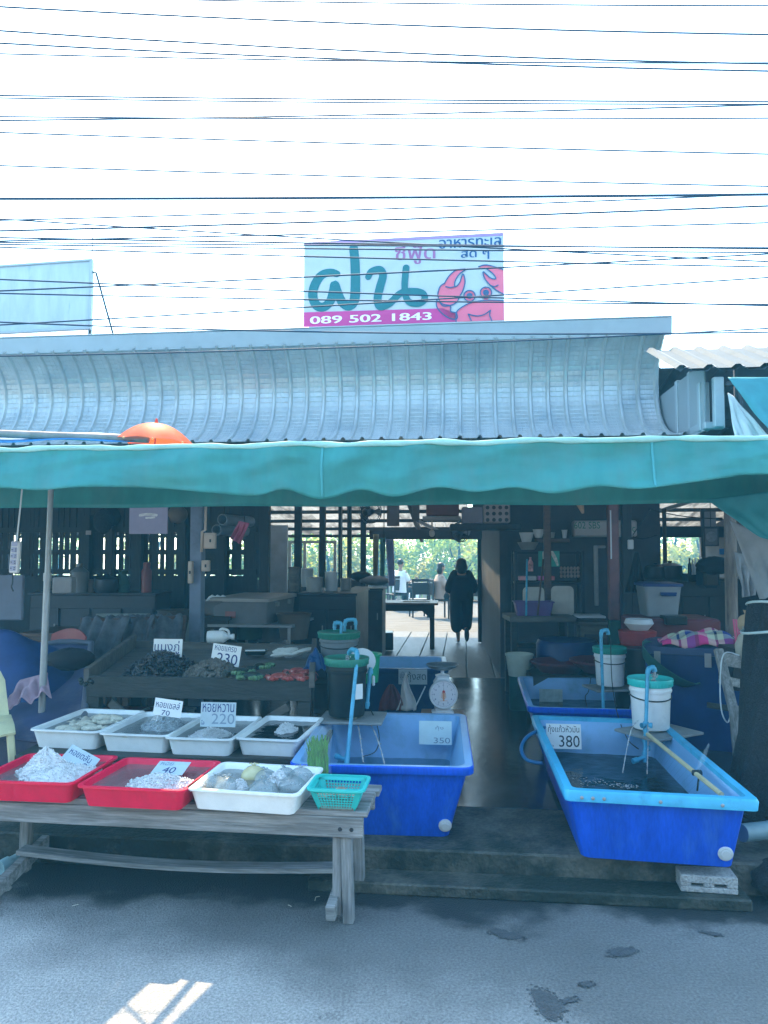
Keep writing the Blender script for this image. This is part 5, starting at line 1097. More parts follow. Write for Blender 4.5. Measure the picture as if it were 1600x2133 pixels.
# tarps at the shed side: points traced at their own distances
def drape(name, label, corners, m, th=.003, wave=.02, nu=26, nv=26, seed=1, cat='tarp'):
    """bilinear sheet between four points (top-left, top-right, bottom-right, bottom-left) with folds"""
    a, b, c, d = corners; rnd = random.Random(seed); p = [rnd.uniform(0, 6) for _ in range(4)]
    n = (b - a).cross(d - a).normalized() if (b - a).cross(d - a).length > 1e-6 else Vector((0, -1, 0))
    def f(s, t):
        q = (a * (1 - s) + b * s) * (1 - t) + (d * (1 - s) + c * s) * t
        return q + n * wave * (math.sin(s * 14 + t * 3 + p[0]) * t + .5 * math.sin(s * 27 - t * 4 + p[1]) * t + .4 * math.sin(s * 5 + t * 9 + p[2]) * math.sin(math.pi * t))
    g = MB(); g.grid(f, nu, nv, th); return g.obj(name, m, None, label, cat, smooth=180)
drape('teal_tarp', 'teal tarp hanging in a triangle from the shed eave above the awning', [at(1516, 786, 4.9), at(1700, 786, 4.7), at(1720, 960, 4.6), at(1612, 912, 4.62)], mat('teal_grey_tarp', (.06, .3, .36), .6, var=.12, transl=.3), seed=3)
drape('white_tarp', 'white tarp triangle pulled tight behind the teal tarp by the shed', [at(1516, 818, 5.0), at(1528, 826, 5.0), at(1616, 930, 4.8), at(1532, 930, 4.9)], mat('white_tarp_cloth', (.62, .64, .68), .6, var=.1, transl=.2), seed=4, wave=.012)
drape('teal_tarp', 'thin see-through teal tarp sagging across the kitchen corner under the awning', [at(1470, 1040, 4.75), at(1720, 1010, 4.5), at(1760, 1200, 4.5), at(1570, 1110, 4.6)], mat('thin_teal_tarp', (.06, .36, .42), .6, var=.15, transl=.45), seed=5)
drape('grey_tarp', 'grey white tarp hanging to a point beside the wooden post', [at(1520, 1085, 5.35), at(1680, 1150, 5.1), at(1640, 1215, 5.05), at(1586, 1255, 5.15)], tarp_w, seed=6, wave=.03)
drape('plastic_sheet', 'cloudy plastic sack hanging by the wooden post under the grey tarp', [at(1530, 1150, 5.6), at(1568, 1160, 5.6), at(1572, 1240, 5.55), at(1545, 1245, 5.55)], mat('cloudy_sheet', (.4, .44, .5), .5, var=.15, transl=.3), seed=7, wave=.02, cat='sack')
# black shade net bundle
nb = at(1590, 1420, 4.5); g = MB()
def netf(a, b):
    t = a * 2 * math.pi; k = .2 + .2 * b ** .8 + .03 * math.sin(3 * t + b * 5) + .016 * math.sin(11 * t + b * 9); return (nb.x + .17 + k * math.cos(t), nb.y + k * .8 * math.sin(t), 1.46 - 1.42 * b)
g.grid(netf, 72, 40); g.obj('shade_net_bundle', net_m, None, 'tall bundle of black shade net tied with pale rope beside the tanks', 'net', smooth=180)
rope = mat('pale_rope', (.4, .5, .5), .8, var=.1)
for z, lb in ((1.44, 'pale blue rope wound round the neck of the black net bundle'), (1.28, 'slack pale loop of rope hanging on the black net bundle')):
    g = MB(); k = .235 if z > 1.4 else .27; g.tube([(nb.x + .17 + k * math.cos(t_ * .3) * 1.02, nb.y + k * .85 * math.sin(t_ * .3), z + .02 * math.sin(t_ * .6 + z * 9)) for t_ in range(21)], .008, 8, closed=True); g.obj('rope', rope, None, lb, 'rope', smooth=180)
# ================================================================ far side: trees, railing, deck furniture, people
rnd = random.Random(77)
def tree_proto(seed, hgt, wid, m):
    rnd = random.Random(seed); o = thing('mangrove_tree', 'x', 'tree', (0, 0, 0), 0, 'mangrove trees beyond the deck')
    g = MB(); g.tube([(0, 0, 0), (.1, .05, hgt * .3), (-.1, .1, hgt * .6), (.05, 0, hgt * .9)], [.16, .11, .04], 8, smooth=3)
    lobes = []
    for i in range(15):
        a = rnd.uniform(0, 6.28); r = wid * math.sqrt(rnd.random()) * .75; z = hgt * rnd.uniform(.16, .9); k = 1 - .55 * abs(z / hgt - .5); lobes.append(Vector((r * k * math.cos(a), r * k * math.sin(a), z)))
        g.tube([(0, 0, z * .6), lobes[-1] * .6 + Vector((0, 0, z * .35)), lobes[-1]], [.06, .03, .012], 5, smooth=2)
    g.obj('trunk', bark, o)
    vs = []; fs = []
    for c in lobes:
        R0 = wid * rnd.uniform(.28, .46)
        for i in range(230):
            d = Vector((rnd.gauss(0, 1), rnd.gauss(0, 1), rnd.gauss(0, .8))); d.normalize(); p = c + d * R0 * rnd.uniform(.45, 1.0) ** .7
            if p.z < .15: continue
            u = Vector((rnd.gauss(0, 1), rnd.gauss(0, 1), rnd.gauss(0, .6))).normalized(); w = u.cross(d + Vector((0, 0, .4))).normalized(); L0 = rnd.uniform(.09, .2); b0 = len(vs)
            vs += [p - u * L0, p + w * L0 * .42, p + u * L0, p - w * L0 * .42]; fs.append((b0, b0 + 1, b0 + 2, b0 + 3))
    g = MB(); g.add(vs, fs); g.obj('crown', m, o, smooth=0)
    return o
tp = [tree_proto(1, 6.0, 2.6, leaf_m), tree_proto(2, 5.2, 2.3, leaf_m2), tree_proto(3, 6.6, 2.8, leaf_m)]
spots_t = [(790, 37, 0, 'green mangrove tree seen behind the blue curtain'), (850, 40, 1, 'yellow green mangrove tree above the seated man'), (905, 43, 2, 'tall dusky mangrove tree in the middle of the rear opening'), (955, 38, 0, 'green mangrove tree behind the walking woman'), (1005, 41, 1, 'yellow green mangrove tree at the passage wall side of the opening'), (735, 42, 2, 'mangrove tree glimpsed past the dark posts'), (680, 38, 1, 'mangrove tree behind the dining window'), (620, 41, 0, 'mangrove tree beside the pale wall panel'), (560, 36, 2, 'mangrove tree glimpsed through the slats beside the pale wall'), (1360, 38, 1, 'pale mangrove tree behind the kitchen curtain'), (1410, 41, 0, 'green mangrove tree in the kitchen window'), (1455, 37, 1, 'yellow green mangrove tree behind the framed notice'), (1510, 43, 2, 'mangrove tree behind the wooden kitchen post'), (330, 40, 1, 'mangrove tree behind the slatted wall near the hanging board'), (120, 42, 0, 'mangrove tree behind the slatted wall near the awning pole'), (870, 47, 0, 'hindmost mangrove tree left of the middle one'), (980, 49, 2, 'hindmost mangrove tree behind the yellow green one')]
used = set()
for u, d, k, lb in spots_t:
    p = at(u, 1150, d); loc = (p.x, p.y, -3.1)
    if k in used: again(tp[k], lb, loc, rnd.uniform(0, 6.2), [rnd.uniform(1.0, 1.2)] * 3)
    else: used.add(k); tp[k]['label'] = lb; tp[k].location = loc
# railing
r0, r1 = at(640, 1248, 24.6), at(1100, 1248, 24.2); RL = thing('deck_railing', 'brown slatted balcony railing along the far edge of the deck', 'railing', (0, 0, 0))
zr = .12; rail_m = mat('rail_boards', (.36, .33, .27), .6, var=.2, transl=0)
g = MB()
for i in range(44):
    q = r0.lerp(r1, i / 43); g.box((q.x, q.y, zr + .37), (.115, .02, .62))
g.obj('boards', rail_m, RL)
for z in (.05, .72): g = MB(); g.bar((r0.x, r0.y - .03, zr + z), (r1.x, r1.y - .03, zr + z), .05, .06); g.obj('rail', wood_brown, RL)
for i in range(5): q = r0.lerp(r1, i / 4); g = MB(); g.box((q.x, q.y - .04, zr + .4), (.09, .09, .82)); g.obj('post', wood_brown, RL)
# simple furniture on the deck
def chair(loc, rz, label, m=wood_black, grp='chairs on the outer deck', s=1.0):
    o = thing('dining_chair', label, 'chair', loc, rz, grp)
    g = MB(); g.box((0, 0, .44), (.42, .42, .035)); g.obj('seat', m, o, bev=.006)
    g = MB(); g.box((0, .2, .72), (.42, .025, .3)); g.box((0, .2, .93), (.44, .03, .07)); g.obj('backrest', m, o, bev=.006)
    for x in (-.19, .19):
        for y in (-.19, .2): g = MB(); g.box((x, y, .47 if y > 0 else .21), (.035, .035, .94 if y > 0 else .42)); g.obj('leg', m, o)
    o.scale = (s, s, s); return o
def table(name, label, loc, rz, w, d, h, m=wood_black, leg=.06, cat='table', apron=.1):
    o = thing(name, label, cat, loc, rz)
    g = MB(); g.box((0, 0, h - .02), (w, d, .04)); g.obj('table_top', m, o, bev=.005)
    for sy in (-1, 1): g = MB(); g.box((0, sy * (d / 2 - .05), h - .04 - apron / 2), (w - .12, .025, apron)); g.obj('apron', m, o)
    for sx in (-1, 1):
        for sy in (-1, 1): g = MB(); g.box((sx * (w / 2 - .05), sy * (d / 2 - .05), (h - .04) / 2), (leg, leg, h - .04)); g.obj('leg', m, o)
    return o
DZ = .12
pm = gr(832, 1272, DZ); c1 = chair((pm.x - .02, pm.y + .05, DZ), R(200), 'dark chair under the seated man in the white shirt')
table('deck_table', 'dark table before the seated man on the outer deck', (pm.x + .35, pm.y + .75, DZ), R(-5), 1.1, .75, .74)
pw = gr(915, 1288, DZ); bn = chair((pw.x - .0, pw.y, DZ), R(100), 'dark chair under the seated woman with a bob')
table('deck_table', 'dark table behind the walking woman on the outer deck', (pw.x + 1.0, pw.y + .3, DZ), R(-5), 1.1, .8, .74)
for u, v, rz, lb in ((800, 1270, 20, 'dark empty chair next to the seated man'), (775, 1272, -30, 'dark chair between the seated man and the curtain'), (872, 1285, 190, 'dark chair pulled out on the pale deck before the railing'), (985, 1290, 170, 'dark chair behind the walking woman near the opening edge')):
    p = gr(u, v, DZ); chair((p.x, p.y, DZ), R(rz), lb)
p = gr(860, 1258, DZ); g = MB(); g.lathe([(0, 0), (.16, 0), (.2, .33), (.22, .34), (.2, .34), (.17, .05), (0, .04)], 20); g.obj('white_bin', white_pl, None, 'white waste bin standing by the deck railing', 'bin', loc=(p.x, p.y, DZ))
p = gr(993, 1290, DZ); g = MB(); g.grid(lambda a, b: (.3 * (a - .5), .12 * math.sin(math.pi * a), .3 * b + .04 * math.sin(a * 3.1)), 8, 8, .03); g.obj('red_chair_cover', red_bright, None, 'red and white chair cover beside the walking woman', 'chair cover', loc=(p.x + .2, p.y, DZ + .75))
# curtains at the wide opening
def curtain(label, u0, u1, d, z0, z1, m, seed, skew=0, folds=5):
    a = at(u0, 1150, d); b = at(u1, 1150, d); rnd = random.Random(seed); ph = rnd.uniform(0, 6)
    g = MB(); g.grid(lambda s, t: (a.x + (b.x - a.x) * s * (1 - .25 * t) + skew * t, a.y + .03 * math.sin(s * folds * 6.28 + ph), z1 - (z1 - z0) * t), 40, 8, .003)
    return g.obj('curtain', m, None, label, 'curtain', 'curtains tied at the openings', smooth=180)
curtain('cream curtain beside the blue ones at the wide opening', 777, 789, 13.0, 1.2, 2.06, mat('cream_curtain', (.55, .52, .36), .8, transl=.3), 1)
curtain('pale aqua curtain between the cream and white ones', 792, 803, 13.1, 1.18, 2.0, mat('aqua_curtain', (.2, .5, .58), .8, transl=.4), 2)
curtain('white and lilac curtain at the edge of the wide opening', 803, 820, 13.3, 1.15, 1.98, mat('lilac_curtain', (.5, .54, .75), .8, transl=.4), 3, .06)
curtain('grey gathered curtain at the kitchen window', 1340, 1378, 10.6, 1.35, 2.15, grey_cloth, 4, -.1, 7)
# ---------------------------------------------------------------- people: one continuous remeshed body each, clothes as parts
def limb(g, pts, rad, n=12, ends=True):
    P = [Vector(p) for p in pts]; g.tube(P, rad, n, smooth=3)
    if ends: g.ball(P[0], rad[0] * .99, 10, 8); g.ball(P[-1], rad[-1] * .99, 10, 8)
def fuse(o, vox=.011, sm=4):
    m = o.modifiers.new('remesh', 'REMESH'); m.mode = 'VOXEL'; m.voxel_size = vox; m.use_smooth_shade = True
    k = o.modifiers.new('smooth', 'SMOOTH'); k.iterations = sm; k.factor = .5
def hand(g, p, d, s=1.0, side=1):
    """palm, four unequal bent fingers and a thumb; d points along the hand"""
    d = Vector(d).normalized(); x = d.cross(Vector((0, 1, 0))).normalized(); y = x.cross(d); p = Vector(p)
    g.ball(p + d * .04 * s, (.036 * s, .02 * s, .045 * s), 10, 8)
    for k, L in enumerate((.068, .078, .073, .056)):
        b = p + d * .075 * s + x * (k - 1.5) * .018 * s; g.tube([b, b + d * L * .5 * s + y * .006, b + d * L * .8 * s + y * .022 * s], [.0095 * s, .0085 * s, .007 * s], 6)
    g.tube([p + d * .025 * s + x * side * .03 * s, p + d * .055 * s + x * side * .052 * s + y * .012, p + d * .085 * s + x * side * .05 * s + y * .025], [.011 * s, .01 * s, .008 * s], 6)
wf_ = gr(962, 1338, FZ); H_ = 1.475
PW = thing('person', 'person with short dark hair walking away along the passage in dark clothes', 'person', (wf_.x, wf_.y, FZ), R(-3))
# back view: -y faces the camera; the person looks along +y. right foot (x > 0) is lifted behind with its sole showing
g = MB()
g.ball((0, .02, 1.36), (.078, .092, .108), 16, 12); g.tube([(0, 0, 1.2), (0, .01, 1.3)], [.062, .05], 12)
g.ball((-.006, .112, 1.35), (.014, .018, .02), 8, 6); 
for sx in (-1, 1): g.ball((sx * .078, .02, 1.355), (.012, .022, .03), 8, 6); g.ball((sx * .03, .105, 1.375), (.012, .008, .008), 8, 6)
g.ball((0, .108, 1.31), (.024, .008, .007), 8, 6)
g.ball((0, 0, 1.08), (.17, .115, .19), 16, 12); g.ball((0, 0, .84), (.17, .13, .16), 16, 12); g.tube([(-.15, 0, 1.19), (.15, 0, 1.19)], [.06, .07, .06], 12)
limb(g, [(-.17, 0, 1.18), (-.245, .01, .96), (-.2, .13, .8)], [.055, .042, .03]); limb(g, [(.17, 0, 1.18), (.245, -.0, .96), (.21, .12, .8)], [.055, .042, .03])
hand(g, (-.2, .13, .8), (.15, .45, -.9), 1, -1); hand(g, (.21, .12, .8), (-.15, .45, -.9), 1, 1)
limb(g, [(-.09, 0, .76), (-.085, .02, .42), (-.07, -.02, .07)], [.1, .064, .036]); limb(g, [(.09, 0, .76), (.075, .09, .43), (.085, -.12, .2)], [.1, .064, .036])
g.ball((-.07, .035, .035), (.042, .11, .032), 12, 8); g.ball((.088, -.155, .165), (.04, .032, .1), 12, 8, (R(-18), 0, 0))
o = g.obj('body', skin_m, PW, smooth=180); fuse(o)
g = MB(); g.ball((0, .0, 1.38), (.112, .11, .098), 16, 12); g.ball((0, -.03, 1.335), (.122, .09, .085), 16, 12)
g.ball((0, -.065, 1.275), (.1, .055, .085), 12, 8)
for sx in (-1, 1): g.ball((sx * .1, -.005, 1.31), (.03, .06, .06), 10, 8)
o = g.obj('hair', hair_m, PW, smooth=180); fuse(o, .01, 3); PW.scale = (.88, .95, 1)
g = MB(); g.tube([(0, .0, .74), (0, 0, .86), (0, 0, 1.02), (0, -.005, 1.14), (0, 0, 1.215), (0, -.01, 1.255)], [.235, .235, .215, .2, .11, .07], 24); g.v = [Vector((p.x * 1.0, p.y * .62, p.z)) for p in g.v]
limb(g, [(-.14, 0, 1.185), (-.235, .0, 1.02), (-.262, .02, .93)], [.085, .08, .075]); limb(g, [(.14, 0, 1.185), (.235, .0, 1.02), (.262, .02, .93)], [.085, .08, .075]); g.tube([(-.16, 0, 1.19), (.16, 0, 1.19)], [.055, .075, .055], 12)
o = g.obj('shirt', navy_cloth, PW, smooth=180); fuse(o, .012, 5)
g = MB(); limb(g, [(-.1, .0, .84), (-.105, .01, .5), (-.1, -.0, .28)], [.14, .135, .12]); limb(g, [(.1, .0, .84), (.1, .06, .5), (.095, -.0, .3)], [.14, .13, .11]); g.ball((0, 0, .8), (.2, .13, .14), 14, 10)
o = g.obj('trousers', dark_cloth, PW, smooth=180); fuse(o, .012, 4)
g = MB(); g.ball((-.07, .035, .014), (.052, .13, .017), 14, 6); g.obj('sandal', black_pl, PW)
g = MB(); g.ball((.09, -.178, .155), (.05, .018, .125), 14, 8, (R(-18), 0, 0)); g.obj('sandal', black_pl, PW)
def seated(loc, rz, label, shirt, trouser, long_hair, s=1.0, lean=.06):
    o = thing('person', label, 'person', loc, rz)
    z = .48; g = MB(); g.ball((0, lean, z + .74), (.075, .09, .105), 14, 10); g.tube([(0, lean * .6, z + .52), (0, lean, z + .66)], [.06, .05], 10); g.ball((0, lean + .09, z + .735), (.014, .02, .02), 8, 6)
    for sx in (-1, 1): g.ball((sx * .075, lean, z + .735), (.012, .02, .028), 8, 6)
    g.ball((0, .02, z + .38), (.16, .11, .2), 14, 10); g.ball((0, 0, z + .1), (.17, .14, .13), 14, 10)
    for sx in (-1, 1):
        limb(g, [(sx * .17, .02, z + .5), (sx * .22, .1, z + .27), (sx * .15, .33, z + .26)], [.05, .04, .028]); hand(g, (sx * .15, .33, z + .26), (-.2 * sx, 1, -.05), 1, -sx)
        limb(g, [(sx * .09, .02, z + .03), (sx * .11, .4, z + .03), (sx * .1, .4, .07)], [.085, .06, .036]); g.ball((sx * .1, .45, .035), (.04, .11, .032), 10, 8)
    b = g.obj('body', skin_m, o, smooth=180); fuse(b, .012)
    g = MB(); g.ball((0, lean - .015, z + .77), (.088, .098, .092), 14, 10)
    if long_hair: g.ball((0, lean - .045, z + .69), (.1, .075, .13), 14, 10)
    h = g.obj('hair', hair_m, o, smooth=180); fuse(h, .011, 3)
    g = MB(); g.tube([(0, 0, z - .02), (0, .01, z + .2), (0, .01, z + .4), (0, .02, z + .53)], [.21, .2, .2, .1], 20); g.v = [Vector((p.x, p.y * .72, p.z)) for p in g.v]
    for sx in (-1, 1): limb(g, [(sx * .14, .02, z + .49), (sx * .22, .07, z + .33)], [.075, .07])
    t = g.obj('shirt', shirt, o, smooth=180); fuse(t, .013)
    g = MB(); 
    for sx in (-1, 1): limb(g, [(sx * .09, .0, z + .04), (sx * .115, .41, z + .035), (sx * .11, .42, .2)], [.11, .085, .07])
    t = g.obj('trousers', trouser, o, smooth=180); fuse(t, .013)
    o.scale = (s, s, s); return o
seated((pm.x, pm.y - .0, DZ), R(-38), 'person in a white shirt seated at a table on the outer deck, back turned', white_cloth, dark_cloth, False, 1.08)
seated((pw.x, pw.y, DZ), R(-75), 'person with a dark bob and tan top seated sideways before the railing', tan_cloth, dark_cloth, True, 1.03)
# ================================================================ inside the restaurant
tt = gr(908, 1352, FZ)
T_ = thing('brown_table', 'dark brown wooden table standing across the middle of the passage', 'table', (tt.x - .62, tt.y + .3, FZ), R(-4)); hw = .62
g = MB(); g.box((0, 0, .735), (1.36, .72, .035)); g.obj('table_top', wood_brown, T_, bev=.005)
for sy in (-1, 1):
    g = MB(); g.prism([(-hw, .72), (hw, .72), (hw, .52), (hw - .09, .52), (hw - .2, .62), (-hw + .2, .62), (-hw + .09, .52), (-hw, .52)], sy * .31 - .014, sy * .31 + .014); g.obj('apron', wood_black, T_)
for sx in (-1, 1):
    for sy in (-1, 1): g = MB(); g.box((sx * (hw - .04), sy * .3, .26), (.075, .075, .52)); g.obj('leg', wood_black, T_)
g = MB(); g.box((0, 0, .0), (.44, .3, .012)); g.obj('cutting_board', mat('grey_board_pale', (.4, .4, .38), .6), None, 'pale flat board on the end of the brown table', 'board', loc=(tt.x - .3, tt.y + .3, FZ + .76), rz=R(-4))
p = gr(800, 1355, FZ); g = MB(); g.box((0, 0, .15), (.42, .34, .28)); g.obj('black_box', black_pl, None, 'black plastic box on the floor under the brown table', 'box', bev=.015, loc=(p.x - .06, p.y + .1, FZ))
def px_box(name, label, u0, u1, v0, v1, d, dep, m, cat, rz=-4, bev=.008, group=None, kindm=None):
    a = at(u0, v1, d); b = at(u1, v0, d); g = MB(); g.box((0, dep / 2, (b.z - a.z) / 2), (b.x - a.x, dep, b.z - a.z)); return g.obj(name, m, None, label, cat, group, bev=bev, loc=((a.x + b.x) / 2, a.y, a.z), rz=R(rz))
# dining side cupboards and work tables
def cabinet(name, label, u0, u1, vtop, d, dep, m, cat='cabinet', doors=2, rz=-5):
    a = at(u0, vtop, d); b = at(u1, vtop, d); w = b.x - a.x; h = a.z - FZ; o = thing(name, label, cat, ((a.x + b.x) / 2, a.y + dep / 2, FZ), R(rz))
    g = MB(); g.box((0, .01, h / 2 - .015), (w, dep - .02, h - .03)); g.obj('carcass', m, o, bev=.005)
    g = MB(); g.box((0, 0, h - .012), (w + .04, dep + .04, .028)); g.obj('worktop', m, o, bev=.004)
    for i in range(doors):
        g = MB(); x = -w / 2 + w * (i + .5) / doors; g.box((x, -dep / 2 - .006, h * .45), (w / doors - .03, .018, h * .75)); do = g.obj('door', m, o, bev=.004)
        g = MB(); g.box((x + w / doors * .35, -dep / 2 - .022, h * .6), (.015, .015, .1)); g.obj('handle', steel, do)
    return o
cabinet('dark_cabinet', 'dark low cabinet along the passage behind the work table', 632, 752, 1236, 9.0, 1.4, dark_pl)
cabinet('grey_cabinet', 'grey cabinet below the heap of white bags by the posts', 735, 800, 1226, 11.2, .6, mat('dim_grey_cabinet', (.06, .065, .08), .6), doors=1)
for i, (u, v, d, r, h, m_, lb) in enumerate(((655, 1236, 9.3, .1, .2, steel, 'steel pot on the dark cabinet'), (690, 1234, 9.5, .08, .26, enamel, 'tall pale jar on the dark cabinet'), (612, 1232, 9.3, .07, .3, wood_tray, 'brown bundle of chopsticks standing on the dark cabinet'), (720, 1232, 9.7, .07, .17, steel, 'small steel pan on the dark cabinet by the posts'), (640, 1222, 9.9, .08, .24, enamel, 'pale jar behind the steel pot on the dark cabinet'))):
    p = at(u, v, d); g = MB(); g.lathe([(0, 0), (r * .92, 0), (r, h * .2), (r, h * .9), (r * 1.05, h), (r * .6, h * 1.02), (0, h * 1.02)], 18); g.obj('pot' if i in (0, 3) else 'jar', m_, None, lb, 'pot' if i in (0, 3) else 'jar', loc=p)
for u, v, d, lb, w in ((780, 1215, 11.3, 'heap of crumpled white bags on the grey cabinet', .3), (752, 1206, 11.4, 'crumpled dark bag beside the white bags on the grey cabinet', .22)):
    p = at(u, v, d); g = MB(); g.ball((0, 0, .06), (w * .75, .16, .07), 16, 10, noise=.12); g.obj('crumpled_bag', mat('grey_white_bag', (.2, .21, .24), .7, var=.3) if 'white' in lb.split()[2:4] else dark_cloth, None, lb, 'bag', smooth=60, loc=(p.x, p.y, p.z - .02))
# steel work table with the grey ice chest
wt = at(540, 1302, 8.2); o = thing('steel_table', 'steel work table carrying the long grey ice chest', 'table', (wt.x, wt.y + .5, FZ), R(-8)); h = wt.z - FZ
g = MB(); g.box((0, 0, h), (.95, 1.25, .03)); g.obj('table_top', steel, o, bev=.004)
for sx in (-1, 1):
    for sy in (-1, 1): g = MB(); g.tube([(sx * .43, sy * .58, 0), (sx * .43, sy * .58, h)], .018, 10); g.obj('leg', steel, o)
chest_m = mat('grey_fibreglass', (.16, .16, .17), .55, var=.15, scale=4, dirt=(.15, .14, .14), dscale=3)
o = thing('ice_chest', 'long grey ice chest with pale lid edge on the steel work table', 'ice chest', (wt.x - .12, wt.y + .45, wt.z + .016), R(-10))
g = MB(); g.rr([(.3, .5, .03, 0), (.32, .52, .03, .24)]); g.obj('chest_body', chest_m, o)
g = MB(); g.rr([(.34, .54, .03, .242), (.34, .54, .03, .275), (.32, .52, .03, .285)]); g.obj('lid', mat('pale_lid', (.36, .33, .3), .5, var=.1), o)
for y in (-.2, .25): g = MB(); g.box((.33, y, .2), (.03, .07, .05)); g.obj('latch', steel, o)
g = MB(); g.box((-.1, -.515, .1), (.12, .006, .07)); g.obj('sticker', mat('faded_red_sticker', (.3, .12, .12), .6), o)
p = at(440, 1282, 8.2); bw_ = tub(.34, .3, .16, .08, .005, .015, .01); bw_.obj('vegetable_basin', mat('dull_basin', (.2, .19, .2), .5), None, 'shallow grey basin of vegetables beside the ice chest', 'basin', loc=(p.x, p.y + .1, p.z))
for k in range(3): g = MB(); g.tube([(p.x - .08 + k * .06, p.y + .1, p.z + .14), (p.x - .02 + k * .06, p.y + .12, p.z + .2), (p.x + .06 + k * .05, p.y + .12, p.z + .15)], [.012, .02, .008], 8, smooth=3); g.obj('radish', white_pl, None, 'pale radish lying in the grey basin', 'radish', 'radishes in the grey basin')
p = at(443, 1283, 8.2); table('small_table', 'small dark table under the grey vegetable basin', (p.x, p.y + .12, FZ), R(-5), .46, .42, p.z - FZ, wood_black, .04)
# beige boxes on the blue grey post
def switchbox(u0, u1, v0, v1, d, lb):
    a = at(u0, v1, d); b = at(u1, v0, d); o = thing('switch_box', lb, 'switch box', ((a.x + b.x) / 2, a.y, a.z), R(-6), 'beige electrical boxes on the post'); h = b.z - a.z; w = b.x - a.x
    g = MB(); g.box((0, 0, h / 2), (w, .06, h)); g.obj('case', beige_box, o, bev=.006); g = MB(); g.box((0, -.034, h / 2), (w * .8, .01, h * .8)); g.obj('cover', beige_box, o, bev=.004)
    g = MB(); g.box((w * .15, -.042, h * .5), (.015, .012, .03)); g.obj('switch', dark_pl, o)
switchbox(425, 450, 1110, 1143, 7.38, 'upper beige box on the post beside the conduit'); switchbox(421, 437, 1167, 1190, 7.4, 'small beige box low on the post with a round dial'); switchbox(393, 402, 1169, 1215, 7.4, 'narrow tall beige box on the far side of the blue grey post')
wire('conduit', 'brown conduit running down beside the blue grey post to the beige box', [at(429, 1040, 7.36), at(428, 1104, 7.36), at(421, 1108, 7.36), at(420, 1150, 7.36)], .014, beige_box, 'conduit', sm=0)
# roll of pipes and pink bag hung from the roof
for k, (u, v) in enumerate(((482, 1082), (470, 1104))):
    p = at(u, v, 8.0); g = MB(); g.lathe([(.052, -.3), (.06, -.3), (.06, .3), (.052, .3), (.052, -.3)], 24, p + Vector((0, .3, 0)), rot=(R(90), 0, R(-20))); g.obj('grey_tube', grey_paint, None, ('upper' if k == 0 else 'lower') + ' grey rolled tube hung under the roof beside the pink bag', 'tube', 'grey tubes under the roof')
drape('pink_bag', 'faded pink plastic bag hanging askew under the roof', [at(498, 1085, 8.0), at(520, 1090, 8.0), at(500, 1133, 8.0), at(480, 1122, 8.0)], mat('pink_bag_film', (.5, .12, .22), .5, var=.2), wave=.03, seed=9, cat='bag')
wire('bag_string', 'thin string holding the pink bag under the roof', [at(508, 1030, 8.0), at(510, 1092, 8.0)], .004, dark_pl, 'string', sm=0)
# hanging board, power strip
a = at(268, 1112, 7.0); b = at(352, 1020, 7.0); o = thing('hanging_board', 'greyish mauve board with smudged pale print hanging under the roof', 'board', ((a.x + b.x) / 2, a.y, a.z), R(-6)); w = b.x - a.x; h = b.z - a.z
g = MB(); g.box((0, 0, h / 2), (w, .015, h)); g.obj('sheet', mat('mauve_board', (.24, .21, .28), .5, var=.12, scale=5), o); g = MB(); g.strip([(-.08, h * .42), (.0, h * .44), (.08, h * .42)], .025, -.01); g.strip([(-.02, h * .36), (.06, h * .37)], .018, -.01); g.obj('smudged_print', mat('pale_smudge', (.5, .47, .45), .6, var=.3, scale=40), o)
for sx in (-1, 1): g = MB(); g.tube([(sx * w * .4, 0, h), (sx * w * .4, 0, h + .55)], .003, 5); g.obj('hanging_wire', gun, o)
a = at(20, 1194, 5.0); b = at(41, 1127, 5.0); o = thing('power_strip', 'pale power strip with four sockets hanging on its cord near the awning pole', 'power strip', ((a.x + b.x) / 2, a.y, a.z), 0, rot=(0, R(3), 0)); w = .062; h = b.z - a.z
g = MB(); g.box((0, 0, h / 2), (w, .035, h)); g.obj('case', mat('off_white_case', (.5, .48, .48), .45), o, bev=.008)
for k in range(5):
    z = h * (.1 + k * .19); g = MB(); g.box((-.004, -.018, z + .012), (w * .66, .006, h * .16)); so_ = g.obj('socket', mat('violet_grey_socket', (.3, .3, .4), .5), o, bev=.003)
    if k < 4: g = MB(); g.box((-.014, -.0225, z + .012), (.01, .004, .005)); g.box((.008, -.0225, z + .018), (.005, .004, .006)); g.box((.008, -.0225, z + .005), (.005, .004, .006)); g.obj('socket_holes', black_pl, so_)
g = MB(); g.tube([(0, 0, h), (.006, 0, h + .2), (.012, 0, h + .55)], .006, 6); g.obj('cord', enamel, o)
wire('key_string', 'dark cord with a hook dangling below the power strip', [at(27, 1196, 5.0), at(26, 1215, 5.0), at(24, 1222, 5.0), at(28, 1232, 5.0)], .005, black_pl, 'cord')
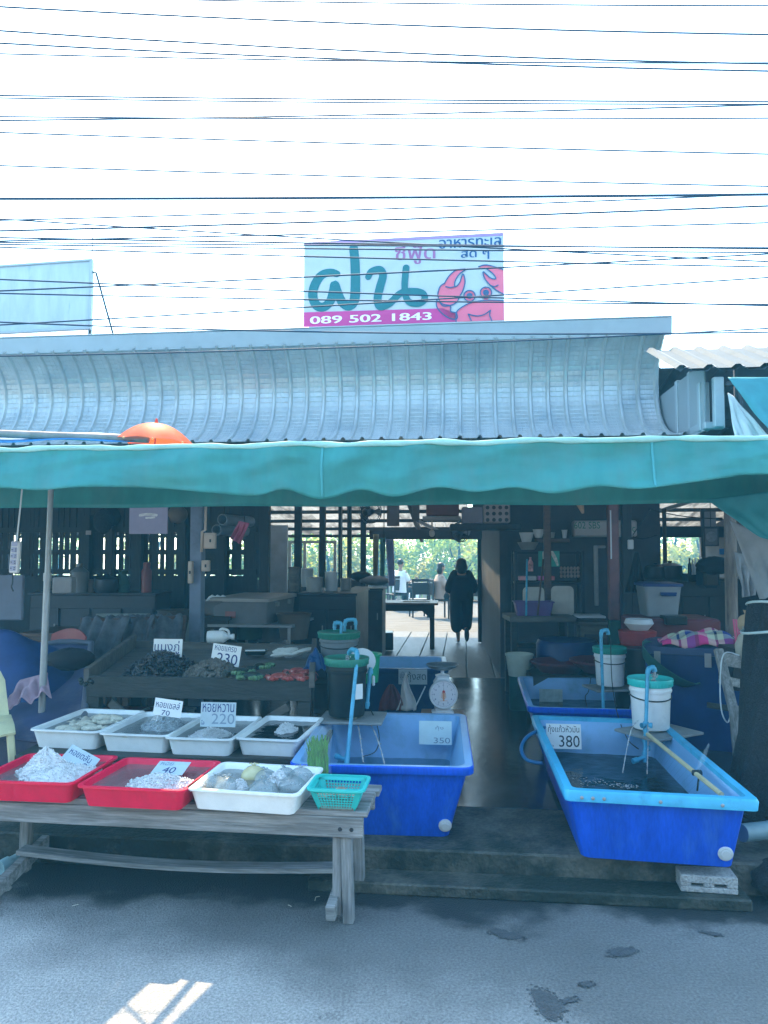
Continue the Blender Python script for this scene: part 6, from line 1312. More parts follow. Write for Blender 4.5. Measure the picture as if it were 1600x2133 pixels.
# ---- dim clutter on the dining side
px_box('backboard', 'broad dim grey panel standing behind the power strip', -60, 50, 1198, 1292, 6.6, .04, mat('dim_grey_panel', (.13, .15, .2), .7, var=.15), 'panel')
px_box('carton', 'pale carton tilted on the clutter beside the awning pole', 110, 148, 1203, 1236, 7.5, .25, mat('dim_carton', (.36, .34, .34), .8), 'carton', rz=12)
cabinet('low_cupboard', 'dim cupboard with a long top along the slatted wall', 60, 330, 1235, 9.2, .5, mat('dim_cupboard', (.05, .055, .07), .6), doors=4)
def plastic_chair(label, u, v, d, rz, m, grp):
    p = at(u, v, d); o = thing('plastic_chair', label, 'chair', (p.x, p.y, FZ), R(rz), grp)
    g = MB(); g.grid(lambda a, b: ((a - .5) * .44, (b - .5) * .42, .42 + .015 * math.cos(a * 6.28)), 10, 8, .012); g.obj('seat', m, o)
    g = MB(); g.grid(lambda a, b: ((a - .5) * (.42 - .04 * b), .2 + .09 * b + .03 * math.cos((a - .5) * 3.1), .43 + .42 * b), 10, 8, .012); g.obj('backrest', m, o)
    for sx in (-1, 1):
        for sy in (-1, 1): g = MB(); g.bar((sx * .19, sy * .18, .42), (sx * .22, sy * .21, 0), .035, .035); g.obj('leg', m, o)
        g = MB(); g.tube([(sx * .21, .25, .65), (sx * .22, .0, .63), (sx * .22, -.17, .6), (sx * .21, -.18, .42)], .018, 8, smooth=3); g.obj('armrest', m, o)
    return o
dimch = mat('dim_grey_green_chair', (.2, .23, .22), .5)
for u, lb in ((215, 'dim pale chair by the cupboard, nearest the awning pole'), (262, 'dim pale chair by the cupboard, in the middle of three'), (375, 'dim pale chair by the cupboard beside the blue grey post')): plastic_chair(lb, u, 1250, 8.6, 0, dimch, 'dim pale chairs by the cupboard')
for i, (u, lb) in enumerate(((238, 'grey cloth draped over a chair near the awning pole'), (285, 'grey cloth draped over a chair between its two neighbours'), (338, 'grey cloth draped over a chair next to the blue grey post'))):
    p = at(u, 1240, 7.2 + .1 * i); chair((p.x, p.y, FZ), R(170 + 15 * i), lb.replace('grey cloth draped over a', 'dark wooden') .replace('chair near', 'chair under its cloth near').replace('chair between', 'chair under its cloth between').replace('chair next', 'chair under its cloth next'), wood_brown, 'wooden chairs under cloths')
    g = MB(); rn = random.Random(i); ph = rn.uniform(0, 6)
    g.grid(lambda a, b: (-.23 + .46 * a + .02 * math.sin(b * 9 + ph), .26 * math.sin((b - .5) * 2.2) + .02 * math.sin(a * 22 + ph), .98 - .95 * abs(b - .5) ** 1.2 * (1 + .12 * math.sin(a * 13 + ph)) + .012 * math.sin(a * 30)), 30, 24, .004)
    g.obj('draped_cloth', grey_cloth, None, lb, 'cloth', 'grey cloths over the chairs', smooth=180, loc=(p.x, p.y - .2, FZ), rz=R(170 + 15 * i))
p = at(130, 1300, 6.6); o = thing('red_chair', 'red plastic chair seen from behind in the dim dining corner', 'chair', (p.x, p.y, FZ), R(-30))
g = MB(); g.grid(lambda a, b: ((a - .5) * .46, .05 * math.cos((a - .5) * 3) + .06 * b, .4 + .5 * b - .06 * (2 * a - 1) ** 2 * b), 12, 10, .012); g.obj('backrest', red_bright, o)
g = MB(); g.box((0, -.2, .41), (.44, .42, .02)); g.obj('seat', red_bright, o)
for sx in (-1, 1):
    for y in (-.36, .02): g = MB(); g.box((sx * .19, y, .2), (.035, .035, .4)); g.obj('leg', red_bright, o)
# dark blue tarp mound and the tub with cloths, at the frame's edge
g = MB(); p = at(20, 1300, 6.0); g.grid(lambda a, b: ((a - .5) * 1.7, (b - .5) * 1.0, .95 * math.sin(math.pi * a) ** .7 * math.sin(math.pi * b) ** .7 + .03 * math.sin(a * 17 + b * 13)), 30, 20, .004); g.obj('tarp_mound', mat('dark_blue_tarp', (.012, .04, .16), .6, var=.3), None, 'big mound covered with dark blue tarp behind the awning pole', 'tarp', smooth=180, loc=(p.x, p.y, FZ - .01))
bt_m = mat('slate_blue_fibreglass', (.06, .075, .16), .5, var=.25, scale=3, dirt=(.14, .14, .18), dscale=2)
pc = at(95, 1430, 5.7); o = thing('fibreglass_tub', 'large slate blue fibreglass tub with a pale lip holding cloths, beside the awning pole', 'tub', (pc.x - .0, pc.y + .0, FZ), R(-14))
g = MB()
def tubf(a, b):
    q = at(-140 + 330 * a, 1355 - 14 * a, 6.3) * (1 - b) + at(-330 + 500 * a, 1545, 5.05) * b
    return q + Vector((0, 0, -.1 * math.sin(math.pi * min(1, b * 1.2)) * math.sin(math.pi * a) ** .4 + .012 * math.sin(a * 17 + b * 9)))
g.grid(tubf, 40, 30, .01); g.obj('tub_liner', bt_m, o, world=True, smooth=180)
rim_pts = [tubf(0, 1)] + [tubf(0, 1 - k / 8) for k in range(1, 9)] + [tubf(k / 10, 0) for k in range(1, 11)] + [tubf(1, k / 8) for k in range(1, 9)]
g = MB(); g.tube([p_ + Vector((0, 0, .015)) for p_ in rim_pts], .026, 10); g.obj('lip', mat('slate_grey_lip', (.12, .13, .17), .5, var=.2), o, world=True, smooth=180)
g = MB()
def skirt(a, b):
    n = len(rim_pts) - 1; i = min(int(a * n), n - 1); q = rim_pts[i].lerp(rim_pts[i + 1], a * n - i); c = Vector((pc.x, pc.y, q.z)); q = q.lerp(c, .14 * b); return (q.x, q.y, q.z * (1 - b) + (FZ + .01) * b)
g.grid(skirt, 50, 4); g.grid(lambda a, b: tubf(a, 1).lerp(Vector((tubf(a, 1).x, tubf(a, 1).y + .05, FZ + .01)), b), 20, 4); g.obj('tub_side', bt_m, o, world=True, smooth=60)
drape('pink_cloth', 'crumpled pink cloth thrown over the slate blue tub', [at(42, 1418, 5.5), at(100, 1402, 5.55), at(104, 1446, 5.3), at(10, 1474, 5.2)], pink_cloth, .006, .028, nu=40, nv=40, seed=12, cat='cloth')
p = at(145, 1362, 5.7); g = MB(); g.ball((0, 0, .04), (.18, .12, .08), 16, 10, noise=.12); g.obj('dark_cloth_bundle', dark_cloth, None, 'black cloth bundle lying on the slate blue tub', 'cloth', smooth=60, loc=(p.x, p.y, p.z - .08))
p = at(178, 1432, 5.25); g = MB()
for k in range(5): g.ball((rnd.uniform(-.04, .04), rnd.uniform(-.03, .03), .02 + k * .008), .018, 8, 6)
g.obj('black_plug', black_pl, None, 'small cluster of black plugs hanging by the shellfish table corner', 'plug', loc=p)
# cream chair cut by the frame
p = gr(-55, 1690, 0); o = thing('cream_chair', 'cream plastic chair with a rounded back at the stall edge beside the red tray', 'chair', (-2.64, 4.85, FZ), R(30))
g = MB()
def bk_(a, b): x = (a - .5) * .44; return (x * (1 - .12 * b), .21 + .1 * b + .04 * math.cos(x * 6), .46 + .36 * b * (1 - .35 * (abs(a - .5) * 2) ** 4))
g.grid(bk_, 14, 12, .014); g.obj('backrest', cream_pl, o, smooth=60)
g = MB(); g.grid(lambda a, b: ((a - .5) * .46, (b - .5) * .45, .46 + .012 * math.cos(a * 6.28) - .03 * max(0, (.25 - b)) * 4), 12, 12, .014); g.obj('seat', cream_pl, o, smooth=60)
for sx in (-1, 1):
    for sy in (-1, 1): g = MB(); g.bar((sx * .2, sy * .19, .45), (sx * .24, sy * .23, 0), .045, .045); g.obj('leg', cream_pl, o, bev=.008)
# pale drain pipe under the bench
g = MB(); a = gr(0, 1808, .06); b = gr(62, 1775, .08); g.tube([a, b], .03, 14); g.tube([a, a.lerp(b, .3)], .038, 14); g.tube([a.lerp(b, .8), b], .036, 14); g.obj('drain_pipe', mat('pale_aqua_pipe', (.3, .46, .5), .45, var=.15), None, 'pale aqua drain pipe under the wooden bench', 'pipe')
# ---- shelf above the passage with the spotted crate
sh0 = at(875, 1078, 9.2); sh1 = at(1065, 1088, 9.2)
px_box('hanging_shelf', 'dim shelf board slung above the passage', 938, 1085, 1091, 1104, 9.0, .35, dark_post_m, 'shelf')
a = at(1010, 1090, 8.95); b = at(1064, 1050, 8.95); o = thing('spotted_crate', 'pale crate with round dark holes on the shelf above the passage', 'crate', ((a.x + b.x) / 2, a.y + .1, a.z + .005), R(-5)); w = b.x - a.x; h = b.z - a.z
g = MB(); g.box((0, .0, h / 2), (w, .2, h)); g.obj('crate_body', mat('pale_mauve_plastic', (.34, .3, .32), .5, var=.1), o, bev=.015)
g = MB()
for i in range(4):
    for j in range(3): g.lathe([(w * .075, 0), (w * .07, -.002), (0, -.0022)], 12, (-w * .36 + i * w * .24, -.1005, h * (.16 + j * .32)), rot=(R(90), 0, 0)) if False else g.lathe([(0, .003), (w * .07, .003), (w * .075, 0)], 12, (-w * .36 + i * w * .24, -.1, h * (.16 + j * .32)), rot=(R(90), 0, 0))
g.obj('hole_pattern', dark_pl, o)
px_box('carton', 'dim mauve carton on the shelf beside the spotted crate', 963, 1006, 1056, 1090, 9.0, .25, mat('dim_mauve_carton', (.2, .19, .25), .7, var=.15), 'carton')
px_box('shrine_shelf', 'pale narrow shelf with dark red sides hung from the roof', 880, 960, 1075, 1083, 9.4, .25, mat('pale_shelf_board', (.42, .4, .42), .6), 'shelf')
px_box('shrine_box', 'dark red box standing on the pale narrow shelf', 888, 956, 1046, 1074, 9.42, .2, mat('dark_red_lacquer', (.16, .05, .05), .5), 'box')
px_box('hanging_cloth', 'brown cloth strip hanging from the roof over the passage', 806, 832, 1050, 1096, 9.8, .015, mat('dim_brown_cloth', (.2, .16, .16), .9), 'cloth')
px_box('hanging_cloth', 'narrow brown cloth strip hanging beside the pale shelf', 858, 874, 1050, 1083, 9.8, .015, mat('dim_brown_cloth', (.2, .16, .16), .9), 'cloth')
p = at(900, 1108, 10.2); g = MB(); g.tube([(0, 0, .35), (0, 0, .06)], .01, 8); g.ball((0, 0, 0), (.04, .04, .05), 12, 8); g.obj('hanging_bulb', mat('unlit_bulb', (.55, .52, .48), .3), None, 'unlit bulb hanging over the passage', 'lamp', loc=(p.x, p.y, p.z - .02))
def fan(label, u, v, d, r, rz):
    p = at(u, v, d); o = thing('wall_fan', label, 'fan', p, rz)
    g = MB()
    for k in range(3): g.tube([(r * math.cos(t * .2618), -.03 + .03 * k if k != 1 else -.03, r * math.sin(t * .2618)) for t in range(24)], .006, 6, closed=True) if k != 1 else None
    for k in range(14): t = k * math.pi / 14; g.tube([(-r * math.cos(t), -.03, -r * math.sin(t)), (0, -.06, 0), (r * math.cos(t), -.03, r * math.sin(t))], .003, 4)
    g.obj('cage', gun, o, smooth=180)
    g = MB()
    for k in range(3): t = k * 2.094; g.grid(lambda a, b: ((.05 + .8 * r * a) * math.cos(t + (b - .5) * .7), .01 + .05 * (b - .5), (.05 + .8 * r * a) * math.sin(t + (b - .5) * .7)), 4, 4, .004)
    g.ball((0, 0, 0), (.05, .04, .05), 10, 8); g.obj('blades', mat('grey_fan_blade', (.2, .24, .3), .4), o); g = MB(); g.ball((0, .09, 0), (.07, .1, .07), 12, 8); g.bar((0, .12, 0), (0, .12, .3), .03, .03); g.obj('motor', gun, o)
fan('fan hung under the roof near the dark posts', 772, 1066, 10.4, .16, R(30)); fan('fan above the opening lintel beside the passage wall', 960, 1108, 11.5, .15, R(-40))
# ---- kitchen side
def shelf_rack(u0, u1, v0, v1, d):
    a = at(u0, v1, d); b = at(u1, v0, d); w = b.x - a.x; zt = b.z; o = thing('steel_rack', 'dark steel rack of kitchen goods against the partition', 'rack', ((a.x + b.x) / 2, a.y, FZ), R(-5))
    for sx in (-1, 1):
        for y in (0, .36): g = MB(); g.box((sx * w / 2, y, (zt - FZ) / 2), (.035, .035, zt - FZ)); g.obj('upright', gun, o)
    for z in (.45, at(0, 1215, d).z - FZ, zt - FZ - .02): g = MB(); g.box((0, .18, z), (w, .38, .025)); g.obj('shelf', gun, o)
    return o
shelf_rack(1076, 1212, 1148, 1330, 8.9)
for u0, u1, v0, v1, m_, lb in ((1081, 1097, 1200, 1209, mat('pack_pink', (.6, .3, .36), .5), 'pink striped packet on the rack shelf nearest the passage'), (1100, 1118, 1200, 1209, mat('pack_grey', (.45, .45, .5), .5), 'grey packet on the rack shelf between the pink ones'), (1121, 1135, 1200, 1209, mat('pack_magenta', (.6, .14, .4), .5), 'magenta packet on the rack shelf'), (1146, 1156, 1200, 1209, mat('pack_red', (.6, .2, .25), .5), 'small red and blue packet at the end of the packet row')):
    px_box('packet', lb, u0, u1, v0, v1, 8.88, .1, m_, 'packet', group='packets on the rack')
p = at(1105, 1190, 8.95); g = MB(); g.lathe([(0, 0), (.035, 0), (.035, .1), (.014, .14), (.014, .17), (0, .17)], 14); g.obj('sauce_bottle', mat('red_white_bottle', (.6, .25, .25), .4, var=.8, scale=18), None, 'red and white sauce bottle above the packets on the rack', 'bottle', loc=p)
p = at(1187, 1205, 8.9); g = MB()
for i in range(6):
    for j in range(3): g.ball((-.1 + i * .04, 0, .03 + j * .045), (.019, .019, .024), 8, 6)
g.obj('egg_tray', mat('brown_eggs', (.36, .25, .22), .6), None, 'stack of brown eggs in trays on the rack shelf', 'eggs', loc=p)
a = at(1122, 1180, 8.55); b = at(1165, 1148, 8.55); o = thing('green_poster', 'small green picture card with pale figures pinned on the rack', 'poster', ((a.x + b.x) / 2, a.y, a.z), R(-4)); w = b.x - a.x; h = b.z - a.z
g = MB(); g.box((0, 0, h / 2), (w, .006, h)); g.obj('card', mat('green_card', (.04, .28, .22), .5, var=.2, scale=20), o); g = MB(); g.strip([(-w * .25, h * .9), (-w * .2, h * .5), (-w * .12, h * .15)], [.03, .05, .02], -.004); g.strip([(w * .15, h * .9), (w * .3, h * .5), (w * .4, h * .1)], [.04, .04, .02], -.004); g.obj('pale_figures', mat('pale_print', (.5, .48, .42), .5, var=.4, scale=30), o)
px_box('post_board', 'dark square timber standing before the steel rack', 1135, 1147, 1050, 1256, 8.5, .06, wood_brown, 'timber')
# cutting boards, purple basin, wooden table
kt = thing('kitchen_table', 'brown wooden table with the purple basin before the steel rack', 'table', (0, 0, 0)); a = at(1062, 1290, 8.1); b = at(1200, 1290, 8.1)
g = MB(); g.box(((a.x + b.x) / 2, a.y + .25, a.z), (b.x - a.x, .55, .06)); g.obj('table_top', wood_tray, kt, bev=.006)
for x in (a.x + .05, b.x - .05):
    for y in (.05, .46): g = MB(); g.box((x, a.y + y, (a.z - .03 + FZ) / 2), (.06, .06, a.z - .03 - FZ)); g.obj('leg', wood_dark, kt)
for u, v, w, h, lb in ((1112, 1284, .24, .33, 'cream cutting board behind the purple basin, nearer the passage'), (1172, 1284, .25, .34, 'cream cutting board leaning behind the end of the kitchen table')):
    p = at(u, v, 8.42); g = MB(); g.rr([(w / 2, h / 2, .05, -.008), (w / 2, h / 2, .05, .008)]); g.v = [Vector((q.x, q.z, q.y + h / 2)) for q in g.v]; g.obj('cutting_board', board_cream, None, lb, 'cutting board', 'cutting boards on the kitchen table', loc=p, rz=R(-4))
p = at(1117, 1285, 8.12); o = thing('purple_basin', 'translucent purple basin on the brown kitchen table', 'basin', (p.x, p.y + .16, p.z), R(-4)); g = tub(.44, .3, .16, .03, .004, .012, .01); g.obj('basin_shell', purple_pl, o)
for u, lb in ((1098, 'blue broom handle leaning in front of the cutting board'), (1122, 'brown stick leaning in front of the cutting board')): wire('broom_handle', lb, [at(u - 2, 1282, 8.05), at(u + (0 if u < 1110 else 10), 1165, 8.3)], .011, pvc if u < 1110 else wood_brown, 'stick', sm=0)
p = at(1182, 1395, 7.9); g = MB(); g.lathe([(0, 0), (.3, 0), (.31, .02), (.32, .3), (.325, .32), (.32, .34), (.32, .62), (.3, .66), (.0, .66)], 36); g.obj('blue_drum', bluedrum, None, 'large dark blue drum below the kitchen table', 'drum', loc=(p.x, p.y, FZ))
for u, v, d, r, m_, lb in ((1082, 1407, 7.6, .135, mat('cream_green_pail', (.45, .52, .45), .45), 'cream pail on the floor by the rear tank'),):
    p = at(u, v, d); g = MB(); g.lathe([(0, 0), (r * .8, 0), (r, .2), (r * 1.05, .2), (r * 1.05, .22), (r * .97, .22), (r * .78, .02), (0, .02)], 28); g.obj('pail', m_, None, lb, 'pail', loc=p)
    g = MB(); g.lathe([(r * .8, FZ - p.z), (r * .8, 0), (0, 0)], 20); g.obj('upturned_tub', green_paint, None, 'dull green tub under the cream pail', 'tub', loc=p)
p = at(1165, 1402, 7.4); g = MB(); g.lathe([(0, 0), (.17, 0), (.27, .1), (.28, .1), (.28, .12), (.25, .11), (.16, .02), (0, .02)], 30); g.obj('red_basin', red_dark, None, 'maroon basin on the rim behind the rear tank', 'basin', loc=(p.x, p.y, p.z))
p = at(1255, 1400, 7.2); g = MB(); g.lathe([(0, 0), (.17, 0), (.3, .1), (.31, .1), (.31, .12), (.28, .11), (.16, .02), (0, .02)], 30); g.obj('red_basin', red_dark, None, 'maroon basin behind the green lidded pail', 'basin', loc=(p.x, p.y, p.z))
g = MB(); a = at(1212, 1402, 7.3); g.box((0, .1, (a.z - FZ) / 2), (1.0, .5, a.z - FZ)); g.obj('low_plinth', wood_dark, None, 'low dark plinth carrying the maroon basins', 'plinth', loc=(a.x, a.y, FZ))
# wall shelf with bowls
px_box('wall_shelf', 'dark red shelf with bowls and bottles on the partition', 1118, 1186, 1122, 1130, 8.9, .2, wood_brown, 'shelf')
for i, (u, v, d, r, h, m_, lb) in enumerate(((1122, 1120, 8.95, .07, .1, enamel, 'stack of pale cups on the red shelf near the passage'), (1097, 1130, 9.0, .09, .12, enamel, 'pale hanging ladle bowl beside the red shelf'), (1100, 1145, 8.9, .13, .09, steel, 'round steel bowl hung under the red shelf'), (1150, 1121, 8.9, .04, .07, steel, 'small steel cup in the middle of the red shelf'), (1176, 1121, 8.9, .035, .1, enamel, 'small bottle at the end of the red shelf'))):
    p = at(u, v, d); g = MB(); g.lathe([(0, 0), (r * .6, 0), (r, h), (r * .95, h), (r * .5, .01), (0, .01)], 18); g.obj('bowl', m_, None, lb, 'bowl', loc=p)
# white long case with green lettering
a = at(1203, 1118, 9.3); b = at(1262, 1084, 9.3); o = thing('lettered_case', 'white long case lettered in green behind the brown post', 'case', ((a.x + b.x) / 2 + .17, a.y, a.z), R(-6)); w = b.x - a.x + .42; h = b.z - a.z
g = MB(); g.box((0, .1, h / 2), (w, .2, h)); g.obj('case_body', mat('dim_white_case', (.45, .45, .46), .5, var=.08), o, bev=.02); g = MB(); g.text('602 SBS', -w * .49, -w * .08, h * .5, h * .92, -.0025); g.obj('lettering', mat('green_letter', (.02, .2, .13), .5), o)
g = MB(); g.text('25c', w * .28, w * .47, h * .3, h * .75, -.0025); g.obj('lettering', mat('green_letter', (.02, .2, .13), .5), o)
px_box('shelf_strip', 'perforated pale steel strip standing behind the brown post', 1239, 1246, 1136, 1262, 8.6, .03, steel, 'strip'); px_box('shelf_strip', 'short pale steel bar across the top of the perforated strip', 1246, 1262, 1136, 1142, 8.6, .03, steel, 'strip')
px_box('white_tray_shelf', 'pale flat tray on the small bench behind the brown post', 1205, 1262, 1283, 1288, 8.0, .3, enamel, 'tray'); 
p = at(1240, 1295, 8.1); table('small_bench', 'small grey bench beside the brown post', (p.x, p.y + .15, FZ), R(-4), .34, .3, p.z - FZ, wood_tray, .04)
# kitchen counter under the window
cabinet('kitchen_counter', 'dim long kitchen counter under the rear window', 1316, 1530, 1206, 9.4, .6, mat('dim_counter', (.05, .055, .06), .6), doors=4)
for u, v, r, lb in ((1368, 1186, .17, 'fan cage leaning in the kitchen window beside the curtain'), (1405, 1188, .19, 'larger fan cage leaning in the kitchen window centre')):
    p = at(u, v, 9.5); g = MB(); g.tube([(r * math.cos(t * .2618), 0, r * math.sin(t * .2618)) for t in range(24)], .006, 6, closed=True)
    for k in range(8): t = k * math.pi / 8; g.tube([(-r * math.cos(t), 0, -r * math.sin(t)), (r * math.cos(t), 0, r * math.sin(t))], .003, 4)
    g.obj('fan_cage', gun, None, lb, 'fan cage', 'fan cages in the kitchen window', smooth=180)
for u, v, r, lb in ((1366, 1205, .13, 'dark kettle shape in front of the fan cage by the curtain'), (1396, 1206, .15, 'dark cooking pot in front of the larger fan cage')):
    p = at(u, v, 9.3); g = MB(); g.lathe([(0, 0), (r * .9, 0), (r, r * .3), (r * .95, r * 1.1), (r * .5, r * 1.3), (.02, r * 1.35), (.03, r * 1.5), (0, r * 1.52)], 20); g.obj('cooking_pot', gun, None, lb, 'pot', loc=p)
for i, (u, h, m_) in enumerate(((1437, .2, black_pl), (1443, .18, enamel), (1449, .2, white_pl), (1455, .19, enamel), (1461, .21, white_pl))):
    p = at(u, 1197, 9.0); g = MB(); g.lathe([(0, 0), (.022, 0), (.022, h * .6), (.01, h * .75), (.01, h), (0, h)], 12); g.obj('bottle', m_, None, 'dark bottle at the start of the bottle row on the kitchen caddy' if i == 0 else ['pale bottle second in the caddy row', 'white bottle in the middle of the caddy row', 'pale bottle fourth in the caddy row', 'white tall bottle at the end of the caddy row'][i - 1], 'bottle', 'bottles in the kitchen caddy', loc=p)
px_box('caddy', 'black caddy carrying the row of bottles', 1432, 1470, 1195, 1212, 9.0, .2, black_pl, 'caddy'); px_box('black_machine', 'black kitchen appliance beside the bottle caddy', 1468, 1500, 1180, 1225, 8.6, .3, black_pl, 'appliance', bev=.03)
p = at(1488, 1178, 8.4); g = MB(); g.ball((0, 0, .06), (.2, .12, .1), 16, 10, noise=.08); g.obj('cloth_heap', dark_cloth, None, 'dark cloth heaped on the black appliance', 'cloth', loc=(p.x, p.y, p.z - .06))
a = at(1466, 1138, 8.8); b = at(1496, 1098, 8.8); o = thing('framed_picture', 'dark framed oval picture hanging in the kitchen window', 'picture', ((a.x + b.x) / 2, a.y, a.z), R(-5)); w = b.x - a.x; h = b.z - a.z
g = MB(); g.box((0, 0, h / 2), (w, .02, h)); g.obj('frame', dark_pl, o, bev=.004); g = MB(); g.box((0, -.011, h / 2), (w * .8, .004, h * .84)); g.obj('mount', mat('dim_grey_mount', (.09, .1, .12), .5), o); g = MB(); g.lathe([(0, .002), (.06, .001), (.062, 0)], 24, (0, -.0135, h / 2), rot=(R(90), 0, 0)); g.obj('oval', mat('dim_oval', (.16, .17, .19), .5, var=.4, scale=30), o)
g = MB(); g.tube([(0, 0, h), (0, 0, h + .35)], .004, 5); g.obj('hanging_wire', gun, o)
px_box('hanging_sheet', 'dim pale paper hanging above the framed picture', 1468, 1491, 1066, 1097, 8.85, .006, mat('dim_paper', (.2, .2, .22), .7), 'paper')
px_box('blue_notice', 'small bright blue notice in the kitchen window', 1499, 1517, 1143, 1155, 10.9, .01, mat('blue_notice', (.02, .2, .6), .5), 'notice')
# tied wires
for pts, lb in (([at(1350, 1060, 8.2), at(1420, 1075, 8.2), at(1510, 1082, 8.2)], 'dark cord stretched under the roof over the kitchen'), ([at(1318, 1115, 7.9), at(1335, 1090, 7.9), at(1355, 1062, 8.1)], 'dark cord running up from the kitchen post'), ([at(1318, 1118, 7.9), at(1340, 1122, 7.9), at(1370, 1114, 7.9)], 'slack dark cord between kitchen post and curtain')): wire('electric_cord', lb, pts, .006, black_pl, 'cord')
for u, v0, v1, d, lb in ((800, 1050, 1130, 9.6, 'thin dark wire hanging over the passage'), (713, 1050, 1208, 9.8, 'pale thin rod hanging before the dark posts'), (727, 1050, 1200, 9.9, 'thin hanging rod beside the pale one')): wire('hanging_rod', lb, [at(u, v0 - 30, d), at(u - (4 if u == 713 else 0), v1, d)], .006, gun if u != 713 else steel, 'rod', sm=0)
a = at(1316, 1170, 8.0); drape('apron', 'dark apron hanging on the post in the kitchen', [at(1322, 1150, 8.0), at(1330, 1150, 8.0), at(1347, 1235, 7.95), at(1303, 1235, 7.95)], dark_cloth, seed=15, cat='apron'); px_box('timer', 'small pale timer box on the kitchen post', 1309, 1320, 1124, 1144, 8.15, .04, enamel, 'timer')
# tub with blue lid, bowl, red chests, blue chest
a = at(1350, 1285, 7.2); b = at(1424, 1222, 7.2); o = thing('storage_tub', 'cloudy plastic storage tub with blue lid and handle in the kitchen', 'storage tub', ((a.x + b.x) / 2, a.y + .2, a.z), R(-6)); w = b.x - a.x; h = b.z - a.z
g = MB(); g.rr([(w / 2 - .03, .17, .03, 0), (w / 2, .2, .03, h)]); g.obj('tub_body', clear_tub, o); g = MB(); g.rr([(w / 2 + .015, .215, .03, h), (w / 2 + .015, .215, .03, h + .025), (w / 2 - .03, .18, .03, h + .035)]); g.obj('lid', bluedrum, o)
g = MB(); g.tube([(-.02, -.2, h * .75), (-.02, -.225, h * .72), (.11, -.225, h * .72), (.11, -.2, h * .75)], .009, 8); g.box((.045, -.205, h * .78), (.15, .02, .02)); g.obj('handle', bluedrum, o)
px_box('red_chest', 'big dull red chest under the storage tub', 1330, 1500, 1290, 1420, 7.0, .6, red_dark, 'chest', bev=.02)
p = at(1331, 1312, 6.85); g = MB(); g.lathe([(0, 0), (.08, 0), (.13, .06), (.115, .1), (.11, .1), (.12, .06), (.07, .012), (0, .012)], 24); g.obj('white_bowl', enamel, None, 'white rounded bowl on the red pot', 'bowl', loc=(p.x, p.y, p.z))
p = at(1328, 1342, 6.85); g = MB(); g.lathe([(0, 0), (.15, 0), (.17, .12), (.15, .13), (0, .13)], 28); g.obj('red_pot', red_bright, None, 'red pot lid under the white bowl', 'pot', loc=p)
p = at(1335, 1400, 6.75); g = MB(); g.lathe([(0, FZ - p.z), (.2, FZ - p.z), (.24, -.1), (.25, .2), (.24, .23), (0, .24)], 32); g.obj('black_drum', black_pl, None, 'big black drum behind the turquoise lidded pail', 'drum', loc=p)
p = at(1378, 1405, 6.2); g = MB(); g.lathe([(0, 0), (.1, .01), (.2, .06), (.26, .14), (.27, .14), (.21, .05), (.1, 0), (0, -.01)], 30, rot=(R(20), R(30), 0)); g.obj('round_basket', green_paint, None, 'dull green round basket tilted by the blue chest', 'basket', loc=p)
px_box('black_bin', 'small black container on the red chest before the tub', 1388, 1432, 1284, 1302, 6.95, .2, black_pl, 'container')
a = at(1408, 1500, 6.0); b = at(1535, 1352, 6.0); o = thing('blue_chest', 'dark blue cool chest with grey lid carrying the plaid cloth', 'cool chest', ((a.x + b.x) / 2 + .05, 6.35, FZ), R(-22)); zt2 = b.z - FZ
g = MB(); g.rr([(.36, .3, .03, 0), (.38, .32, .03, zt2 - .06)]); g.obj('chest_body', bluedrum, o); g = MB(); g.rr([(.4, .34, .03, zt2 - .055), (.4, .34, .03, zt2), (.36, .3, .03, zt2 + .012)]); g.obj('lid', mat('slate_lid', (.035, .06, .15), .45), o)
for x in (-.28, .1): g = MB(); g.box((x, -.34, zt2 - .09), (.05, .02, .11)); g.obj('latch', pan_m, o)
def plaid():
    m = bpy.data.materials.new('plaid_cloth'); m.use_nodes = True; t = m.node_tree; N = t.nodes; L = t.links; b = N['Principled BSDF']; b.inputs['Roughness'].default_value = .9
    tc = N.new('ShaderNodeUVMap') if False else N.new('ShaderNodeTexCoord'); sp_ = N.new('ShaderNodeSeparateXYZ'); L.new(tc.outputs['Generated'], sp_.inputs[0])
    def ramp(src, sc, cols):
        m1 = N.new('ShaderNodeMath'); m1.operation = 'MULTIPLY'; m1.inputs[1].default_value = sc; L.new(src, m1.inputs[0]); m2 = N.new('ShaderNodeMath'); m2.operation = 'FRACT'; L.new(m1.outputs[0], m2.inputs[0])
        cr = N.new('ShaderNodeValToRGB'); cr.color_ramp.interpolation = 'CONSTANT'; e = cr.color_ramp.elements
        while len(e) < len(cols): e.new(.5)
        for k, (p_, c_) in enumerate(cols): e[k].position = p_; e[k].color = c_ + (1,)
        L.new(m2.outputs[0], cr.inputs[0]); return cr.outputs[0]
    ca_ = ramp(sp_.outputs['X'], 2.2, [(0, (.6, .03, .22)), (.25, (.5, .55, .4)), (.45, (.01, .02, .06)), (.52, (.5, .55, .4)), (.68, (.03, .05, .28)), (.9, (.01, .02, .06))])
    cb_ = ramp(sp_.outputs['Y'], 2.0, [(0, (.65, .05, .25)), (.3, (.55, .6, .48)), (.5, (.02, .03, .1)), (.6, (.04, .06, .3)), (.85, (.6, .6, .5))])
    mx = N.new('ShaderNodeMix'); mx.data_type = 'RGBA'; mx.inputs[0].default_value = .4; L.new(ca_, mx.inputs[6]); L.new(cb_, mx.inputs[7]); L.new(mx.outputs[2], b.inputs['Base Color']); return m
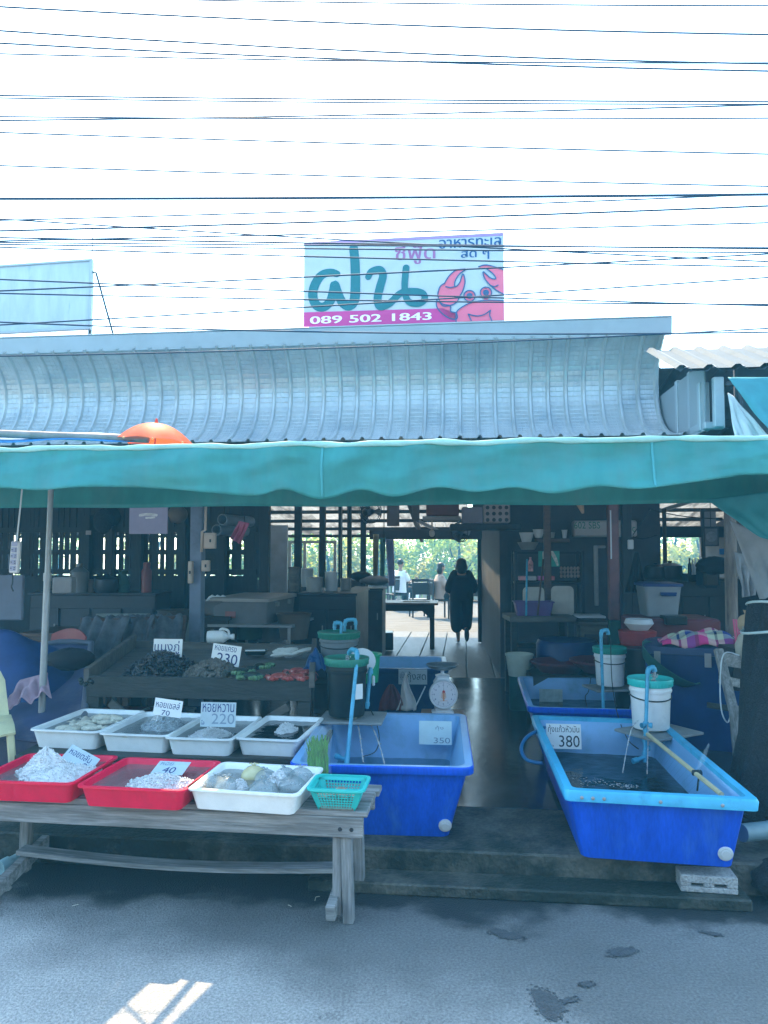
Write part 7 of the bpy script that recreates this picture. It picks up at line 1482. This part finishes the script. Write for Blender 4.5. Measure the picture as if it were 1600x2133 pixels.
pcx = at(1485, 1345, 5.95); g = MB(); g.grid(lambda a, b: ((a - .5) * .62, (b - .5) * .36, .015 + .13 * (math.sin(math.pi * a) ** .6) * (math.sin(math.pi * b) ** .5) * (.55 + .5 * a) + .016 * math.sin(a * 15 + b * 7) + .01 * math.sin(b * 19 - a * 6)), 40, 26, .006); g.obj('plaid_cloth', plaid(), None, 'bright pink, blue and cream plaid cloth crumpled on the blue chest', 'cloth', smooth=180, loc=(pcx.x, 6.2, FZ + zt2 + .006), rz=R(-14))
# wooden frame chair and sacks
wf0 = at(1495, 1355, 5.2); o = thing('wooden_chair_frame', 'weathered wooden chair frame standing askew by the blue chest', 'chair frame', (0, 0, 0))
g = MB(); g.bar(at(1496, 1352, 5.3), at(1528, 1480, 5.1), .06, .035); g.obj('back_post', wood_greyz, o, bev=.004); g = MB(); g.bar(at(1528, 1470, 5.1), at(1540, 1600, 5.0), .06, .04); g.obj('leg', wood_greyz, o, bev=.004); g = MB(); g.bar(at(1600, 1390, 5.6), at(1570, 1600, 5.4), .05, .04); g.obj('leg', wood_greyz, o, bev=.004)
for v0, v1, h in ((1372, 1385, .09), (1415, 1432, .06)): g = MB(); g.bar(at(1500, v0, 5.28), at(1580, v1, 5.5), .03, h); g.obj('back_rail', wood_grey, o, bev=.004)
g = MB(); g.bar(at(1518, 1475, 5.12), at(1580, 1485, 5.5), .3, .04); g.obj('seat', wood_dark, o, bev=.004)
wire('cord', 'thin pale cord looping down beside the chair frame', [at(1540, 1365, 5.2), at(1508, 1362, 5.2), at(1500, 1420, 5.15), at(1503, 1480, 5.1), at(1515, 1505, 5.1), at(1522, 1490, 5.1)], .0045, enamel, 'cord')
for u, v, d, rx, rz_, m_, lb in ((1558, 1300, 5.45, .075, .075, mat('tan_sack', (.45, .34, .22), .8, var=.3), 'tan torn paper bag on the sacks by the net bundle'), (1557, 1352, 5.4, .085, .13, sack_m, 'pale knotted plastic sack below the tan bag')):
    p = at(u, v, d); g = MB(); g.ball((0, 0, rz_), (rx, rx * .8, rz_), 18, 12, noise=.06); g.tube([(0, 0, rz_ * 1.8), (.01, 0, rz_ * 2.2)], [.02, .045], 8); g.obj('sack', m_, None, lb, 'sack', smooth=70, loc=(p.x, p.y, p.z - rz_))
px_box('sack_stand', 'dark crate supporting the sacks beside the net bundle', 1530, 1600, 1352, 1440, 5.45, .3, dark_pl, 'crate')
# round wooden post of the kitchen corner
p = at(1522, 1200, 6.3); rough_post = mat('peeled_log', (.2, .17, .15), .85, var=.4, scale=4, stretch=(6, 6, .8), bump=.3, dirt=(.07, .06, .06), dscale=3)
g = MB(); g.tube([(p.x + .01, p.y, .05), (p.x, p.y, 1.2), (p.x + .015, p.y, 2.7)], [.055, .05, .047], 14, smooth=4); g.obj('log_post', rough_post, None, 'grey peeled log post at the kitchen corner', 'post')
p = at(1545, 1175, 6.2); g = MB(); g.lathe([(0, 0), (.028, 0), (.028, .12), (.015, .15), (.015, .17), (0, .17)], 14); g.obj('hanging_bottle', clear_tub, None, 'small bottle hung on the log post', 'bottle', loc=(p.x, p.y, p.z - .08))
for k in range(3): a = at(1528 + k * 5, 1290, 6.0); wire('pink_string', 'pink plastic string hanging beside the log post', [a, at(1534 + k * 5, 1340, 5.95)], .008, mat('pink_string_plastic', (.6, .1, .2), .5), 'string', 'pink strings by the log post', sm=0)
# large grey pipe and junk beyond the right tank
g = MB(); a = at(1545, 1735, 3.95); b = at(1660, 1722, 4.1); g.tube([a, b], .045, 16); g.obj('drain_pipe', mat('grey_aqua_pipe', (.12, .2, .24), .5, var=.25), None, 'thick grey aqua drain pipe beyond the sky blue rimmed tank', 'pipe')
p = at(1610, 1745, 3.85); g = MB(); g.ball((0, 0, .1), (.16, .14, .1), 16, 10, noise=.1); g.obj('bundled_net', net_m, None, 'dark bundled net on the ground beyond the cinder block', 'net', smooth=80, loc=(p.x + .05, p.y, 0))
# lizard-like dried fish hung on the partition, seen as a tan shape
p = at(1203, 1058, 8.0); g = MB(); g.tube([(0, 0, .12), (.03, 0, .04), (.06, 0, -.06)], [.015, .04, .012], 10, smooth=4); g.obj('tan_ornament', mat('tan_dried', (.5, .33, .22), .7), None, 'tan dried ornament hanging before the partition', 'ornament', loc=p)
# litter on the wet road edge
lit = mat('pale_litter', (.55, .53, .45), .8)
for i, (u, v, L0) in enumerate(((1010, 1842, .05), (1085, 1845, .05), (1455, 1893, .04), (666, 1870, .05), (600, 1888, .025), (150, 1890, .03))):
    p = gr(u, v, .0); a = i * 1.3; z0 = .065 if u > 1000 and v < 1850 else .004
    g = MB(); g.tube([(0, 0, .003), (L0 * .5 * math.cos(a), L0 * .4 * math.sin(a), .006), (L0 * math.cos(a + .4), L0 * math.sin(a + .4), .003)], .0018, 5); g.obj('straw_bit', lit, None, ['pale straw bit on the lower step near its middle', 'pale straw bit on the lower step by the tank', 'bent straw bit on the wet road below the cinder block', 'straw bit on the road beside the bench leg', 'short straw bit on the road under the bench', 'straw bit on the road near the bench foot'][i], 'straw', loc=(p.x, p.y, z0))

# dark wet marks left on the dry road: jagged flat prints a few millimetres thick
wet_m = mat('wet_asphalt_mark', (.07, .075, .08), .5, var=.35, scale=50, bump=.5, bscale=110)
for i, (u, v, lx, ly, a, lb) in enumerate(((1054, 1948, .07, .035, -.5, 'dark oval wet mark on the road below the step'), (1296, 1984, .065, .03, .3, 'paler wet mark on the road below the cinder block'), (1140, 2092, .05, .1, .25, 'long speckled wet shoe print near the road bottom'), (1186, 2085, .035, .014, .4, 'small wet mark beside the long shoe print'), (1222, 2052, .025, .016, .2, 'tiny wet mark past the small one on the road'), (1482, 1946, .04, .014, -.4, 'thin wet mark on the road beyond the oval one'), (405, 1868, .08, .025, .1, 'dark wet blot on the road under the bench'))):
    p = gr(u, v, .0); rn = random.Random(i + 50); n = 40; g = MB()
    ring = [(k * 6.2832 / n, 1 + rn.uniform(-.16, .16) + .1 * math.sin(3 * k * 6.2832 / n + i)) for k in range(n)]
    g.slab([(lx * q * math.cos(t), ly * q * math.sin(t)) for t, q in ring], 0, .0015)
    for k in range(46): t = rn.uniform(0, 6.28); q = rn.uniform(.9, 1.45); c = (lx * q * math.cos(t), ly * q * math.sin(t)); r_ = rn.uniform(.002, .007); g.slab([(c[0] + r_ * math.cos(w_) * rn.uniform(.6, 1), c[1] + r_ * math.sin(w_) * rn.uniform(.6, 1)) for w_ in (0, 1, 2.1, 3.1, 4.2, 5.2)], 0, .0012)
    g.obj('wet_footprint', wet_m, None, lb, 'wet mark', 'wet marks on the road', smooth=0, loc=(p.x, p.y, .003), rz=a)

# ---- more of the dim clutter in the dining corner
def turned(name, label, cat, u, v, d, prof, m, group=None):
    p = at(u, v, d); g = MB(); g.lathe(prof, 18); return g.obj(name, m, None, label, cat, group, loc=p)
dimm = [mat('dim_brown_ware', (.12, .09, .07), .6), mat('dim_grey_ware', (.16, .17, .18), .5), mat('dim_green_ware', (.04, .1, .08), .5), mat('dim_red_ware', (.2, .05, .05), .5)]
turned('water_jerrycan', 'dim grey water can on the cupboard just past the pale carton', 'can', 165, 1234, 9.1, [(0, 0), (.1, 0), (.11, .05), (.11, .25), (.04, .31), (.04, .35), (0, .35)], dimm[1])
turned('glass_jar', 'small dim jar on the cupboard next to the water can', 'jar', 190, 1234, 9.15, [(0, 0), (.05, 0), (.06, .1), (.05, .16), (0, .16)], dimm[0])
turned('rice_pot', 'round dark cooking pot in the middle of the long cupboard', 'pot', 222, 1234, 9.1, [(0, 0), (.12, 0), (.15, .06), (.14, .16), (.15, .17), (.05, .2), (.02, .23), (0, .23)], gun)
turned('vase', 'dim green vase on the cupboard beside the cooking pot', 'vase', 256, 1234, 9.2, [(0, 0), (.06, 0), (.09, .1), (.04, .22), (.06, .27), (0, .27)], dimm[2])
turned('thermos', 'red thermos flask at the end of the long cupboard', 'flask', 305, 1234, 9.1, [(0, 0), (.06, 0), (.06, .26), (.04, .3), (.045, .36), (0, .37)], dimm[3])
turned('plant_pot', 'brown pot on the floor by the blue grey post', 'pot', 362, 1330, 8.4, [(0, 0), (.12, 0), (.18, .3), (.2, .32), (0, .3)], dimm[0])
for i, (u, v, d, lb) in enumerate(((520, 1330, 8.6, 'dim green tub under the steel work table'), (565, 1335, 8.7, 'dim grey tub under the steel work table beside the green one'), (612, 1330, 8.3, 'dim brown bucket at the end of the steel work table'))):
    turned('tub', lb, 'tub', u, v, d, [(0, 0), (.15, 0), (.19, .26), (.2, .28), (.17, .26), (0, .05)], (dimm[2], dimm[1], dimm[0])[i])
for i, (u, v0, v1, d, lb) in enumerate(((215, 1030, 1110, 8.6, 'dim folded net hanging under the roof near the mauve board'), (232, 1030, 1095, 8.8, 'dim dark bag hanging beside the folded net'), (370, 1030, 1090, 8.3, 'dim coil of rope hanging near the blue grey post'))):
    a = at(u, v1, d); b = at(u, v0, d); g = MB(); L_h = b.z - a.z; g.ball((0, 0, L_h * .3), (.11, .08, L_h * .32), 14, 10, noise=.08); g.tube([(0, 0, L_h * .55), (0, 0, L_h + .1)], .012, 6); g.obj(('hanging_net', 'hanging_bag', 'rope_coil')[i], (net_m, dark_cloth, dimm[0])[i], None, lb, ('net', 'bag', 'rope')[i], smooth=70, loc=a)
for i, (u, d, lb) in enumerate(((190, 8.0, 'dim dark dining table in front of the long cupboard'), (330, 9.4, 'dim dark dining table beside the slatted wall near the blue grey post'))):
    p = at(u, 1290, d); table('dining_table', lb, (p.x, p.y, FZ), R(-6), 1.2, .7, .75, wood_brown)
px_box('calendar', 'small pale calendar pinned on the slatted wall', 178, 190, 1105, 1114, 10.1, .01, mat('dim_calendar', (.35, .33, .36), .7), 'calendar')
# ================================================================ added blue haze that lifts the shadows, standing in for lens veil
def added_haze():
    m = bpy.data.materials.new('veil_haze'); m.use_nodes = True; t = m.node_tree; N = t.nodes
    for n in list(N):
        if n.type == 'BSDF_PRINCIPLED': N.remove(n)
    v = N.new('ShaderNodeVolumePrincipled'); v.inputs['Color'].default_value = HAZE_COL + (1,); v.inputs['Density'].default_value = HAZE; v.inputs['Anisotropy'].default_value = 0
    t.links.new(v.outputs[0], N['Material Output'].inputs['Volume'])
    g = MB(); g.box((0, 25, 2.2), (150, 140, 13)); g.obj('added_haze', m, kind='stuff', smooth=0, org=False)
HAZE, HAZE_COL = .0068, (.12, .6, 1.0)
added_haze()
